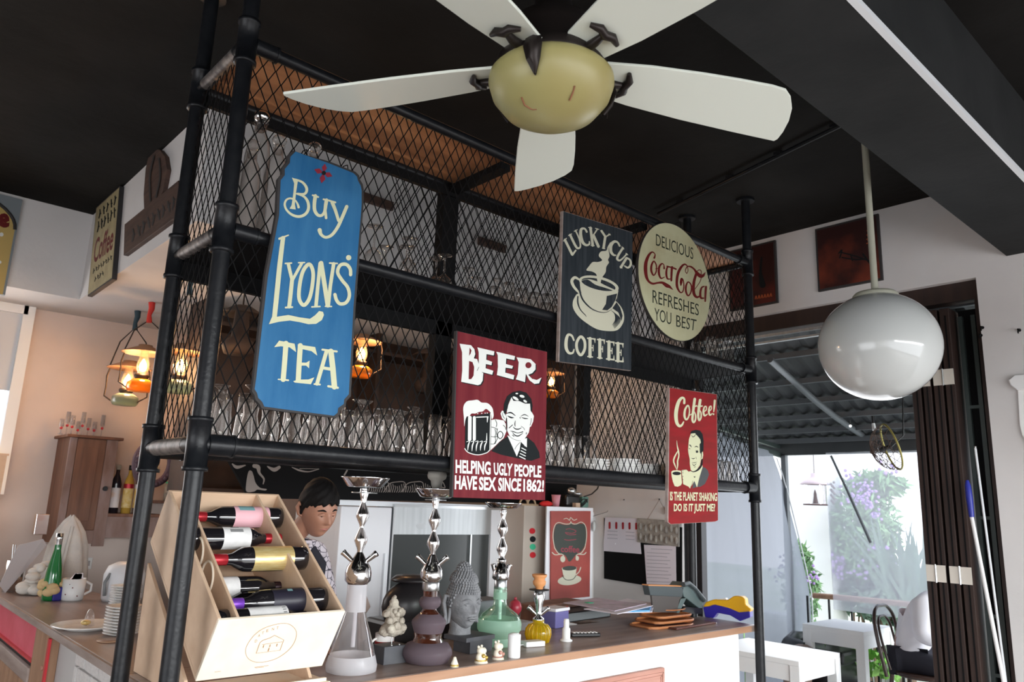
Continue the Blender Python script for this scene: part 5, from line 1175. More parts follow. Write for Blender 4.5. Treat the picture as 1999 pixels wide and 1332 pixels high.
MB().prism([Q(1400, 1170, Y2 + .02), Q(1416, 1168, Y2 + .02), Q(1420, 1174, Y2 + .02), Q(1404, 1175, Y2 + .02)], NN * .035).build('paper_roll', 'white_china', t)

# ---------------------------------------------------------------- back of the bar
BYP = 2.055
def by(u, v, y=BYP): return at(u, v, 'y', y)
# blackboard fascia
bb = thing('chalkboard', 'long black chalkboard with faded chalk figures hanging over the back of the bar', 'chalkboard', (2.5, 1.99, 1.6))
yb = 1.98; P = [by(485, 973, yb), by(440, 896, yb) , by(440, 896, yb), by(1118, 900, yb), by(1132, 940, yb), by(1120, 985, yb)]
P = [by(487, 973, yb), by(436, 880, yb), Vector((by(1128, 900, yb).x, yb, by(436, 880, yb).z)), by(1125, 960, yb), by(1118, 984, yb)]
MB().prism(P, (0, .03, 0)).build('board', 'black_board', bb)
mat('chalk', (.30, .26, .235), .9); A6 = Art(fn_y(yb)); A6.frame(400, 880, 4.0); k = MB()
A6.poly(k, [(340, 165), (365, 160), (380, 195), (395, 250), (430, 290), (480, 300), (470, 312), (410, 305), (385, 320), (325, 320), (322, 260)], .001, smooth=True)
A6.stroke(k, [(385, 120), (415, 130), (425, 175), (460, 220), (455, 260)], [30, 34, 20, 14, 8]); A6.stroke(k, [(215, 105), (250, 130), (315, 115)], [10, 26, 8]); A6.stroke(k, [(490, 125), (540, 150), (580, 130)], [10, 30, 24])
A6.stroke(k, [(680, 130), (740, 155), (810, 165), (890, 145)], [5, 14, 8, 5]); A6.stroke(k, [(740, 140), (890, 143)], 4); A6.stroke(k, [(1110, 155), (1090, 190)], 12)
for x0 in (1370, 1500, 1640): A6.stroke(k, [(x0 - 100, 320), (x0 - 60, 260), (x0, 245), (x0 + 60, 250), (x0 + 70, 320)], 6)
for i in range(34): A6.stroke(k, [(1280 + i * 17, 255 + 25 * abs(math.sin(i * .6))), (1285 + i * 17, 300 + 10 * math.sin(i)), (1275 + i * 17, 325)], 5)
for x0 in (1820, 1860): A6.stroke(k, [(x0 - 20, 240), (x0, 250), (x0 + 15, 290), (x0 - 10, 285)], 6)
k.build('chalk_drawing', 'chalk', bb, kind='stuff')
# white fridge side panel, then the service lift
fp = thing('white_fridge', 'tall white fridge standing behind the first water pipe', 'fridge', (1.85, 2.1, 0))
x0, x1 = by(652, 1050).x, by(752, 1050).x
MB().box(x0, x1, 1.99, 2.06, 0, 1.56).build('door', 'appliance_white', fp, bevel=.008); MB().box(x0 + .01, x1 - .01, 2.06, 2.65, 0, 1.55).build('body', 'appliance_white', fp)
MB().box(x1 - .05, x1 - .035, 1.965, 1.99, .8, 1.25).build('handle', 'pale_trim', fp)
sl = thing('service_lift', 'stainless service lift with a dark door and a control panel on the back wall', 'lift', (2.5, 2.05, 0))
xa, xb, xc, xd, xe = by(757, 1050).x, by(905, 1050).x, by(930, 1050).x, by(946, 1050).x, by(990, 1050).x
yy = 1.985
MB().box(xa, by(1000, 1050).x, yy, 2.058, 1.565, 1.585).build('top_flange', 'steel', sl)
MB().box(xa, xd, yy, 2.058, by(850, 1043).z, 1.565).build('steel_header', 'brushed_steel', sl)
A7 = Art(fn_y(yy)); A7.frame(0, 0, 1); g_ = MB(); A7.disc(g_, (822, 1028), 9, .001, 6); g_.build('round_badge', 'steel', sl)
MB().box(xa, xd, yy + .02, 2.058, .6, by(850, 1043).z).build('dark_door', 'dark_glass', sl); MB().box(xa - .012, xa, yy, 2.058, .6, 1.565).build('side_trim', 'steel', sl)
MB().box(xb + .1 * (xc - xb), xb + .2 * (xc - xb), yy, yy + .02, .6, by(850, 1043).z).build('door_edge', 'steel', sl)
MB().box(xd, xe, yy - .005, 2.058, .75, 1.565).build('control_panel', 'appliance_white', sl, bevel=.003)
cm = (xd + xe) / 2; g_ = MB()
mat('lift_marks', (.08, .08, .085), .5)
zz_ = by(955, 1085).z
for i in (-1, 0, 1):
    for j in (-1, 0, 1):
        if abs(i) + abs(j) < 2: g_.box(cm + i * .018 - .007, cm + i * .018 + .007, yy - .007, yy - .004, zz_ + j * .018 - .006, zz_ + j * .018 + .006)
g_.build('speaker_grille', 'lift_marks', sl)
dp = MB().box(cm - .02, cm + .05, yy - .008, yy - .004, by(955, 1148).z, by(955, 1098).z).build('display', 'black_plastic', sl)
g_ = MB()
for v in (1113, 1119, 1124): g_.box(cm - .012, cm + .042, yy - .0095, yy - .008, by(955, v).z - .004, by(955, v).z + .004)
g_.box(cm - .012, cm - .004, yy - .0095, yy - .008, by(955, 1124).z, by(955, 1113).z).box(cm + .034, cm + .042, yy - .0095, yy - .008, by(955, 1124).z, by(955, 1113).z).box(cm - .035, cm + .045, yy - .0095, yy - .008, by(955, 1138).z - .006, by(955, 1138).z + .006)
g_.build('red_digits', 'led', dp)
# cabinet with the red coffee panel
cb = thing('wall_cabinet', 'cream wall cabinet whose front carries a red painted coffee panel', 'cabinet', (3.9, 1.8, .9))
yc = 1.62
def cy(u, v): return at(u, v, 'y', yc)
L0, R0, T0, B0 = cy(1068, 1080).x, cy(1157, 1080).x, cy(1100, 990).z, cy(1110, 1176).z
MB().box(L0 + .15, R0, yc + .012, 2.05, B0, T0).build('carcass', 'beige_panel', cb)
MB().box(L0 - .012, R0, yc, yc + .014, B0 - .015, T0).build('face_frame', 'appliance_white', cb, bevel=.002)
pn = MB(); Pn = [cy(1073.5, 998), cy(1151, 998), cy(1149, 1165), cy(1073, 1172)]; 
mat('panel_red', (.36, .055, .04), .55, c2=(.28, .04, .03), scale=5); pn.prism([p_ + Vector((0, -.012, 0)) for p_ in Pn], (0, .012, 0)); po = pn.build('coffee_panel', 'panel_red', cb)
A8 = Art(fn_y(yc - .012)); A8.frame(1060, 980, 6.664); k, w = MB(), MB()
A8.poly(k, [(160, 320), (200, 285), (280, 300), (340, 300), (365, 280), (400, 300), (480, 285), (540, 300), (560, 400), (550, 550), (500, 640), (430, 690), (345, 780), (290, 700), (200, 660), (150, 560), (140, 430)], .001, smooth=True)
Sw = lambda pts, w_: A8.stroke(w, pts, w_, .0016)
Sw([(150, 600), (130, 450), (150, 320), (200, 270), (290, 290), (350, 285), (362, 258)], 9); Sw([(545, 600), (568, 450), (555, 320), (500, 265), (430, 290), (375, 280), (362, 258)], 9)
Sw([(270, 225), (310, 215), (345, 240), (360, 205), (400, 240), (440, 225)], 8); Sw([(150, 600), (200, 670), (260, 690), (275, 740)], 10); Sw([(545, 600), (500, 665), (440, 690), (430, 730)], 10); Sw([(120, 660), (160, 690), (240, 680)], 12); Sw([(560, 660), (530, 685), (460, 680)], 12)
A8.disc(w, (258, 745), 32, .0016, 42); A8.disc(w, (446, 735), 22, .0016, 32)
A8.disc(w, (345, 1020), 155, .0016, 64, -.12, 24); A8.poly(w, [(245, 860), (440, 850), (425, 950), (380, 1005), (300, 1005), (262, 950)], .0024); A8.disc(k, (345, 865), 92, .0028, 30, -.04, 20); A8.stroke(k, [(250, 960), (300, 1015), (385, 1010), (430, 960)], 9, .0022); Sw([(490, 855), (470, 910), (430, 950)], 12)
rt = MB(); A8.stroke(rt, [(300, 360), (350, 350), (430, 380), (380, 410), (290, 400), (340, 430), (430, 425)], 8, .0018); A8.stroke(rt, [(280, 490), (330, 500), (430, 490)], 10, .0018); A8.text(rt, 'coffee', [(232, 570), (475, 575), (475, 665), (232, 655)], .0018, .02)
k.build('dark_cartouche', 'sign_ink', po); w.build('cream_ornament', 'sign_ivory_print', po); rt.build('red_script', 'petal_red', po)
# cream side door with round stickers next to it
sd = thing('cupboard', 'beige cupboard with a column of small round red and green stickers', 'cupboard', (3.45, 1.9, 0)); ys_ = 1.75
MB().box(at(1020, 1100, 'y', ys_).x, at(1062, 1100, 'y', ys_).x, ys_, 2.05, .75, at(1040, 988, 'y', ys_).z).build('body', 'beige_panel', sd); A9 = Art(fn_y(ys_)); A9.frame(0, 0, 1)
for u, v, m_ in ((1039, 1037, 'red_paint'), (1040, 1053, 'sign_black'), (1040, 1068, 'print_green'), (1040, 1084, 'red_paint')): g_ = MB(); A9.disc(g_, (u, v), 6, .001); g_.build('sticker', m_, sd)
# clutter on top of the cabinet and ledge
zt = T0
def top_of(u, y=1.8): p_ = at(u, 990, 'y', y); p_.z = zt + .001; return p_
p = top_of(1085, 1.75); t = thing('pink_cup', 'small pink plastic cup on top of the cream cabinet', 'cup', tuple(p)); mat('pink_plastic', (.72, .32, .38), .4)
MB().lathe([(0, 0), (.026, 0), (.037, .09), (.034, .09), (.024, .006), (0, .006)], 20, tuple(p)).build('body', 'pink_plastic', t); MB().lathe([(.036, .086), (.039, .088), (.039, .092), (.036, .092)], 20, tuple(p)).build('rim', 'pink_plastic', t)
p = top_of(1066, 1.72); t = thing('red_cloth', 'bright red folded cloth beside the pink cup', 'cloth', tuple(p)); mat('cloth_red', (.65, .02, .02), .8)
f = MB().ball(p + Vector((0, 0, .018)), .05, 10, (1.3, .7, .45)).ball(p + Vector((.03, .02, .022)), .03, 8, (1.3, .9, .7)); f.build('fold', 'cloth_red', t)
p = top_of(1112, 1.8); t = thing('gadget_pile', 'tangle of black and silver gadgets on top of the cream cabinet', 'gadgets', tuple(p)); mat('tangle_green', (.12, .25, .2), .5)
MB().box(p.x - .09, p.x + .08, p.y - .05, p.y + .08, p.z, p.z + .10).build('black_case', 'black_plastic', t, bevel=.02); MB().ball(p + Vector((-.04, -.05, .13)), .035, 8, (1.2, 1, .8)).ball(p + Vector((.03, -.06, .11)), .03, 8, (1.6, 1, .6)).build('silver_dome', 'steel', t); MB().box(p.x - .02, p.x + .03, p.y - .09, p.y - .05, p.z, p.z + .035).build('wooden_bit', 'crate_wood', t)
MB().box(p.x + .10, p.x + .18, p.y - .05, p.y + .05, p.z, p.z + .09).build('green_box', 'tangle_green', t, bevel=.01); MB().tube([p + Vector((.1 + .05 * math.cos(a), -.06, .04 + .03 * math.sin(a * 1.3))) for a in np.linspace(0, 9, 30)], .004, 6).build('wire', 'black_plastic', t)
t = thing('hanging_cable', 'black cable looping up from the cabinet top to the rack', 'cable', (4.1, 1.7, zt)); MB().tube([at(u, v, 'y', 1.7) for u, v in ((1140, 970), (1155, 965), (1166, 955), (1172, 940))], .006, 6).build('cable', 'black_plastic', t)
MB().tube([at(u, v, 'y', 1.9) for u, v in ((1158, 1008), (1185, 1000), (1205, 970), (1215, 945))], .002, 5).build('thin_wire', 'dark_metal', t)
c = at(1055, 988, 'y', 1.75); t = thing('tan_basket', 'low tan basket with two ring handles on the ledge under the beer sign', 'basket', (c.x, c.y, zt)); mat('tan_strap', (.42, .30, .18), .6)
for k_x in (-.03, .05): MB().tube([Vector((c.x - .14 + k_x + .045 * math.cos(a), 1.76, zt + .055 * math.sin(a))) for a in np.linspace(0, PI, 14)], .008, 8).build('ring_handle', 'tan_strap', t)
MB().box(c.x - .20, c.x - .02, 1.75, 1.88, zt, zt + .012).build('tray', 'tan_strap', t)
# board with papers on the right wall
nb_ = thing('notice_board', 'black notice board on the right wall behind the counter', 'notice board', (XR - .02, 1.55, 1.0)); fx3 = lambda u, v, l: at(u, v, 'x', XR - .015 - l)
MB().prism([fx3(u, v, 0) for u, v in ((1179, 1012), (1330, 1030), (1330, 1155), (1179, 1130))], (.014, 0, 0)).build('board', 'black_board', nb_); MB().cyl(fx3(1202, 1062, 0), fx3(1202, 1062, .006), .005, n=8).build('pin', 'steel', nb_)
for lab, pts, lift in (('pinned white rota sheet with red column heads at the top left of the notice board', ((1181, 1010), (1245, 1013), (1252, 1082), (1178, 1076)), .006), ('longer white handwritten page pinned below the carved grey plaque', ((1257, 1064), (1319, 1066), (1320, 1150), (1264, 1163)), .010)):
    P = [fx3(u, v, lift) for u, v in pts]; c = sum(P, Vector()) / 4; t = thing('pinned_page', lab, 'paper', tuple(c), 'pages pinned on the notice board'); MB().add(P + [p_ + Vector((.002, 0, 0)) for p_ in P], [(0, 1, 2, 3), (7, 6, 5, 4), (0, 4, 5, 1), (1, 5, 6, 2), (2, 6, 7, 3), (3, 7, 4, 0)]).build('sheet', 'paper', t)
    A10 = Art(fx3); A10.frame(0, 0, 1); k = MB(); mat('faint_ink', (.42, .40, .46), .8)
    if 'rota' in lab:
        for i in range(5): A10.stroke(k, [(1190 + 13 * i, 1021 + .4 * i), (1190 + 13 * i, 1031 + .4 * i)], 4, lift + .003)
        k.build('red_heading', 'foil_red', t); k = MB()
        for i in range(3): A10.stroke(k, [(1186, 1037 + i * 7), (1205, 1038 + i * 7)], 1.2, lift + .003); A10.stroke(k, [(1222, 1039 + i * 7), (1238, 1040 + i * 7)], 1.2, lift + .003)
    else:
        for i in range(11): A10.stroke(k, [(1263 + (i == 0) * 8, 1072 + i * 7), (1285, 1072.5 + i * 7 + (i % 2)), (1312 - (i * 5) % 11, 1074 + i * 7)], 1.2, lift + .003)
    k.build('handwriting', 'faint_ink', t)
P = [fx3(u, v, .02) for u, v in ((1243, 1012), (1325, 1018), (1325, 1068), (1244, 1059))]; t = thing('carved_wall_plaque', 'grey relief plaque with rows of leaf shapes hanging from a cord on the right wall', 'plaque', tuple(P[0])); mat('plaque_grey', (.36, .34, .30), .85, c2=(.24, .22, .20), scale=25)
MB().prism(P, (.015, 0, 0)).build('slab', 'plaque_grey', t, bevel=.003); k = MB()
for i in range(8):
    for j in range(2): k.ball(fx3(1250 + i * 10, 1028 + j * 20 + i * .7 + 3 * (i % 2), .022), .022, 6, (.5, .7, 1.35))
k.build('relief', 'plaque_grey', t, kind='stuff'); MB().tube([fx3(1264, 1014, .02), fx3(1287, 976, .012), fx3(1308, 1015, .02)], .003, 6).build('cord', 'grey_wood', t); MB().cyl(fx3(1287, 975, -.01), fx3(1287, 975, .018), .006, n=8).build('nail', 'dark_metal', t)
t = thing('wall_peg', 'short brown wooden peg on the right wall beside the hanging plaque', 'peg', tuple(fx3(1300, 1000, .01))); MB().prism([fx3(u, v, .02) for u, v in ((1297, 990), (1301, 990), (1301, 1004), (1297, 1004))], (.03, 0, 0)).build('peg', 'brown_wood', t); MB().cyl(fx3(1218, 976, -.01), fx3(1218, 976, .012), .006, n=8).build('nail', 'dark_metal', t)
t = thing('grey_bag', 'small grey plastic bag hooked on the cabinet side', 'bag', tuple(at(1160, 1030, 'y', 1.6))); mat('bag_grey', (.5, .52, .5), .5)
P0 = at(1159, 1028, 'y', 1.6); MB().ball(P0, .028, 8, (.6, .5, 1.5)).build('pouch', 'bag_grey', t); MB().tube([P0 + Vector((0, 0, .04)), P0 + Vector((.01, 0, .07)), P0 + Vector((.02, 0, .04))], .003, 6).build('strap', 'bag_grey', t)
# black machines behind the stone head
mat('machine_dark', (.025, .022, .024), .35); mat('machine_mid', (.14, .15, .165), .5)
t = thing('coffee_machine', 'rounded black machine behind the smoky brown water pipe', 'machine', (1.7, .9, CT)); c = at(815, 1205, 'y', .85)
MB().ball((c.x, c.y + .05, 1.06), .16, 12, (1.15, .7, .85)).build('drum', 'machine_dark', t); MB().box(c.x - .20, c.x + .25, .80, 1.05, .55, 1.0).build('body', 'machine_dark', t, bevel=.02); MB().lathe([(.0, .0), (.12, 0), (.125, .01), (.10, .03), (0, .035)], 24, (c.x, c.y + .05, 1.185)).build('lid', 'machine_dark', t)
t = thing('receipt_printer', 'grey ribbed printer standing behind the stone head', 'printer', (2.0, .75, CT)); c = at(925, 1230, 'y', .58)
MB().box(c.x - .10, c.x + .15, .50, .66, CT + .001, CT + .19).build('case', 'machine_mid', t, bevel=.008); k = MB()
for i in range(18): k.box(c.x - .03 + i * .0095, c.x - .026 + i * .0095, .492, .501, CT + .01, CT + .11)
k.build('ribs', 'machine_dark', t, kind='stuff')
t = thing('tool_rest', 'flat pinkish paddle leaning behind the clear flask', 'paddle', tuple(at(712, 1190, 'y', .55))); P = [at(u, v, 'y', .5) for u, v in ((702, 1155), (716, 1163), (724, 1185), (712, 1203), (722, 1250), (732, 1262), (728, 1290), (700, 1290), (700, 1200))]
mat('paddle_brown', (.30, .23, .20), .6); MB().prism(P, (0, .015, 0)).build('blade', 'paddle_brown', t, bevel=.003); MB().cyl(at(714, 1250, 'y', .49), at(716, 1296, 'y', .49), .01, n=10).build('handle', 'paddle_brown', t)
t = thing('red_mug', 'white mug with red bands behind the small stone carving', 'mug', tuple(at(748, 1255, 'y', .42))); c = at(750, 1262, 'y', .40); 
MB().lathe([(0, 0), (.04, 0), (.042, .005), (.042, .10), (.039, .10), (.038, .01), (0, .01)], 24, (c.x, c.y, CT)).build('body', 'white_china', t); MB().lathe([(.0425, .05), (.043, .052), (.043, .066), (.0425, .068)], 24, (c.x, c.y, CT)).lathe([(.0425, .010), (.043, .012), (.043, .026), (.0425, .028)], 24, (c.x, c.y, CT)).build('red_band', 'foil_red', t)
MB().tube([(c.x - .04 - .03 * math.sin(a), c.y, CT + .05 + .03 * math.cos(a)) for a in np.linspace(.1, PI - .1, 10)], .005, 8).build('handle', 'white_china', t)
# ---------------------------------------------------------------- wall cabinet and shelf in the back corner
FY = 4.08
def fy(u, v, y=FY): return at(u, v, 'y', y)
X0, X1 = fy(123, 950).x, fy(226, 900).x; ZT0, ZB0 = fy(170, 856).z, fy(160, 1062).z
wc = thing('wooden_cabinet', 'old brown wooden wall cabinet with one panelled door in the back corner', 'cabinet', ((X0 + X1) / 2, 4.3, ZB0))
MB().box(X0, X1, FY + .02, 4.499, ZB0, ZT0).build('carcass', 'brown_wood', wc); MB().box(X0 - .03, X1 + .03, FY - .03, 4.499, ZT0, ZT0 + .022).build('top_board', 'brown_wood', wc, bevel=.004)
mat('faded_wood', (.34, .24, .22), .7, c2=(.22, .13, .10), scale=10, stretch=(1, 1, .3))
MB().box(X0, X0 + .05, FY, FY + .02, ZB0, ZT0).box(X1 - .085, X1, FY, FY + .02, ZB0 - .02, ZT0).box(X0 + .05, X1 - .085, FY, FY + .02, ZB0, ZB0 + .10).build('face_frame', 'faded_wood', wc, bevel=.002)
dr = MB().box(X0 + .052, X1 - .087, FY - .006, FY + .014, ZB0 + .103, ZT0 - .005).build('door', 'brown_wood', wc, bevel=.003)
MB().box(X0 + .10, X1 - .135, FY - .010, FY - .005, ZB0 + .17, ZT0 - .07).build('raised_panel', 'brown_wood', dr, bevel=.006); MB().cyl((X1 - .05, FY - .002, (ZB0 + ZT0) / 2 + .02), (X1 - .05, FY - .02, (ZB0 + ZT0) / 2 + .02), .018).build('latch_plate', 'dark_metal', wc)
zs = fy(225, 1003).z; sh_ = thing('bottle_shelf', 'brown wooden shelf beside the wall cabinet holding syrup bottles', 'shelf', (X1 + .2, 4.2, zs - .02))
MB().box(X1, X1 + .42, FY, 4.499, zs - .025, zs).build('board', 'brown_wood', sh_, bevel=.003); MB().box(X1, X1 + .42, FY + .02, FY + .04, fy(225, 1050).z, zs - .025).build('apron', 'faded_wood', sh_); MB().box(X1 + .30, X1 + .32, FY + .04, 4.499, zs - .2, zs - .025).build('bracket', 'brown_wood', sh_)
def syrup(u, label, cols, h=.385, r=.037):
    p = fy(u, 1003, FY + .08); p.z = zs; t = thing('syrup_bottle', label, 'bottle', tuple(p), 'bottles on the corner shelf'); c = (p.x, p.y, zs)
    MB().lathe([(0, 0), (r, 0), (r, .24), (r * .8, .27), (.015, .31), (.014, .36), (0, .36)], 20, c).build('bottle_body', cols[0], t); MB().lathe([(r + .001, .045), (r + .001, .20)], 20, c).build('paper_label', cols[1], t); MB().lathe([(.016, .345), (.018, .345), (.018, h), (0, h)], 16, c).build('cap', cols[2], t)
    MB().lathe([(r + .0015, .20), (r + .0015, .235)], 20, c).build('neck_band', cols[3], t)
mat('syrup_dark', (.02, .015, .02), .15); mat('syrup_amber', (.55, .33, .06), .15); mat('label_yellow', (.65, .42, .08), .6, c2=(.75, .6, .3), scale=30); mat('label_fruit', (.72, .68, .68), .7, c2=(.75, .42, .2), scale=14, lo=.5, hi=.7)
syrup(219, 'dark syrup bottle with a white fruit label, nearest the wall cabinet', ('syrup_dark', 'label_fruit', 'pale_stone', 'syrup_dark')); syrup(244, 'amber bottle with a yellow label and red band, second from the wall cabinet', ('syrup_amber', 'label_yellow', 'black_plastic', 'foil_red')); syrup(266, 'pale bottle with a yellow label, third from the wall cabinet and half behind the pipe', ('flask_clear', 'label_yellow', 'foil_red', 'label_white'))
p = fy(331, 955, 4.2); t = thing('squeeze_bottle', 'pale squeeze bottle with a green nozzle near the crate top', 'bottle', tuple(p)); c = (p.x, p.y, p.z - .1)
MB().lathe([(0, 0), (.04, 0), (.042, .12), (.036, .145), (0, .146)], 20, c).build('body', 'pale_stone', t); MB().lathe([(.036, .143), (.036, .155), (.012, .165), (.006, .20), (0, .2)], 16, c).build('nozzle', 'print_green', t); MB().box(c[0] - .15, c[0] + .1, 4.1, 4.499, c[2] - .02, c[2]).build('ledge', 'brown_wood', t)
# wreath of red peppers or beads hanging left of the rack
cw = fy(300, 905, 3.7); t = thing('bead_wreath', 'dark purplish ring wreath hanging behind the left rack posts', 'wreath', tuple(cw)); mat('wreath_dark', (.10, .06, .08), .6)
MB().tube([cw + Vector((.13 * math.cos(a), 0, .16 * math.sin(a))) for a in np.linspace(0, 2 * PI, 30, endpoint=False)], .03, 8, closed=True).build('ring', 'wreath_dark', t)
k = MB()
for i in range(40):
    a = i * 2.4; k.ball(cw + Vector((.13 * math.cos(a), -.025 + .01 * math.sin(i), .16 * math.sin(a))), .016, 4)
k.build('beads', 'wreath_dark', t, kind='stuff'); MB().cyl(cw + Vector((0, 0, .17)), (cw.x, cw.y, 3.04), .004, n=6).build('cord', 'wreath_dark', t)
# little ornaments on the cabinet top
for i, u in enumerate((117, 128, 138, 150, 158, 170, 182, 197)):
    p = fy(u, 850, 4.2 + .1 * (i % 2)); p.z = ZT0 + .022; h = .12 + .035 * ((i * 5) % 3); t = thing('small_glass', f'tiny decorated glass on the wooden wall cabinet, {ORD[i]} from the left', 'glass', tuple(p), 'tiny glasses on the wall cabinet')
    MB().lathe([(.0, 0), (.018, 0), (.019, .004), (.004, .012), (.004, h * .4), (.018, h * .55), (.016, h), (.014, h), (.015, h * .57), (.0, h * .5)], 14, tuple(p)).build('bowl_and_stem', 'flask_clear', t); MB().ball(p + Vector((0, -.004, h * .42)), .011, 6).build('red_bead', 'red_paint', t)

# ---------------------------------------------------------------- things on the side counter
def ctp(u, v): return at(u, v, 'z', CT)
p = ctp(97, 1172); t = thing('green_bottle', 'slim green glass bottle standing in crumpled yellowish paper', 'bottle', tuple(p)); mat('green_bottle', (.005, .16, .035), .08, spec=.8); mat('crumple', (.62, .45, .24), .9); mat('deep_blue', (.02, .02, .22), .5)
MB().lathe([(0, 0), (.046, 0), (.048, .01), (.048, .12), (.042, .18), (.020, .30), (.0175, .38), (.020, .385), (.020, .40), (0, .40)], 24, tuple(p)).build('bottle_body', 'green_bottle', t); MB().lathe([(.0185, .33), (.0195, .335), (.0195, .36), (.021, .365), (.021, .402), (0, .403)], 18, tuple(p)).build('neck_foil', 'chrome', t)
k = MB()
for i in range(16):
    a = i * 2.4; k.ball(p + Vector((.05 * math.cos(a), .05 * math.sin(a), .07 + .03 * math.sin(i * 1.7))), .024 + .008 * math.sin(i), 5, (1.2, .8, .9))
k.build('paper_ruff', 'crumple', t, kind='stuff'); MB().box(p.x - .0, p.x + .05, p.y - .06, p.y + .0, CT, CT + .08).build('blue_wrapper', 'deep_blue', t, bevel=.006)
p = ctp(140, 1172); t = thing('white_mug', 'white speckled ceramic mug full of sachets beside the green bottle', 'mug', tuple(p))
MB().lathe([(0, 0), (.058, 0), (.062, .01), (.066, .13), (.062, .13), (.056, .012), (0, .012)], 28, tuple(p)).build('body', 'porcelain', t); MB().tube([p + Vector((.063, .0, .03)), p + Vector((.10, 0, .05)), p + Vector((.10, 0, .09)), p + Vector((.064, 0, .11))], .008, 8).build('handle', 'porcelain', t)
k = MB(); [k.box(-.02, .02, -.002, .002, 0, .06, Matrix.Translation(p + Vector((-.03 + .02 * i, -.01, .10))) @ Matrix.Rotation(.7 - .3 * i, 4, 'Y')) for i in range(4)]; k.build('sachets', 'paper', t, kind='stuff'); k = MB(); [k.ball(p + Vector((.061 * math.cos(a), .061 * math.sin(a), z)), .005, 4) for a, z in ((3.8, .04), (4.4, .08), (4.9, .03), (4.1, .10))]; k.build('speckle', 'sign_maroon', t, kind='stuff')
# folded white napkins
mat('linen', (.66, .62, .57), .9, c2=(.56, .53, .50), scale=12, bump=.3, bscale=40); mat('linen_grey', (.42, .38, .38), .9)
p = ctp(108, 1160) + Vector((.10, .30, 0)); t = thing('folded_napkin', 'tall white cloth napkin standing folded into a peak behind the green bottle', 'napkin', tuple(p))
k = MB(); n = 28; prof = [(.14, 0), (.145, .06), (.135, .16), (.12, .28), (.09, .38), (.05, .45), (.012, .49)]; vs = []
for j, (r, z) in enumerate(prof):
    for i in range(n): a = 2 * PI * i / n; rr = r * (1 + .13 * math.sin(5 * a + j * .25)); vs.append((p.x + rr * math.cos(a), p.y + .55 * rr * math.sin(a), CT + z + .012 * math.sin(3 * a)))
k.add(vs, [(j * n + i, j * n + (i + 1) % n, (j + 1) * n + (i + 1) % n, (j + 1) * n + i) for j in range(len(prof) - 1) for i in range(n)], True); k.build('cloth', 'linen', t); MB().tube([(p.x - .04, p.y - .085, CT + .05), (p.x - .03, p.y - .08, CT + .2), (p.x, p.y - .04, CT + .42)], .012, 8).build('fold', 'linen', t)
p = ctp(62, 1165) + Vector((.02, .1, 0)); t = thing('crumpled_napkin', 'crumpled white napkins heaped in front of the folded one at the far left', 'napkin', tuple(p)); k = MB()
for i in range(14):
    a = i * 2.4; k.ball(p + Vector((.10 * math.cos(a) * (i % 3) / 2, .07 * math.sin(a), .035 + .012 * i * (i % 2))), .045 - .0015 * i, 7, (1.3, .9, .8))
k.build('cloth', 'linen', t); MB().ball(p + Vector((.02, -.03, .17)), .03, 8).build('knot', 'linen', t)
p = ctp(25, 1160) + Vector((.02, .15, 0)); t = thing('cutlery_holder', 'chrome cutlery holder with a grey cloth draped over it at the far left', 'holder', tuple(p))
MB().lathe([(0, 0), (.06, 0), (.06, .20), (.056, .2), (.056, .01), (0, .01)], 24, tuple(p)).build('cylinder', 'chrome', t); MB().prism([p + Vector(q_) for q_ in ((-.02, -.07, .30), (.12, -.06, .34), (.15, -.05, .30), (-.05, -.08, -.0), (-.09, -.08, .05))], (0, .012, 0)).build('cloth', 'linen_grey', t)
MB().box(p.x + .09, p.x + .17, p.y + .10, p.y + .16, CT + .36, CT + .50).build('chrome_block', 'chrome', t, bevel=.004); k = MB(); [k.cyl(p + Vector((.02 * math.cos(a), .02 * math.sin(a), .05)), p + Vector((.04 * math.cos(a), .04 * math.sin(a), .30)), .004, n=6) for a in (0, 1.3, 2.6, 3.9, 5.2)]; k.build('cutlery', 'steel', t, kind='stuff')
p = ctp(170, 1228); t = thing('serving_plate', 'wide white plate with a small glass shaker on the side counter', 'plate', tuple(p)); MB().lathe([(0, .004), (.09, .004), (.10, 0), (.105, .006), (.16, .020), (.162, .024), (.10, .010), (0, .009)], 36, tuple(p)).build('dish', 'white_china', t)
t2_ = thing('glass_shaker', 'small glass shaker lying on the wide white plate', 'shaker', tuple(p + Vector((.01, .02, .012)))); MB().lathe([(0, 0), (.025, 0), (.02, .05), (.01, .075), (0, .08)], 16, tuple(p + Vector((.01, .02, .012)))).build('body', 'flask_clear', t2_); MB().ball(p + Vector((-.01, .0, .03)), .018, 8, (1.3, 1, .7)).build('gold_lid', 'label_gold', t2_)
P_s = MB().lathe([(0, .003), (.045, .003), (.05, 0), (.055, .004), (.082, .012), (.083, .014), (.05, .008), (0, .007)], 24).build('saucer', 'white_china', world=False); tag(P_s, 'x', 'saucer'); used_s = False
for s_, (u, v, n) in enumerate(((240, 1196, 11), (236, 1240, 10))):
    p = ctp(u, v)
    for kk in range(n):
        lb = f'white saucer in the {"rear" if s_ == 0 else "front"} stack on the side counter, {ORD[kk]} from the bottom'
        o = P_s if not used_s else dup(P_s, label=lb); used_s = True; o['label'] = lb; o.location = (p.x, p.y, CT + kk * .0135); o['group'] = 'stacked saucers on the side counter'
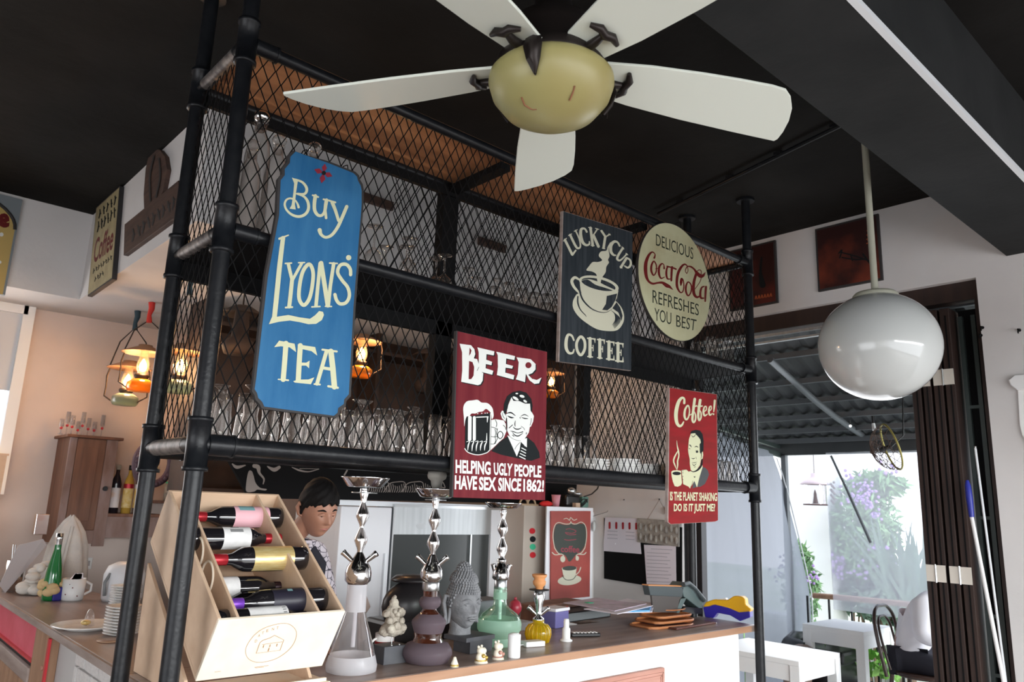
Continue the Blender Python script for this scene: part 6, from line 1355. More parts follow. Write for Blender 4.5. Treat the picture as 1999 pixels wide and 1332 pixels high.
p = ctp(212, 1178) + Vector((.1, .1, 0)); t = thing('white_jug', 'rounded white plastic jug behind the saucer stacks', 'jug', tuple(p)); MB().lathe([(0, 0), (.11, 0), (.12, .02), (.12, .16), (.10, .21), (.05, .235), (0, .24)], 28, tuple(p)).build('body', 'appliance_white', t); MB().tube([p + Vector((-.10, -.05, .17)), p + Vector((-.13, -.07, .12)), p + Vector((-.12, -.06, .04))], .01, 8).build('handle', 'appliance_grey', t)
p = ctp(215, 1252); t = thing('round_coaster', 'flat tan coaster on the side counter near the front corner', 'coaster', tuple(p)); MB().lathe([(0, 0), (.055, 0), (.056, .003), (.055, .005), (0, .005)], 24, tuple(p)).build('disc', 'edge_wood', t); MB().tube([p + Vector((.055 * math.cos(a), .055 * math.sin(a), .004)) for a in np.linspace(0, 2 * PI, 24, endpoint=False)], .002, 5, closed=True).build('rim', 'crate_wood', t)
# pale brown board leaning under the window at the far left
c = at(10, 890, 'y', 4.3); t = thing('leaning_board', 'pale brown board standing under the window at the left edge', 'board', (c.x - .1, 4.3, CT)); MB().box(c.x - .35, c.x + .01, 4.28, 4.30, CT, c.z).build('panel', 'crate_wood', t); MB().box(c.x - .35, c.x + .02, 4.27, 4.31, c.z, c.z + .015).build('top_edge', 'crate_wood', t)
# sockets on the back wall
for i, u in enumerate((152, 170)):
    p = at(u, 1100, 'y', 4.5); t = thing('wall_socket', 'square white wall socket above the side counter, ' + ('left' if i == 0 else 'right') + ' of the pair', 'socket', tuple(p), 'wall sockets above the side counter'); MB().box(p.x - .035, p.x + .035, 4.49, 4.4995, p.z - .045, p.z + .045).build('plate', 'white_china', t, bevel=.003); MB().box(p.x - .018, p.x + .018, 4.486, 4.49, p.z - .02, p.z + .02).build('insert', 'linen_grey', t)

# ---------------------------------------------------------------- oil lanterns with lit bulbs
mat('lantern_metal', (.035, .022, .015), .5, .5); mat('shade_brown', (.30, .16, .09), .6); glassmat('amber_res', (.8, .4, .08), .4, .05, body=.5, bodycol=(.75, .35, .04)); glassmat('green_res', (.5, .62, .5), .4, .08, body=.55, bodycol=(.35, .42, .36)); glassmat('chimney_glass', (1, .95, .88), .25, .05, body=.06, bodycol=(1, .8, .5))
def emat(name, col, s):
    m = bpy.data.materials.new(name); m.use_nodes = True; N, L = nodes_of(m); b = N['Principled BSDF']; b.inputs['Base Color'].default_value = (*col, 1); b.inputs['Emission Color'].default_value = (*col, 1); b.inputs['Emission Strength'].default_value = s; MATS[name] = m; return m
emat('flame', (1.0, .62, .28), 30)
mat('tie_red', (.60, .03, .02), .6); mat('tie_blue', (.02, .05, .07), .6)
def lantern(P, label, zh, tie, res, k=1.0, power=14, bail=None):
    """P is the flame centre; it hangs from height zh"""
    P = Vector(P); t = thing('oil_lantern', label, 'lantern', tuple(P), 'hanging oil lanterns')
    c = (P.x, P.y, P.z); L_ = lambda pr: MB().lathe([(r * k, z * k) for r, z in pr], 24, c)
    L_([(.045, .13), (.16, .10), (.165, .105), (.05, .155), (.05, .165), (0, .17)]).build('shade', 'shade_brown', t)
    L_([(.030, -.06), (.045, -.02), (.046, .02), (.030, .08), (.026, .16)]).build('chimney', 'chimney_glass', t)
    fl = L_([(0, -.04), (.020, -.03), (.028, -.005), (.022, .02), (.008, .05), (0, .06)]).build('flame', 'flame', t)
    L_([(.0, -.06), (.05, -.06), (.055, -.075), (.04, -.10), (.0, -.10)]).build('burner', 'lantern_metal', t)
    L_([(.0, -.10), (.06, -.10), (.095, -.125), (.10, -.165), (.085, -.19), (0, -.19)]).build('reservoir', res, t)
    w = MB()
    for s_ in (-1, 1): w.tube([(c[0] + s_ * r * k * .74, c[1] - s_ * r * k * .67, c[2] + z * k) for r, z in ((.155, .10), (.17, .04), (.165, -.05), (.17, -.12), (.09, -.17))], .006 * k, 6)
    w.build('side_wire', 'lantern_metal', t)
    top = Vector((c[0], c[1], zh)); zt_ = top.z - .14
    w = MB(); w.tube([(c[0] - .12 * k, c[1] + .1 * k, c[2] + .12 * k), (c[0] - .08 * k, c[1] + .06 * k, (zt_ + c[2]) / 2 + .1), (c[0], c[1], zt_), (c[0] + .08 * k, c[1] - .06 * k, (zt_ + c[2]) / 2 + .1), (c[0] + .12 * k, c[1] - .1 * k, c[2] + .12 * k)], .005, 6); w.build('bail', 'lantern_metal', t)
    MB().tube([top, (c[0] + .005, c[1], zh - .05), (c[0] - .006, c[1], zh - .10), (c[0], c[1], zt_ - .02)], [.026, .022, .016, .022], 8).build('tie', tie, t)
    l = bpy.data.lights.new('lantern_light', 'POINT'); l.energy = power; l.color = (1, .55, .25); l.shadow_soft_size = .04
    lo = bpy.data.objects.new('lantern_light', l); COL.objects.link(lo); lo.location = P + Vector((0, -.075 * k, 0))
    return t
ZU = 3.04
a = at(262, 606, 'z', ZU); lantern(at(249, 745, 'y', a.y), 'lit oil lantern with a green glass base hanging by a dark blue tie', ZU, 'tie_blue', 'green_res', 1.0, 13)
a = at(293, 590, 'z', ZU); lantern(at(279, 716, 'y', a.y), 'lit oil lantern with an amber glass base hanging by a red tie', ZU, 'tie_red', 'amber_res', 1.0, 13)
lantern(at(352, 716, 'y', 2.4), 'lit oil lantern seen through the side mesh of the rack', ZU, 'tie_blue', 'green_res', .9, 14)
lantern(at(706, 692, 'y', 1.95), 'lit oil lantern behind the mesh just right of the blue sign', ZU, 'tie_blue', 'amber_res', .85, 13)
lantern(at(1076, 746, 'y', 1.95), 'lit oil lantern behind the mesh between the crimson and slate signs', ZU, 'tie_blue', 'amber_res', .7, 3)
# dark unlit hanging lanterns and baskets behind the rack, some added to darken it
mat('murk', (.045, .03, .024), .7)
for i, (u, v, y, s_) in enumerate(((840, 720, 2.6, 1.3), (960, 700, 2.6, 1.1), (1180, 770, 2.5, 1.0), (1225, 800, 2.4, .8), (470, 640, 2.6, 1.2), (900, 620, 2.9, 1.4), (1195, 745, 2.0, 1.5), (1250, 770, 1.8, 1.2))):
    P = at(u, v, 'y', y); t = thing('hanging_basket', f'dark unlit hanging lantern behind the rack mesh, {ORD[i]} of those in the gloom', 'lantern', tuple(P), 'unlit lanterns behind the rack')
    MB().lathe([(0, .14 * s_), (.05 * s_, .13 * s_), (.13 * s_, .08 * s_), (.12 * s_, .075 * s_), (.03 * s_, .10 * s_)], 20, tuple(P)).build('shade', 'murk', t); MB().lathe([(0, -.16 * s_), (.08 * s_, -.16 * s_), (.10 * s_, -.10 * s_), (.05 * s_, -.06 * s_), (.04 * s_, .10 * s_)], 18, tuple(P)).build('lamp_body', 'chimney_glass' if i % 2 else 'murk', t)
    MB().cyl(P + Vector((0, 0, .12 * s_)), (P.x, P.y, ZU), .006, n=6).build('cord', 'lantern_metal', t)
# dark cabinet shape added behind the rack to darken what shows through
hb = thing('dark_backdrop', 'dark open cabinet shape added behind the rack and lanterns to darken the view', 'cabinet', (2.3, 3.3, 1.75))
mat('gloom_fill', (.055, .030, .020), .6, c2=(.03, .018, .013), scale=6)
MB().box(1.02, 4.25, 3.30, 3.34, 1.62, ZU).build('backing', 'gloom_fill', hb)
for xx in (1.02, 1.78, 2.52, 3.3, 4.2): MB().box(xx, xx + .04, 3.0, 3.30, 1.62, ZU).build('upright', 'gloom_fill', hb)
for zz1 in (1.62, 2.05, 2.86): MB().box(1.06, 4.2, 3.02, 3.30, zz1, zz1 + .03).build('shelf_board', 'gloom_fill', hb)

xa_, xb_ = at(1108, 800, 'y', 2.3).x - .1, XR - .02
tc2 = thing('dark_infill', 'narrow dark cupboard shape added behind the rack to darken the lower right bay', 'cupboard', ((xa_ + xb_) / 2, 2.45, 0))  # cupboard shape added only to darken the bay below the slate sign
MB().box(xa_, xb_, 2.32, 2.62, 0, ZU).build('body', 'gloom_fill', tc2)
for z0_, z1_ in ((.05, 1.6), (1.64, 2.98)): d_ = MB().box(xa_ + .01, xb_ - .01, 2.30, 2.32, z0_, z1_).build('door', 'gloom_fill', tc2, bevel=.004); MB().ball((xb_ - .06, 2.285, (z0_ + z1_) / 2), .014, 6).build('knob', 'dark_metal', d_)
# ---------------------------------------------------------------- ceiling fan
mat('fan_white', (.72, .76, .68), .5); mat('fan_bronze', (.028, .022, .02), .4, .6); mat('fan_glass', (.33, .31, .13), .35, c2=(.30, .24, .09), scale=2.2, lo=.3, hi=.8)
FC = Vector((.31, -1.325, 2.72)); fan = thing('ceiling_fan', 'white five-bladed ceiling fan with a dull yellow glass bowl', 'ceiling fan', (FC.x, FC.y, 2.55))
MB().lathe([(0, .20), (.05, .19), (.06, .15), (.115, .11), (.128, .07), (.128, .02), (.145, .005), (.150, -.02), (.140, -.035), (0, -.035)], 40, tuple(FC)).build('motor_housing', 'fan_bronze', fan)
MB().cyl((FC.x, FC.y, FC.z + .18), (FC.x, FC.y, CZ - .02), .014, n=16).lathe([(.014, .19), (.035, .20), (.03, .26), (.014, .30)], 20, tuple(FC)).build('downrod', 'fan_bronze', fan); MB().lathe([(.02, -.09), (.07, -.04), (.075, -.001), (0, -.001)], 28, (FC.x, FC.y, CZ)).build('ceiling_canopy', 'fan_bronze', fan)
bw_ = MB().lathe([(.150, -.022), (.162, -.035), (.163, -.05), (.152, -.085), (.120, -.125), (.070, -.152), (.02, -.162), (0, -.163)], 48, tuple(FC)).build('glass_bowl', 'fan_glass', fan)
mat('bowl_crack', (.25, .10, .05), .6); k = MB()
for (u0, v0), (u1, v1), (u2, v2) in (((1018, 190), (1024, 205), (1035, 212)), ((1035, 212), (1040, 214), (1048, 213)), ((1122, 168), (1118, 182), (1112, 196))):
    pts = []
    for u, v in ((u0, v0), (u1, v1), (u2, v2)):
        d = (at(u, v, 'z', 2.9) - Vector(CAM)).normalized(); o = Vector(CAM); best = None
        for s_ in np.linspace(1.6, 2.4, 400):
            q_ = o + d * s_; r_ = math.hypot(q_.x - FC.x, q_.y - FC.y); z_ = q_.z - FC.z
            if z_ > -.17 and r_ < .163 and (r_ / .165) ** 2 + ((z_ + .045) / .118) ** 2 < 1.0: best = q_; break
        if best: pts.append(best)
    if len(pts) == 3: k.tube(pts, .0022, 6)
if k.v: k.build('crack_line', 'bowl_crack', bw_)
for i in range(3):      # leaf-shaped clips gripping the bowl
    a = math.radians((-150, -25, 95)[i]); ex = Vector((math.cos(a), math.sin(a), 0)); ey = Vector((-math.sin(a), math.cos(a), 0)); k = MB()
    pr = [(.148, .0, .012), (.168, -.02, .020), (.175, -.045, .024), (.166, -.075, .018), (.145, -.105, .003)]
    vs = []
    for r, z, w_ in pr: vs += [FC + ex * r + ey * w_ + Vector((0, 0, z)), FC + ex * (r + .008) + Vector((0, 0, z)), FC + ex * r - ey * w_ + Vector((0, 0, z)), FC + ex * (r - .006) + Vector((0, 0, z))]
    fs = [(j * 4 + m_, j * 4 + (m_ + 1) % 4, j * 4 + 4 + (m_ + 1) % 4, j * 4 + 4 + m_) for j in range(4) for m_ in range(4)]; k.add(vs, fs, True); k.build('leaf_clip', 'fan_bronze', fan)
def blade_mb():
    b = MB(); P = [(.13, .060), (.25, .078), (.42, .092), (.60, .100), (.745, .104), (.750, .092), (.746, .060), (.732, .012), (.708, -.036), (.675, -.076), (.645, -.097), (.60, -.101), (.50, -.098), (.40, -.092), (.25, -.078), (.13, -.058)]
    return b.prism([Vector((x, y, .004)) for x, y in P], (0, 0, -.008))
for i in range(5):
    a = math.radians(-25.5 + 72.6 * i if i < 3 else (192, 264)[i - 3]); M_ = Matrix.Translation(FC + Vector((0, 0, .0))) @ Matrix.Rotation(a, 4, 'Z') @ Matrix.Rotation(math.radians(-11), 4, 'X')
    b = blade_mb(); b.v = [tuple(M_ @ Vector(v)) for v in b.v]; bo = b.build('blade', 'fan_white', fan, bevel=.002)
    M2 = Matrix.Translation(FC) @ Matrix.Rotation(a, 4, 'Z'); M3 = M2 @ Matrix.Rotation(math.radians(-11), 4, 'X')
    k = MB(); k.tube([M2 @ Vector((.09, 0, .0)), M2 @ Vector((.13, 0, -.012)), M3 @ Vector((.17, 0, -.014)), M3 @ Vector((.20, 0, -.010))], [.018, .014, .012, .008], 10); k.tube([M3 @ Vector((.20, -.045, -.010)), M3 @ Vector((.212, -.02, -.012)), M3 @ Vector((.205, 0, -.014)), M3 @ Vector((.212, .02, -.012)), M3 @ Vector((.20, .045, -.010))], [.006, .011, .012, .011, .006], 8); k.build('blade_iron', 'fan_bronze', bo)
MB().cyl(FC + Vector((.16, -.03, -.06)), FC + Vector((.185, -.035, -.06)), .005, n=8).cyl(FC + Vector((.182, -.034, -.055)), FC + Vector((.182, -.034, -.085)), .0015, n=6).build('pull_switch', 'fan_bronze', fan)

# ---------------------------------------------------------------- globe pendant
mat('opal', (.52, .54, .53), .13, spec=.6, coat=.3); mat('rod_cream', (.42, .42, .34), .4)
PB = at(1686, 250, 'z', CZ); GC = Vector((PB.x, PB.y, 2.485)); gr = .298
pl_ = thing('globe_pendant', 'large white opal globe lamp hanging on a pale straight rod', 'pendant lamp', (GC.x, GC.y, GC.z - gr))
MB().cyl((GC.x, GC.y, CZ), (GC.x, GC.y, GC.z + gr * .9), .0175, n=16).build('rod', 'rod_cream', pl_); MB().lathe([(0, .29), (.10, .288), (.112, .275), (.112, .250), (.10, .245)], 32, tuple(GC)).build('collar', 'rod_cream', pl_); MB().ball(GC, gr, 28, (1, 1, .95)).build('globe', 'opal', pl_); MB().lathe([(.0, -.001), (.05, -.001), (.045, -.02), (.02, -.04)], 20, (GC.x, GC.y, CZ)).build('ceiling_rose', 'dark_metal', pl_)
# hooks and plaster ornament on the right wall
for u, v, s_ in ((1915, 655, 0), (1918, 640, 0), (1990, 645, 1)):
    p = at(u, v, 'x', XR); t = thing('wall_hook', ('small black hook beside the door opening, ' + ('lower' if v > 645 else 'upper')) if not s_ else 'black hook on the white wall above the plaster ornament', 'hook', tuple(p)); MB().cyl(p, p + Vector((-.03, 0, 0)), .006, n=8).tube([p + Vector((-.028, 0, 0)), p + Vector((-.034, 0, -.015)), p + Vector((-.03, 0, -.025))], .004, 6).build('pin', 'black_wire', t); MB().cyl(p, p + Vector((-.004, 0, 0)), .010, n=10).build('plate', 'black_wire', t)
p = at(1993, 760, 'x', XR - .03); t = thing('plaster_ornament', 'white plaster scroll ornament on the white wall right of the door', 'ornament', tuple(p)); k = MB(); pt = lambda u, v, d=.03: at(u, v, 'x', XR - d)
k.prism([pt(1968, 742), pt(1980, 732), pt(2040, 728), pt(2040, 760), pt(1985, 762), pt(1972, 752)], (.03, 0, 0)); k.build('scroll_top', 'porcelain', t, bevel=.006); MB().prism([pt(1986, 762, .015), pt(2040, 760, .015), pt(2030, 900, .015), pt(1995, 850, .015), pt(1990, 830, .015)], (.015, 0, 0)).build('tail', 'white_paint', t, bevel=.004)
# ---------------------------------------------------------------- people
def skin_body(name, J, E, m, parent, sub=2):
    me = bpy.data.meshes.new(name); off = OFF[parent.name]
    keys = list(J); me.from_pydata([tuple(Vector(J[k][0]) - off) for k in keys], [(keys.index(a), keys.index(b)) for a, b in E], []); me.update()
    o = bpy.data.objects.new(name, me); COL.objects.link(o); o.parent = parent; OFF[o.name] = off
    sk = o.modifiers.new('skin', 'SKIN'); sk.use_smooth_shade = True
    me.materials.append(MATS[m])
    if not me.skin_vertices:
        bm = bmesh.new(); bm.from_mesh(me); bm.verts.layers.skin.verify(); bm.to_mesh(me); bm.free()
    for i, k in enumerate(keys):
        r = J[k][1]; me.skin_vertices[0].data[i].radius = (r, r) if not isinstance(r, tuple) else r
        me.skin_vertices[0].data[i].use_root = (i == 0)
    ss = o.modifiers.new('smooth', 'SUBSURF'); ss.levels = sub; ss.render_levels = sub
    return o
def hand(J, E, wrist, d, side, palm_n, pre):
    """five fingers: d = pointing direction, side = towards the thumb, palm_n = the way the palm faces"""
    w = Vector(wrist); d = Vector(d).normalized(); side = Vector(side).normalized(); pn = Vector(palm_n).normalized()
    J[pre + 'palm'] = (w + d * .055, (.036, .017)); E.append((pre + 'wrist', pre + 'palm'))
    for i, (off, L) in enumerate(((.026, .070), (.009, .080), (-.009, .074), (-.026, .058))):
        b = w + d * .09 + side * off; J[f'{pre}f{i}a'] = (b, .0095); J[f'{pre}f{i}b'] = (b + d * L * .5 + pn * .008, .0085); J[f'{pre}f{i}c'] = (b + d * L * .85 + pn * .028, .0075)
        E += [(pre + 'palm', f'{pre}f{i}a'), (f'{pre}f{i}a', f'{pre}f{i}b'), (f'{pre}f{i}b', f'{pre}f{i}c')]
    t = w + d * .03 + side * .030; J[pre + 'ta'] = (t, .012); J[pre + 'tb'] = (t + d * .03 + side * .02 + pn * .01, .010); J[pre + 'tc'] = (t + d * .058 + side * .022 + pn * .02, .0085)
    E += [(pre + 'palm', pre + 'ta'), (pre + 'ta', pre + 'tb'), (pre + 'tb', pre + 'tc')]
def figure(t, skin, cloth, trouser, P, headc, hw=(.074, .095, .118), yaw=0, pitch=0, roll=0, hair='hair_black', cloth_name='shirt', long_sleeve=True, fringe=.34, bulk=.016):
    J, E = {}, []
    for k in ('pelvis', 'waist', 'chest', 'neck'): J[k] = (P[k], {'pelvis': (.13, .10), 'waist': (.12, .09), 'chest': (.115, .075), 'neck': .048}[k])
    J['jaw'] = (headc, .05); E += [('pelvis', 'waist'), ('waist', 'chest'), ('chest', 'neck'), ('neck', 'jaw')]
    for s in 'LR':
        J[s + 'sh'] = (P[s + 'sh'] , .046); J[s + 'el'] = (P[s + 'el'], .038); J[s + 'wrist'] = (P[s + 'wr'], .027); E += [('chest', s + 'sh'), (s + 'sh', s + 'el'), (s + 'el', s + 'wrist')]
        hand(J, E, P[s + 'wr'], P[s + 'hd'], P[s + 'hs'], P[s + 'hp'], s)
        J[s + 'hip'] = (P[s + 'hip'], .085); J[s + 'kn'] = (P[s + 'kn'], .055); J[s + 'an'] = (P[s + 'an'], .038); J[s + 'toe'] = (P[s + 'toe'], .035); E += [('pelvis', s + 'hip'), (s + 'hip', s + 'kn'), (s + 'kn', s + 'an'), (s + 'an', s + 'toe')]
    body = skin_body('body', J, E, skin, t)
    def sub(names, edges, nm, m, grow):
        K = {}
        for n_ in names:
            r = J[n_][1]; r = (.155, .105) if n_ == 'chest' else r; K[n_] = (J[n_][0], (r[0] + grow, r[1] + grow) if isinstance(r, tuple) else r + grow)
        return K, edges
    K, E2 = sub(['waist', 'pelvis', 'chest', 'Lsh', 'Rsh', 'Lel', 'Rel'], [('waist', 'pelvis'), ('waist', 'chest'), ('chest', 'Lsh'), ('chest', 'Rsh'), ('Lsh', 'Lel'), ('Rsh', 'Rel')], cloth_name, cloth, bulk)
    K['collar'] = (Vector(P['neck']) * .86 + Vector(P['chest']) * .14, .068); E2.append(('chest', 'collar'))
    if long_sleeve:
        for s in 'LR': K[s + 'cuff'] = (Vector(P[s + 'wr']) * .92 + Vector(P[s + 'el']) * .08, .040); E2.append((s + 'el', s + 'cuff'))
    skin_body(cloth_name, K, E2, cloth, t)
    K, E3 = sub(['pelvis', 'Lhip', 'Rhip', 'Lkn', 'Rkn', 'Lan', 'Ran'], [('pelvis', 'Lhip'), ('pelvis', 'Rhip'), ('Lhip', 'Lkn'), ('Rhip', 'Rkn'), ('Lkn', 'Lan'), ('Rkn', 'Ran')], 'trousers', trouser, .014)
    skin_body('trousers', K, E3, trouser, t)
    for s in 'LR':
        a, b = Vector(P[s + 'an']), Vector(P[s + 'toe']); MB().tube([a + (a - b) * .25 + Vector((0, 0, -.03)), a + Vector((0, 0, -.02)), (a + b) / 2, b, b + (b - a) * .25], [.035, .052, .046, .042, .02], 12).build('shoe', 'shoe_black', t)
    M = head_frame(Vector(headc), yaw, pitch, roll); w, d, h = hw
    hd_ = head_grid(w, d, h, M, nose=1.35); hd_.build('head', skin, t)
    for s_ in (-1, 1):
        e = MB(); pts = [(s_ * w * .93, .012, .012), (s_ * w * 1.12, .022, .026), (s_ * w * 1.16, .026, .004), (s_ * w * 1.06, .016, -.026), (s_ * w * .90, .006, -.034)]; e.tube([M @ Vector(q_) for q_ in pts], [.009, .010, .010, .009, .006], 8); e.ball(M @ Vector((s_ * w * .98, .014, -.004)), .014, 6, (.5, .8, 1.2)); e.build('ear', skin, t)
        MB().ball(M @ Vector((s_ * w * .35, -d * .79, h * .035)), .0115, 8, (1.2, 1, .6)).build('eye', 'eye_white', t); MB().ball(M @ Vector((s_ * w * .36, -d * .79 - .0085, h * .025)), .0055, 6).build('iris', 'sign_black', t)
        MB().tube([M @ Vector((s_ * w * .14, -d * .965, h * .20)), M @ Vector((s_ * w * .38, -d * .94, h * .25)), M @ Vector((s_ * w * .62, -d * .80, h * .19))], [.003, .0045, .002], 6).build('eyebrow', hair, t)
        MB().tube([M @ Vector((s_ * w * .18, -d * .90, h * .06)), M @ Vector((s_ * w * .36, -d * .925, h * .09)), M @ Vector((s_ * w * .54, -d * .83, h * .05))], [.004, .008, .004], 8).build('eyelid', skin, t)
    MB().tube([M @ Vector((-w * .26, -d * .83, -h * .465)), M @ Vector((0, -d * .915, -h * .475)), M @ Vector((w * .26, -d * .83, -h * .465))], [.003, .0055, .003], 8).build('lips', 'lip', t)
    # hair cap: swept over the skull with a rough edge
    k = MB(); nu, nv = 60, 22; vs = []
    for i in range(nv + 1):
        for j in range(nu):
            ph = 2 * PI * j / nu; front = max(0, math.cos(ph)); side_ = abs(math.sin(ph))
            thm = PI * (.62 - (.62 - fringe) * front ** .6 - .06 * side_ ** 4) + .05 * math.sin(ph * 13) * front + .03 * math.sin(ph * 29)
            th = thm * i / nv; g_ = 1.10 + .035 * math.sin(ph * 9 + i) * (i / nv) - (.06 if i == nv else 0)
            x, y, z = math.sin(th) * math.sin(ph), -math.sin(th) * math.cos(ph), math.cos(th)
            vs.append(M @ Vector((w * x * g_, d * y * (g_ + (.03 if y < 0 else .02)), h * z * (g_ + .05) + .002)))
    k.add(vs, [(i * nu + j, (i + 1) * nu + j, (i + 1) * nu + (j + 1) % nu, i * nu + (j + 1) % nu) for i in range(nv) for j in range(nu)], True); ho = k.build('hair', hair, t); so = ho.modifiers.new('thick', 'SOLIDIFY'); so.thickness = .010; so.offset = -1
    return J
mat('skin_tan', (.42, .215, .145), .5, c2=(.36, .175, .115), scale=10); mat('skin_pale', (.55, .33, .25), .5); mat('hair_black', (.006, .005, .005), .75, spec=.25); mat('eye_white', (.6, .58, .55), .2); mat('lip', (.33, .12, .10), .45); mat('shoe_black', (.015, .015, .015), .4); mat('trouser_dark', (.02, .02, .03), .8)
# patterned shirt: white with black branching lines
m = mat('shirt_pattern', (.62, .58, .62), .8); N, L = nodes_of(m); tc_ = N.new('ShaderNodeTexCoord'); vo = N.new('ShaderNodeTexVoronoi'); vo.feature = 'DISTANCE_TO_EDGE'; vo.inputs['Scale'].default_value = 34; rp = N.new('ShaderNodeValToRGB'); rp.color_ramp.elements[0].position = .02; rp.color_ramp.elements[1].position = .07; rp.color_ramp.elements[0].color = (.03, .025, .04, 1); rp.color_ramp.elements[1].color = (.62, .57, .62, 1)
L.new(tc_.outputs['Object'], vo.inputs['Vector']); L.new(vo.outputs['Distance'], rp.inputs[0]); L.new(rp.outputs[0], N['Principled BSDF'].inputs['Base Color'])
mat('white_shirt', (.80, .79, .84), .8)
Hc = at(621, 994, 'y', .70)
mp = thing('person', 'dark-haired person in a white and black patterned shirt looking down behind the bar counter', 'person', (Hc.x - .03, .95, 0)); hx, hy = Hc.x, Hc.y
V3 = lambda *a: Vector(a)
figure(mp, 'skin_tan', 'shirt_pattern', 'trouser_dark', dict(pelvis=V3(hx - .06, 1.06, .93), waist=V3(hx - .06, 1.03, 1.08), chest=V3(hx - .06, .93, 1.28), neck=V3(hx - .055, .84, 1.405),
    Lsh=V3(hx - .24, .92, 1.34), Rsh=V3(hx + .12, .90, 1.33), Lel=V3(hx - .25, .85, 1.10), Rel=V3(hx + .17, .86, 1.09), Lwr=V3(hx - .10, .71, .99), Rwr=V3(hx + .05, .71, .99), Lhd=(.2, -1, -.2), Rhd=(-.2, -1, -.2), Lhs=(1, 0, .2), Rhs=(-1, 0, .2), Lhp=(0, 0, -1), Rhp=(0, 0, -1),
    Lhip=V3(hx - .15, 1.06, .88), Rhip=V3(hx + .03, 1.06, .88), Lkn=V3(hx - .15, 1.04, .48), Rkn=V3(hx + .04, 1.04, .48), Lan=V3(hx - .15, 1.07, .09), Ran=V3(hx + .04, 1.07, .09), Ltoe=V3(hx - .15, .94, .04), Rtoe=V3(hx + .05, .94, .04)),
    Hc, (.080, .105, .130), yaw=math.radians(2), pitch=math.radians(20), roll=math.radians(-4), fringe=.37, bulk=.032)
# dark straps / apron over the shirt
MB().tube([V3(hx + .05, .82, 1.37), V3(hx + .09, .79, 1.30), V3(hx + .08, .80, 1.15), V3(hx + .06, .84, 1.0)], [.02, .026, .03, .03], 8).build('apron_strap', 'trouser_dark', mp)
MB().tube([V3(hx - .05, .775, 1.385), V3(hx - .01, .765, 1.35), V3(hx + .02, .78, 1.385)], [.014, .018, .014], 8).build('collar', 'shirt_pattern', mp)

# ---------------------------------------------------------------- terrace outside the door
st(MB().box(XR + .17, 6.6, -4, 4.5, -.12, 0), 'trim_7', mat('terrace_tile', (.72, .71, .69), .7, c2=(.64, .63, .61), scale=2), label='pale terrace floor outside the door')
st(MB().box(6.6, 26, -14, 16, -.4, -.3), 'trim_8', mat('garden_ground', (.55, .62, .42), .9, c2=(.75, .78, .66), scale=.6), label='bright garden ground beyond the railing')
mat('canopy_dark', (.045, .05, .052), .6, c2=(.06, .064, .066), scale=4); mat('canopy_steel', (.13, .14, .15), .5, .3)
cn_ = thing('terrace_canopy', 'dark corrugated canopy on steel purlins over the terrace', 'canopy', (5.4, 0, 2.2)); CX0, CX1, CZ0, CZ1 = 4.49, 6.25, 3.05, 2.235
def cz(x): return CZ0 + (CZ1 - CZ0) * (x - CX0) / (CX1 - CX0)
k = MB(); n = 100; vs = []
for i in range(n + 1):
    y = -3.2 + (3.4 + 3.2) * i / n; b_ = .012 * (1 if i % 2 else -1); vs += [(CX0, y, CZ0 + .06 + b_), (CX1, y, CZ1 + .06 + b_)]
k.add(vs, [(2 * i, 2 * i + 1, 2 * i + 3, 2 * i + 2) for i in range(n)]); o = k.build('corrugated_sheet', 'canopy_dark', cn_); so = o.modifiers.new('t', 'SOLIDIFY'); so.thickness = .004
for x in (4.56, 4.85, 5.2, 5.48, 5.72, 5.93, 6.1): MB().box(x - .018, x + .018, -3.2, 3.4, cz(x) - .01, cz(x) + .035).build('purlin', 'canopy_steel', cn_)
for y in (.40, -1.5):
    MB().tube([(4.50, y, 2.80), (4.8, y, 2.70), (5.2, y, 2.565), (5.6, y, 2.455), (5.95, y, 2.375), (6.22, y, 2.325)], .026, 12).build('curved_arm', 'canopy_steel', cn_)
MB().box(6.20, 6.26, -3.2, 3.4, 2.19, 2.30).build('front_beam', 'canopy_dark', cn_); MB().box(6.262, 6.272, -3.2, 3.4, 2.205, 2.36).build('valance', 'canopy_dark', cn_)
for z0, z1, m_ in ((0.0, .05, 'frame_green'), (.085, .12, 'frame_green')): MB().prism([(4.49, 1.26, 2.34 + z0 - .02), (6.25, 1.26, 2.165 + z0), (6.25, 1.26, 2.165 + z1), (4.49, 1.26, 2.34 + z1 - .02)], (0, .03, 0)).build('side_beam', m_, cn_)
for y in (1.24, -3.1): MB().box(6.2, 6.25, y - .025, y + .025, 0, 2.2).build('column', 'canopy_steel', cn_)
e = at(1660, 832, 'x', 5.6); t = thing('small_bulb', 'tiny bright spot lamp under the terrace canopy', 'lamp', tuple(e)); MB().ball(e, .010, 8).build('bulb', emat('bulb_white', (1, 1, 1), 6), t); MB().cyl(e + Vector((0, 0, .008)), e + Vector((0, 0, .05)), .006, n=8).build('socket', 'black_plastic', t)
e = at(1707, 840, 'x', 5.5); t = thing('cfl_bulb', 'white compact bulb in a socket hanging over the wire lampshade', 'lamp', tuple(e)); MB().cyl(e, e + Vector((.01, .01, .055)), .016, .013, 12).build('bulb', 'porcelain', t); MB().cyl(e + Vector((.01, .01, .05)), e + Vector((.012, .012, .12)), .012, n=10).build('socket', 'black_plastic', t)
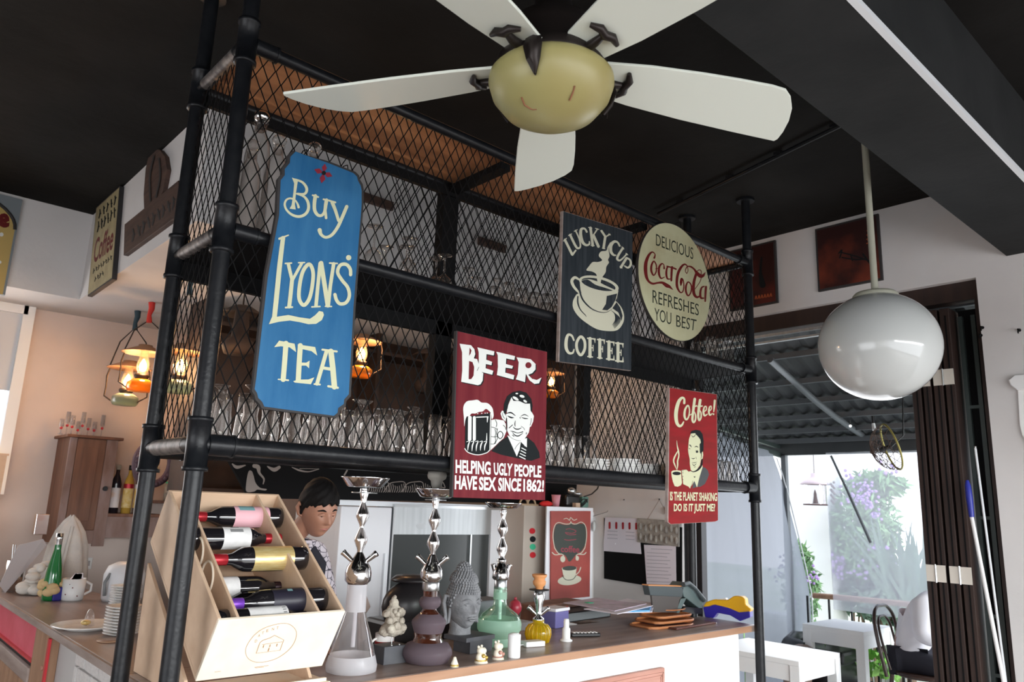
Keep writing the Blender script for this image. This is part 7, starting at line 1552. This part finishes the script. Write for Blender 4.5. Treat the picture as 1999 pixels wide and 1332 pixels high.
# woven wire lampshade
WC = at(1735, 874, 'x', 5.35); t = thing('wire_lampshade', 'round woven brown wire shade with a brass rim hanging under the canopy', 'lampshade', tuple(WC)); mat('brass_rim', (.40, .34, .10), .4, .3); mat('rust_wire', (.10, .06, .045), .6)
ax = (Vector((-.55, .75, -.28))).normalized(); rot = ax.to_track_quat('Z', 'Y').to_matrix().to_4x4(); M = Matrix.Translation(WC + ax * -.02) @ rot; R0 = .185; k = MB()
for i in range(14):
    a0 = 2 * PI * i / 14
    for sg in (-1, 1):
        k.tube([M @ Vector((R0 * math.cos(b_) * math.cos(a0 + sg * b_ * .9), R0 * math.cos(b_) * math.sin(a0 + sg * b_ * .9), .15 * math.sin(b_))) for b_ in np.linspace(0, PI / 2 * .95, 9)], .0022, 4)
for b_ in (.35, .7, 1.05, 1.3): k.tube([M @ Vector((R0 * math.cos(b_) * math.cos(a), R0 * math.cos(b_) * math.sin(a), .15 * math.sin(b_))) for a in np.linspace(0, 2 * PI, 28, endpoint=False)], .0024, 4, closed=True)
k.build('wire_basket', 'rust_wire', t, kind='stuff'); MB().tube([M @ Vector((R0 * math.cos(a), R0 * math.sin(a), 0)) for a in np.linspace(0, 2 * PI, 36, endpoint=False)], .008, 8, closed=True).build('brass_rim', 'brass_rim', t); MB().ball(M @ Vector((0, 0, .15)), .018, 8).build('hub', 'rust_wire', t); MB().cyl(M @ Vector((0, 0, 0)), M @ Vector((0, 0, .1)), .02, n=12).build('lamp_holder', 'black_plastic', t); MB().tube([M @ Vector((0, 0, .0)), WC + Vector((.1, -.08, .1)), (WC.x + .1, WC.y - .1, cz(WC.x + .1))], .006, 6).build('cord', 'black_plastic', t)
# translucent drop curtains
def sheet_mat(name, col, op):
    m = bpy.data.materials.new(name); m.use_nodes = True; N, L = nodes_of(m); N.clear(); out = N.new('ShaderNodeOutputMaterial'); tr = N.new('ShaderNodeBsdfTransparent'); tr.inputs[0].default_value = (.92, .93, .98, 1); df = N.new('ShaderNodeBsdfDiffuse'); tl = N.new('ShaderNodeBsdfTranslucent'); df.inputs[0].default_value = (*col, 1); tl.inputs[0].default_value = (*col, 1)
    a = N.new('ShaderNodeMixShader'); a.inputs[0].default_value = .5; L.new(df.outputs[0], a.inputs[1]); L.new(tl.outputs[0], a.inputs[2]); b = N.new('ShaderNodeMixShader'); b.inputs[0].default_value = op; L.new(tr.outputs[0], b.inputs[1]); L.new(a.outputs[0], b.inputs[2]); L.new(b.outputs[0], out.inputs[0]); MATS[name] = m
sheet_mat('curtain_vinyl', (.27, .29, .33), .92); sheet_mat('clear_vinyl', (.85, .85, .95), .42)
t = thing('side_curtain', 'grey translucent vinyl curtain drawn along the far side of the terrace', 'curtain', (5.4, 1.2, 0)); k = MB(); nx, nz = 60, 16; vs = []
def edge_x(z): 
    f = (2.17 - z) / 2.17; return 6.02 + .62 * min(1, f * 1.6) ** .8 - .10 * max(0, f - .55)
for j in range(nz + 1):
    z = .02 + 2.28 * j / nz
    for i in range(nx + 1):
        f = i / nx; x = 4.52 + (edge_x(min(z, 2.17)) - 4.52) * f; fold = (.018 * math.sin(f * 34) + .02 * math.sin(f * 13 + 1)) * (.4 + .6 * (z / 2.3))
        vs.append((x, 1.2 + fold + .02 * f, min(z, 2.36 - .17 * f)))
k.add(vs, [(j * (nx + 1) + i, j * (nx + 1) + i + 1, (j + 1) * (nx + 1) + i + 1, (j + 1) * (nx + 1) + i) for j in range(nz) for i in range(nx)], True); k.build('vinyl_sheet', 'curtain_vinyl', t)
k = MB(); k.tube([(edge_x(z), 1.22, z) for z in np.linspace(.05, 2.15, 14)], .006, 6); k.build('hem', 'blind_cloth', t)
yv0 = at(1617, 1000, 'x', 6.15).y; t = thing('clear_curtain', 'clear vinyl curtain veiling the garden at the front of the terrace', 'curtain', (6.15, -.6, .9)); k = MB(); nx, nz = 30, 8; vs = []
for j in range(nz + 1):
    for i in range(nx + 1): f = i / nx; vs.append((6.15 + .015 * math.sin(f * 25) + .01 * math.sin(f * 60 + j), yv0 - 2.3 * f, .78 + 1.42 * j / nz))
k.add(vs, [(j * (nx + 1) + i, j * (nx + 1) + i + 1, (j + 1) * (nx + 1) + i + 1, (j + 1) * (nx + 1) + i) for j in range(nz) for i in range(nx)], True); k.build('vinyl_sheet', 'clear_vinyl', t)
MB().tube([at(1622, 890, 'x', 6.12), at(1655, 960, 'x', 6.12), at(1700, 1060, 'x', 6.12)], [.010, .012, .014], 6).build('strap', 'canopy_steel', t)
# railing
t = thing('railing', 'wooden handrail on thin dark balusters along the terrace edge', 'railing', (6.3, .2, 0)); 
MB().tube([at(1588, 1163, 'x', 6.3), at(1640, 1167, 'x', 6.3), at(1790, 1182, 'x', 6.3), at(1980, 1200, 'x', 6.3)], .026, 12).build('handrail', 'edge_wood', t)
for y in np.arange(1.1, -1.6, -.21): MB().box(6.29, 6.305, y - .008, y + .008, 0, .86).build('baluster', 'dark_metal', t)
MB().box(6.285, 6.31, -1.7, 1.1, .08, .10).build('bottom_rail', 'dark_metal', t)
# white tables
def table(label, cx, cy_, w, d, h, rot=0):
    t = thing('white_table', label, 'table', (cx, cy_, 0), 'white tables on the terrace'); M = Matrix.Translation((cx, cy_, 0)) @ Matrix.Rotation(rot, 4, 'Z'); MB().box(-w / 2, w / 2, -d / 2, d / 2, h - .035, h, M).build('tabletop', 'white_paint', t, bevel=.003)
    MB().box(-w / 2 + .01, w / 2 - .01, -d / 2 + .01, -d / 2 + .03, h - .14, h - .035, M).box(-w / 2 + .01, w / 2 - .01, d / 2 - .03, d / 2 - .01, h - .14, h - .035, M).box(-w / 2 + .01, -w / 2 + .03, -d / 2 + .03, d / 2 - .03, h - .14, h - .035, M).box(w / 2 - .03, w / 2 - .01, -d / 2 + .03, d / 2 - .03, h - .14, h - .035, M).build('apron', 'white_paint', t)
    for a in (-1, 1):
        for b_ in (-1, 1): MB().box(a * (w / 2 - .035) - .035, a * (w / 2 - .035) + .035, b_ * (d / 2 - .035) - .035, b_ * (d / 2 - .035) + .035, 0, h - .035, M).build('leg', 'white_paint', t)
c = at(1655, 1222, 'z', .70); table('white terrace table by the railing, nearer the bentwood chair', c.x + .05, c.y + .02, .60, .52, .70)
c = at(1500, 1268, 'z', .62); table('white terrace bench-table beyond the right end of the bar', c.x + .05, c.y, .62, .75, .62)
# carved wooden elephant-like stool and dark armchair
mat('brown_hide', (.33, .22, .18), .45, c2=(.20, .13, .10), scale=8); mat('leather', (.012, .012, .014), .3)
c = at(1568, 1295, 'x', 5.55); t = thing('carved_stool', 'polished brown carved stool like a rounded back beside the black armchair', 'stool', (c.x, c.y, 0)); k = MB(); k.ball((c.x, c.y, .40), .13, 12, (1.2, 1.1, 1.05)).ball((c.x - .05, c.y + .16, .46), .07, 8, (1, 1.2, .7)); k.build('rounded_body', 'brown_hide', t)
for a, b_ in ((-.09, -.06), (.09, -.06), (-.09, .08), (.09, .08)): MB().cyl((c.x + a, c.y + b_, 0), (c.x + a, c.y + b_, .38), .045, .055, 12).build('leg', 'brown_hide', t)
c = at(1598, 1290, 'x', 5.75); t = thing('black_armchair', 'black leather armchair on the terrace by the railing', 'armchair', (c.x + .1, c.y - .02, 0)); cx, cy_ = c.x + .1, c.y - .02
k = MB(); k.tube([(cx - .26, cy_ + .05, .48), (cx - .22, cy_ + .22, .50), (cx, cy_ + .28, .52), (cx + .22, cy_ + .22, .50), (cx + .26, cy_ + .05, .48)], .07, 12); k.build('padded_back', 'leather', t); MB().box(cx - .28, cx + .28, cy_ - .22, cy_ + .28, .12, .44).build('shell', 'leather', t, bevel=.05); MB().box(cx - .2, cx + .2, cy_ - .24, cy_ + .16, .40, .50).build('seat_cushion', 'leather', t, bevel=.03)
for a, b_ in ((-.24, -.18), (.24, -.18), (-.24, .24), (.24, .24)): MB().cyl((cx + a, cy_ + b_, 0), (cx + a, cy_ + b_, .13), .02, n=10).build('leg', 'dark_metal', t)
# bentwood chair and the seated person
sx, sy = 5.62, -.16; wd = 'bent_dark'; mat('bent_dark', (.05, .028, .022), .25)
t = thing('bentwood_chair', 'dark bentwood chair with a looped back under the person in the white shirt', 'chair', (sx, sy, 0)); k = MB()
loop = lambda w, h, z0: [(sx - w, sy + .20, z0), (sx - w * 1.0, sy + .25, z0 + h * .5), (sx - w * .92, sy + .275, z0 + h * .82), (sx - w * .5, sy + .29, z0 + h * .98), (sx, sy + .292, z0 + h), (sx + w * .5, sy + .29, z0 + h * .98), (sx + w * .92, sy + .275, z0 + h * .82), (sx + w, sy + .25, z0 + h * .5), (sx + w, sy + .20, z0)]
MB().tube(catmull(loop(.20, .50, .42), 4), .014, 10).build('outer_loop', wd, t); MB().tube(catmull(loop(.12, .38, .46), 4), .010, 10).build('inner_loop', wd, t)
MB().lathe([(0, .0), (.19, 0), (.20, .012), (.19, .03), (0, .028)], 32, (sx, sy, .43)).build('seat', wd, t)
for a, b_ in ((-.14, -.14), (.14, -.14), (-.17, .17), (.17, .17)): MB().tube([(sx + a, sy + b_, .44), (sx + a * 1.15, sy + b_ * 1.15, .2), (sx + a * 1.35, sy + b_ * 1.35, 0)], [.016, .014, .011], 10).build('leg', wd, t)
ps = thing('person', 'person in a loose white shirt seated on the terrace, half hidden by the door', 'person', (sx + .03, sy - .05, 0)); a, b_ = sx + .05, sy + .09
figure(ps, 'skin_tan', 'white_shirt', 'trouser_dark', dict(pelvis=V3(a, b_ + .02, .56), waist=V3(a, b_ + .05, .72), chest=V3(a, b_ - .09, .92), neck=V3(a, b_ - .27, 1.05),
    Lsh=V3(a - .19, b_ - .17, .98), Rsh=V3(a + .19, b_ - .17, .98), Lel=V3(a - .24, b_ - .16, .74), Rel=V3(a + .24, b_ - .16, .74), Lwr=V3(a - .16, b_ - .38, .72), Rwr=V3(a + .16, b_ - .38, .72), Lhd=(.1, -1, 0), Rhd=(-.1, -1, 0), Lhs=(1, 0, .2), Rhs=(-1, 0, .2), Lhp=(0, 0, -1), Rhp=(0, 0, -1),
    Lhip=V3(a - .09, b_, .54), Rhip=V3(a + .09, b_, .54), Lkn=V3(a - .12, b_ - .42, .52), Rkn=V3(a + .12, b_ - .42, .52), Lan=V3(a - .12, b_ - .40, .09), Ran=V3(a + .12, b_ - .40, .09), Ltoe=V3(a - .12, b_ - .53, .04), Rtoe=V3(a + .12, b_ - .53, .04)),
    V3(a, b_ - .38, 1.16), yaw=0, pitch=math.radians(20), bulk=.045)
# white hanging lantern outside
c = at(1591, 960, 'x', 7.3); t = thing('white_lantern', 'white domed hanging lantern against the bright pillar', 'lantern', tuple(c)); mat('pinkish', (.55, .45, .48), .6); mat('rust_dark', (.10, .06, .06), .7)
MB().lathe([(0, .20), (.04, .20), (.04, .16), (.10, .13), (.16, .08), (.155, .075)], 28, tuple(c)).build('domed_cap', 'pinkish', t); MB().lathe([(.12, .08), (.12, -.14)], 24, tuple(c)).build('glass_drum', 'flask_clear', t); MB().lathe([(0, -.15), (.13, -.15), (.13, -.135), (0, -.135)], 24, tuple(c)).build('base_ring', 'rust_dark', t); MB().cyl(c + Vector((0, 0, -.13)), c + Vector((0, 0, -.04)), .03, .015, 12).cyl(c + Vector((0, 0, -.04)), c + Vector((0, 0, .02)), .02, .004, 12).build('burner', 'rust_dark', t)
MB().cyl(c + Vector((0, 0, .2)), c + Vector((0, 0, .9)), .004, n=6).build('chain', 'rust_dark', t); k = MB(); [k.ball(c + Vector((.0, -.20 + .02 * math.sin(i * 2.1), -.12 + .02 * i)), .016, 4) for i in range(12)]; k.build('vine', 'rust_dark', t, kind='stuff')
# white masonry pillar and low wall
P0, P1 = at(1535, 1000, 'x', 7.6), at(1617, 1000, 'x', 7.6)
t = thing('garden_pillar', 'broad white masonry pillar in the garden behind the hanging lantern', 'pillar', (7.8, (P0.y + P1.y) / 2, 0)); MB().box(7.6, 7.95, P1.y, P0.y, -.3, 2.9).build('shaft', 'white_paint', t); MB().box(7.55, 8.0, P1.y - .05, P0.y + .05, 2.9, 3.0).build('cap_stone', 'white_paint', t)
t = thing('garden_wall', 'low white garden wall beyond the railing', 'wall', (8.2, 0, -.3)); MB().box(8.1, 8.3, -8, 6, -.3, .35).build('wall_body', 'white_paint', t); MB().box(8.05, 8.35, -8, 6, .35, .42).build('coping', 'white_paint', t)
# plants
def leafmat(name, a, b): return mat(name, a, .6, c2=b, scale=3)
leafmat('leaf_green', (.16, .30, .14), (.26, .44, .20)); leafmat('leaf_bright', (.25, .58, .10), (.42, .70, .22)); leafmat('leaf_blue', (.15, .24, .18), (.24, .36, .25)); mat('petal_mauve', (.45, .28, .62), .7); mat('bark', (.15, .10, .07), .9); mat('pot_dark', (.03, .03, .032), .6)
def bush(label, c, r, n, leaf, flowers=0, sc=(1, 1, 1), size=.045, group=None, stems=5):
    t = thing('flowering_bush' if flowers else 'leafy_shrub', label, 'bush', (c[0], c[1], -.3), group); k = MB(); rs = np.random.RandomState(int(abs(c[0] * 37 + c[1] * 91)) % 999)
    for i in range(n):
        v = rs.randn(3); v /= np.linalg.norm(v); q = Vector((c[0] + v[0] * r * sc[0] * rs.rand() ** .45, c[1] + v[1] * r * sc[1] * rs.rand() ** .45, c[2] + v[2] * r * sc[2] * rs.rand() ** .45)); a = Vector(rs.randn(3)).normalized() * size * (.6 + .8 * rs.rand()); b = a.cross(Vector(rs.randn(3))).normalized() * size * .35
        k.add([q - a, q + b, q + a, q - b], [(0, 1, 2, 3)])
    k.build('foliage', leaf, t, kind='stuff'); s_ = MB()
    for i in range(stems): a = 2 * PI * i / stems; s_.tube([(c[0] + .03 * math.cos(a), c[1] + .03 * math.sin(a), -.3), (c[0] + r * .3 * math.cos(a), c[1] + r * .3 * math.sin(a), c[2])], [.02, .006], 5)
    s_.build('stems', 'bark', t, kind='stuff')
    if flowers:
        f = MB()
        for i in range(flowers):
            v = rs.randn(3); v /= np.linalg.norm(v); q = Vector((c[0] - abs(v[0]) * r * sc[0], c[1] + v[1] * r * sc[1], c[2] + v[2] * r * sc[2]))
            for j in range(12): f.ball(q + Vector(rs.randn(3)) * size * .9, size * .32, 3)
        f.build('blossom', 'petal_mauve', t, kind='stuff')
c = at(1690, 1035, 'x', 7.9); bush('big bush with mauve blossom behind the clear curtain, left of the sword-leaved plant', c, .62, 2600, 'leaf_green', 13, (.7, .62, 1.1), .055)
c = at(1712, 948, 'x', 7.9); bush('arching leafy crown at the top of the mauve bush', c, .28, 500, 'leaf_green', 3, (.8, 1.2, .55), .07)
c = at(1655, 1100, 'x', 8.4); bush('pale green shrub low behind the railing', c, .45, 900, 'leaf_blue', 4, (.8, 1, .9), .06)
c = at(1565, 1150, 'x', 7.0); bush('green climbing shrub with mauve flowers showing through the grey curtain edge', c, .32, 700, 'leaf_green', 5, (.5, .7, 1.6), .05)
# sword-leaved plants: every blade its own part
t = thing('sword_leaf_plant', 'spiky sword-leaved plant with long upright blades beyond the railing', 'plant', (7.5, .35, -.3)); rs = np.random.RandomState(5); B0 = at(1770, 1190, 'x', 7.5)
for i in range(46):
    q = at(1740 + rs.rand() * 75, 1200, 'x', 7.35 + .5 * rs.rand()); a = max(-.35, min(.62, rs.randn() * .35 + .22)); L_ = .70 + .45 * rs.rand(); d = Vector((rs.randn() * .2, a, 1)).normalized(); sd_ = Vector((.2, 1, 0)).normalized() * .026
    p0, p1, p2 = q, q + d * L_ * .55, q + d * L_ + Vector((0, a * .12, -.06 * abs(a)))
    MB().add([p0 - sd_ * .7, p0 + sd_ * .7, p1 + sd_, p1 - sd_, p2, p0 + Vector((.012, 0, 0)), p1 + Vector((.012, 0, 0))], [(0, 1, 2, 3), (3, 2, 4), (0, 3, 6, 5), (1, 5, 6, 2), (3, 4, 6), (2, 6, 4)]).build('blade_leaf', 'leaf_blue', t)
MB().cyl((7.5, B0.y, -.3), (7.5, B0.y, .3), .05, .04, 10).build('trunk', 'bark', t)
c = at(1740, 1150, 'x', 8.0); bush('dense grassy clump at the foot of the sword-leaved plant', (c[0], c[1], c[2] - .1), .5, 1300, 'leaf_blue', 0, (.8, 1.3, .6), .09)
for i, (u, v, x) in enumerate(((1638, 1290, 6.0), (1675, 1275, 6.05), (1735, 1290, 6.1))):
    p = at(u, v, 'x', x); tt = thing('potted_plant', f'bright green potted plant at the foot of the railing, {ORD[i]} from the left', 'potted plant', (p.x, p.y, 0), 'potted plants along the railing'); MB().lathe([(0, 0), (.08, 0), (.11, .20), (.12, .205), (.12, .225), (.10, .22), (0, .21)], 18, (p.x, p.y, 0)).build('pot', 'pot_dark', tt); k = MB()
    for j in range(60):
        a = rs.rand() * 6.28; r = .15 * rs.rand(); q = Vector((p.x + r * math.cos(a), p.y + r * math.sin(a), .28 + .22 * rs.rand())); u_ = Vector(rs.randn(3)).normalized() * .05; w_ = u_.cross(Vector(rs.randn(3))).normalized() * .03; k.add([q - u_, q + w_, q + u_, q - w_], [(0, 1, 2, 3)])
    k.build('leaves', 'leaf_bright', tt, kind='stuff')
c = at(1452, 1225, 'x', 4.9); tt = thing('yellow_blossom', 'small yellow and white blossom peeping beyond the end of the counter', 'flower', (c.x, c.y, 0)); mat('petal_yellow', (.85, .62, .15), .6); k = MB(); [k.ball(c + Vector((.02 * math.cos(a), .02 * math.sin(a), .0)), .018, 5, (1, 1, .5)) for a in np.linspace(0, 6.28, 6)]; k.build('petals', 'petal_yellow', tt); MB().cyl((c.x, c.y, 0), c, .004, n=6).build('stalk', 'leaf_bright', tt)
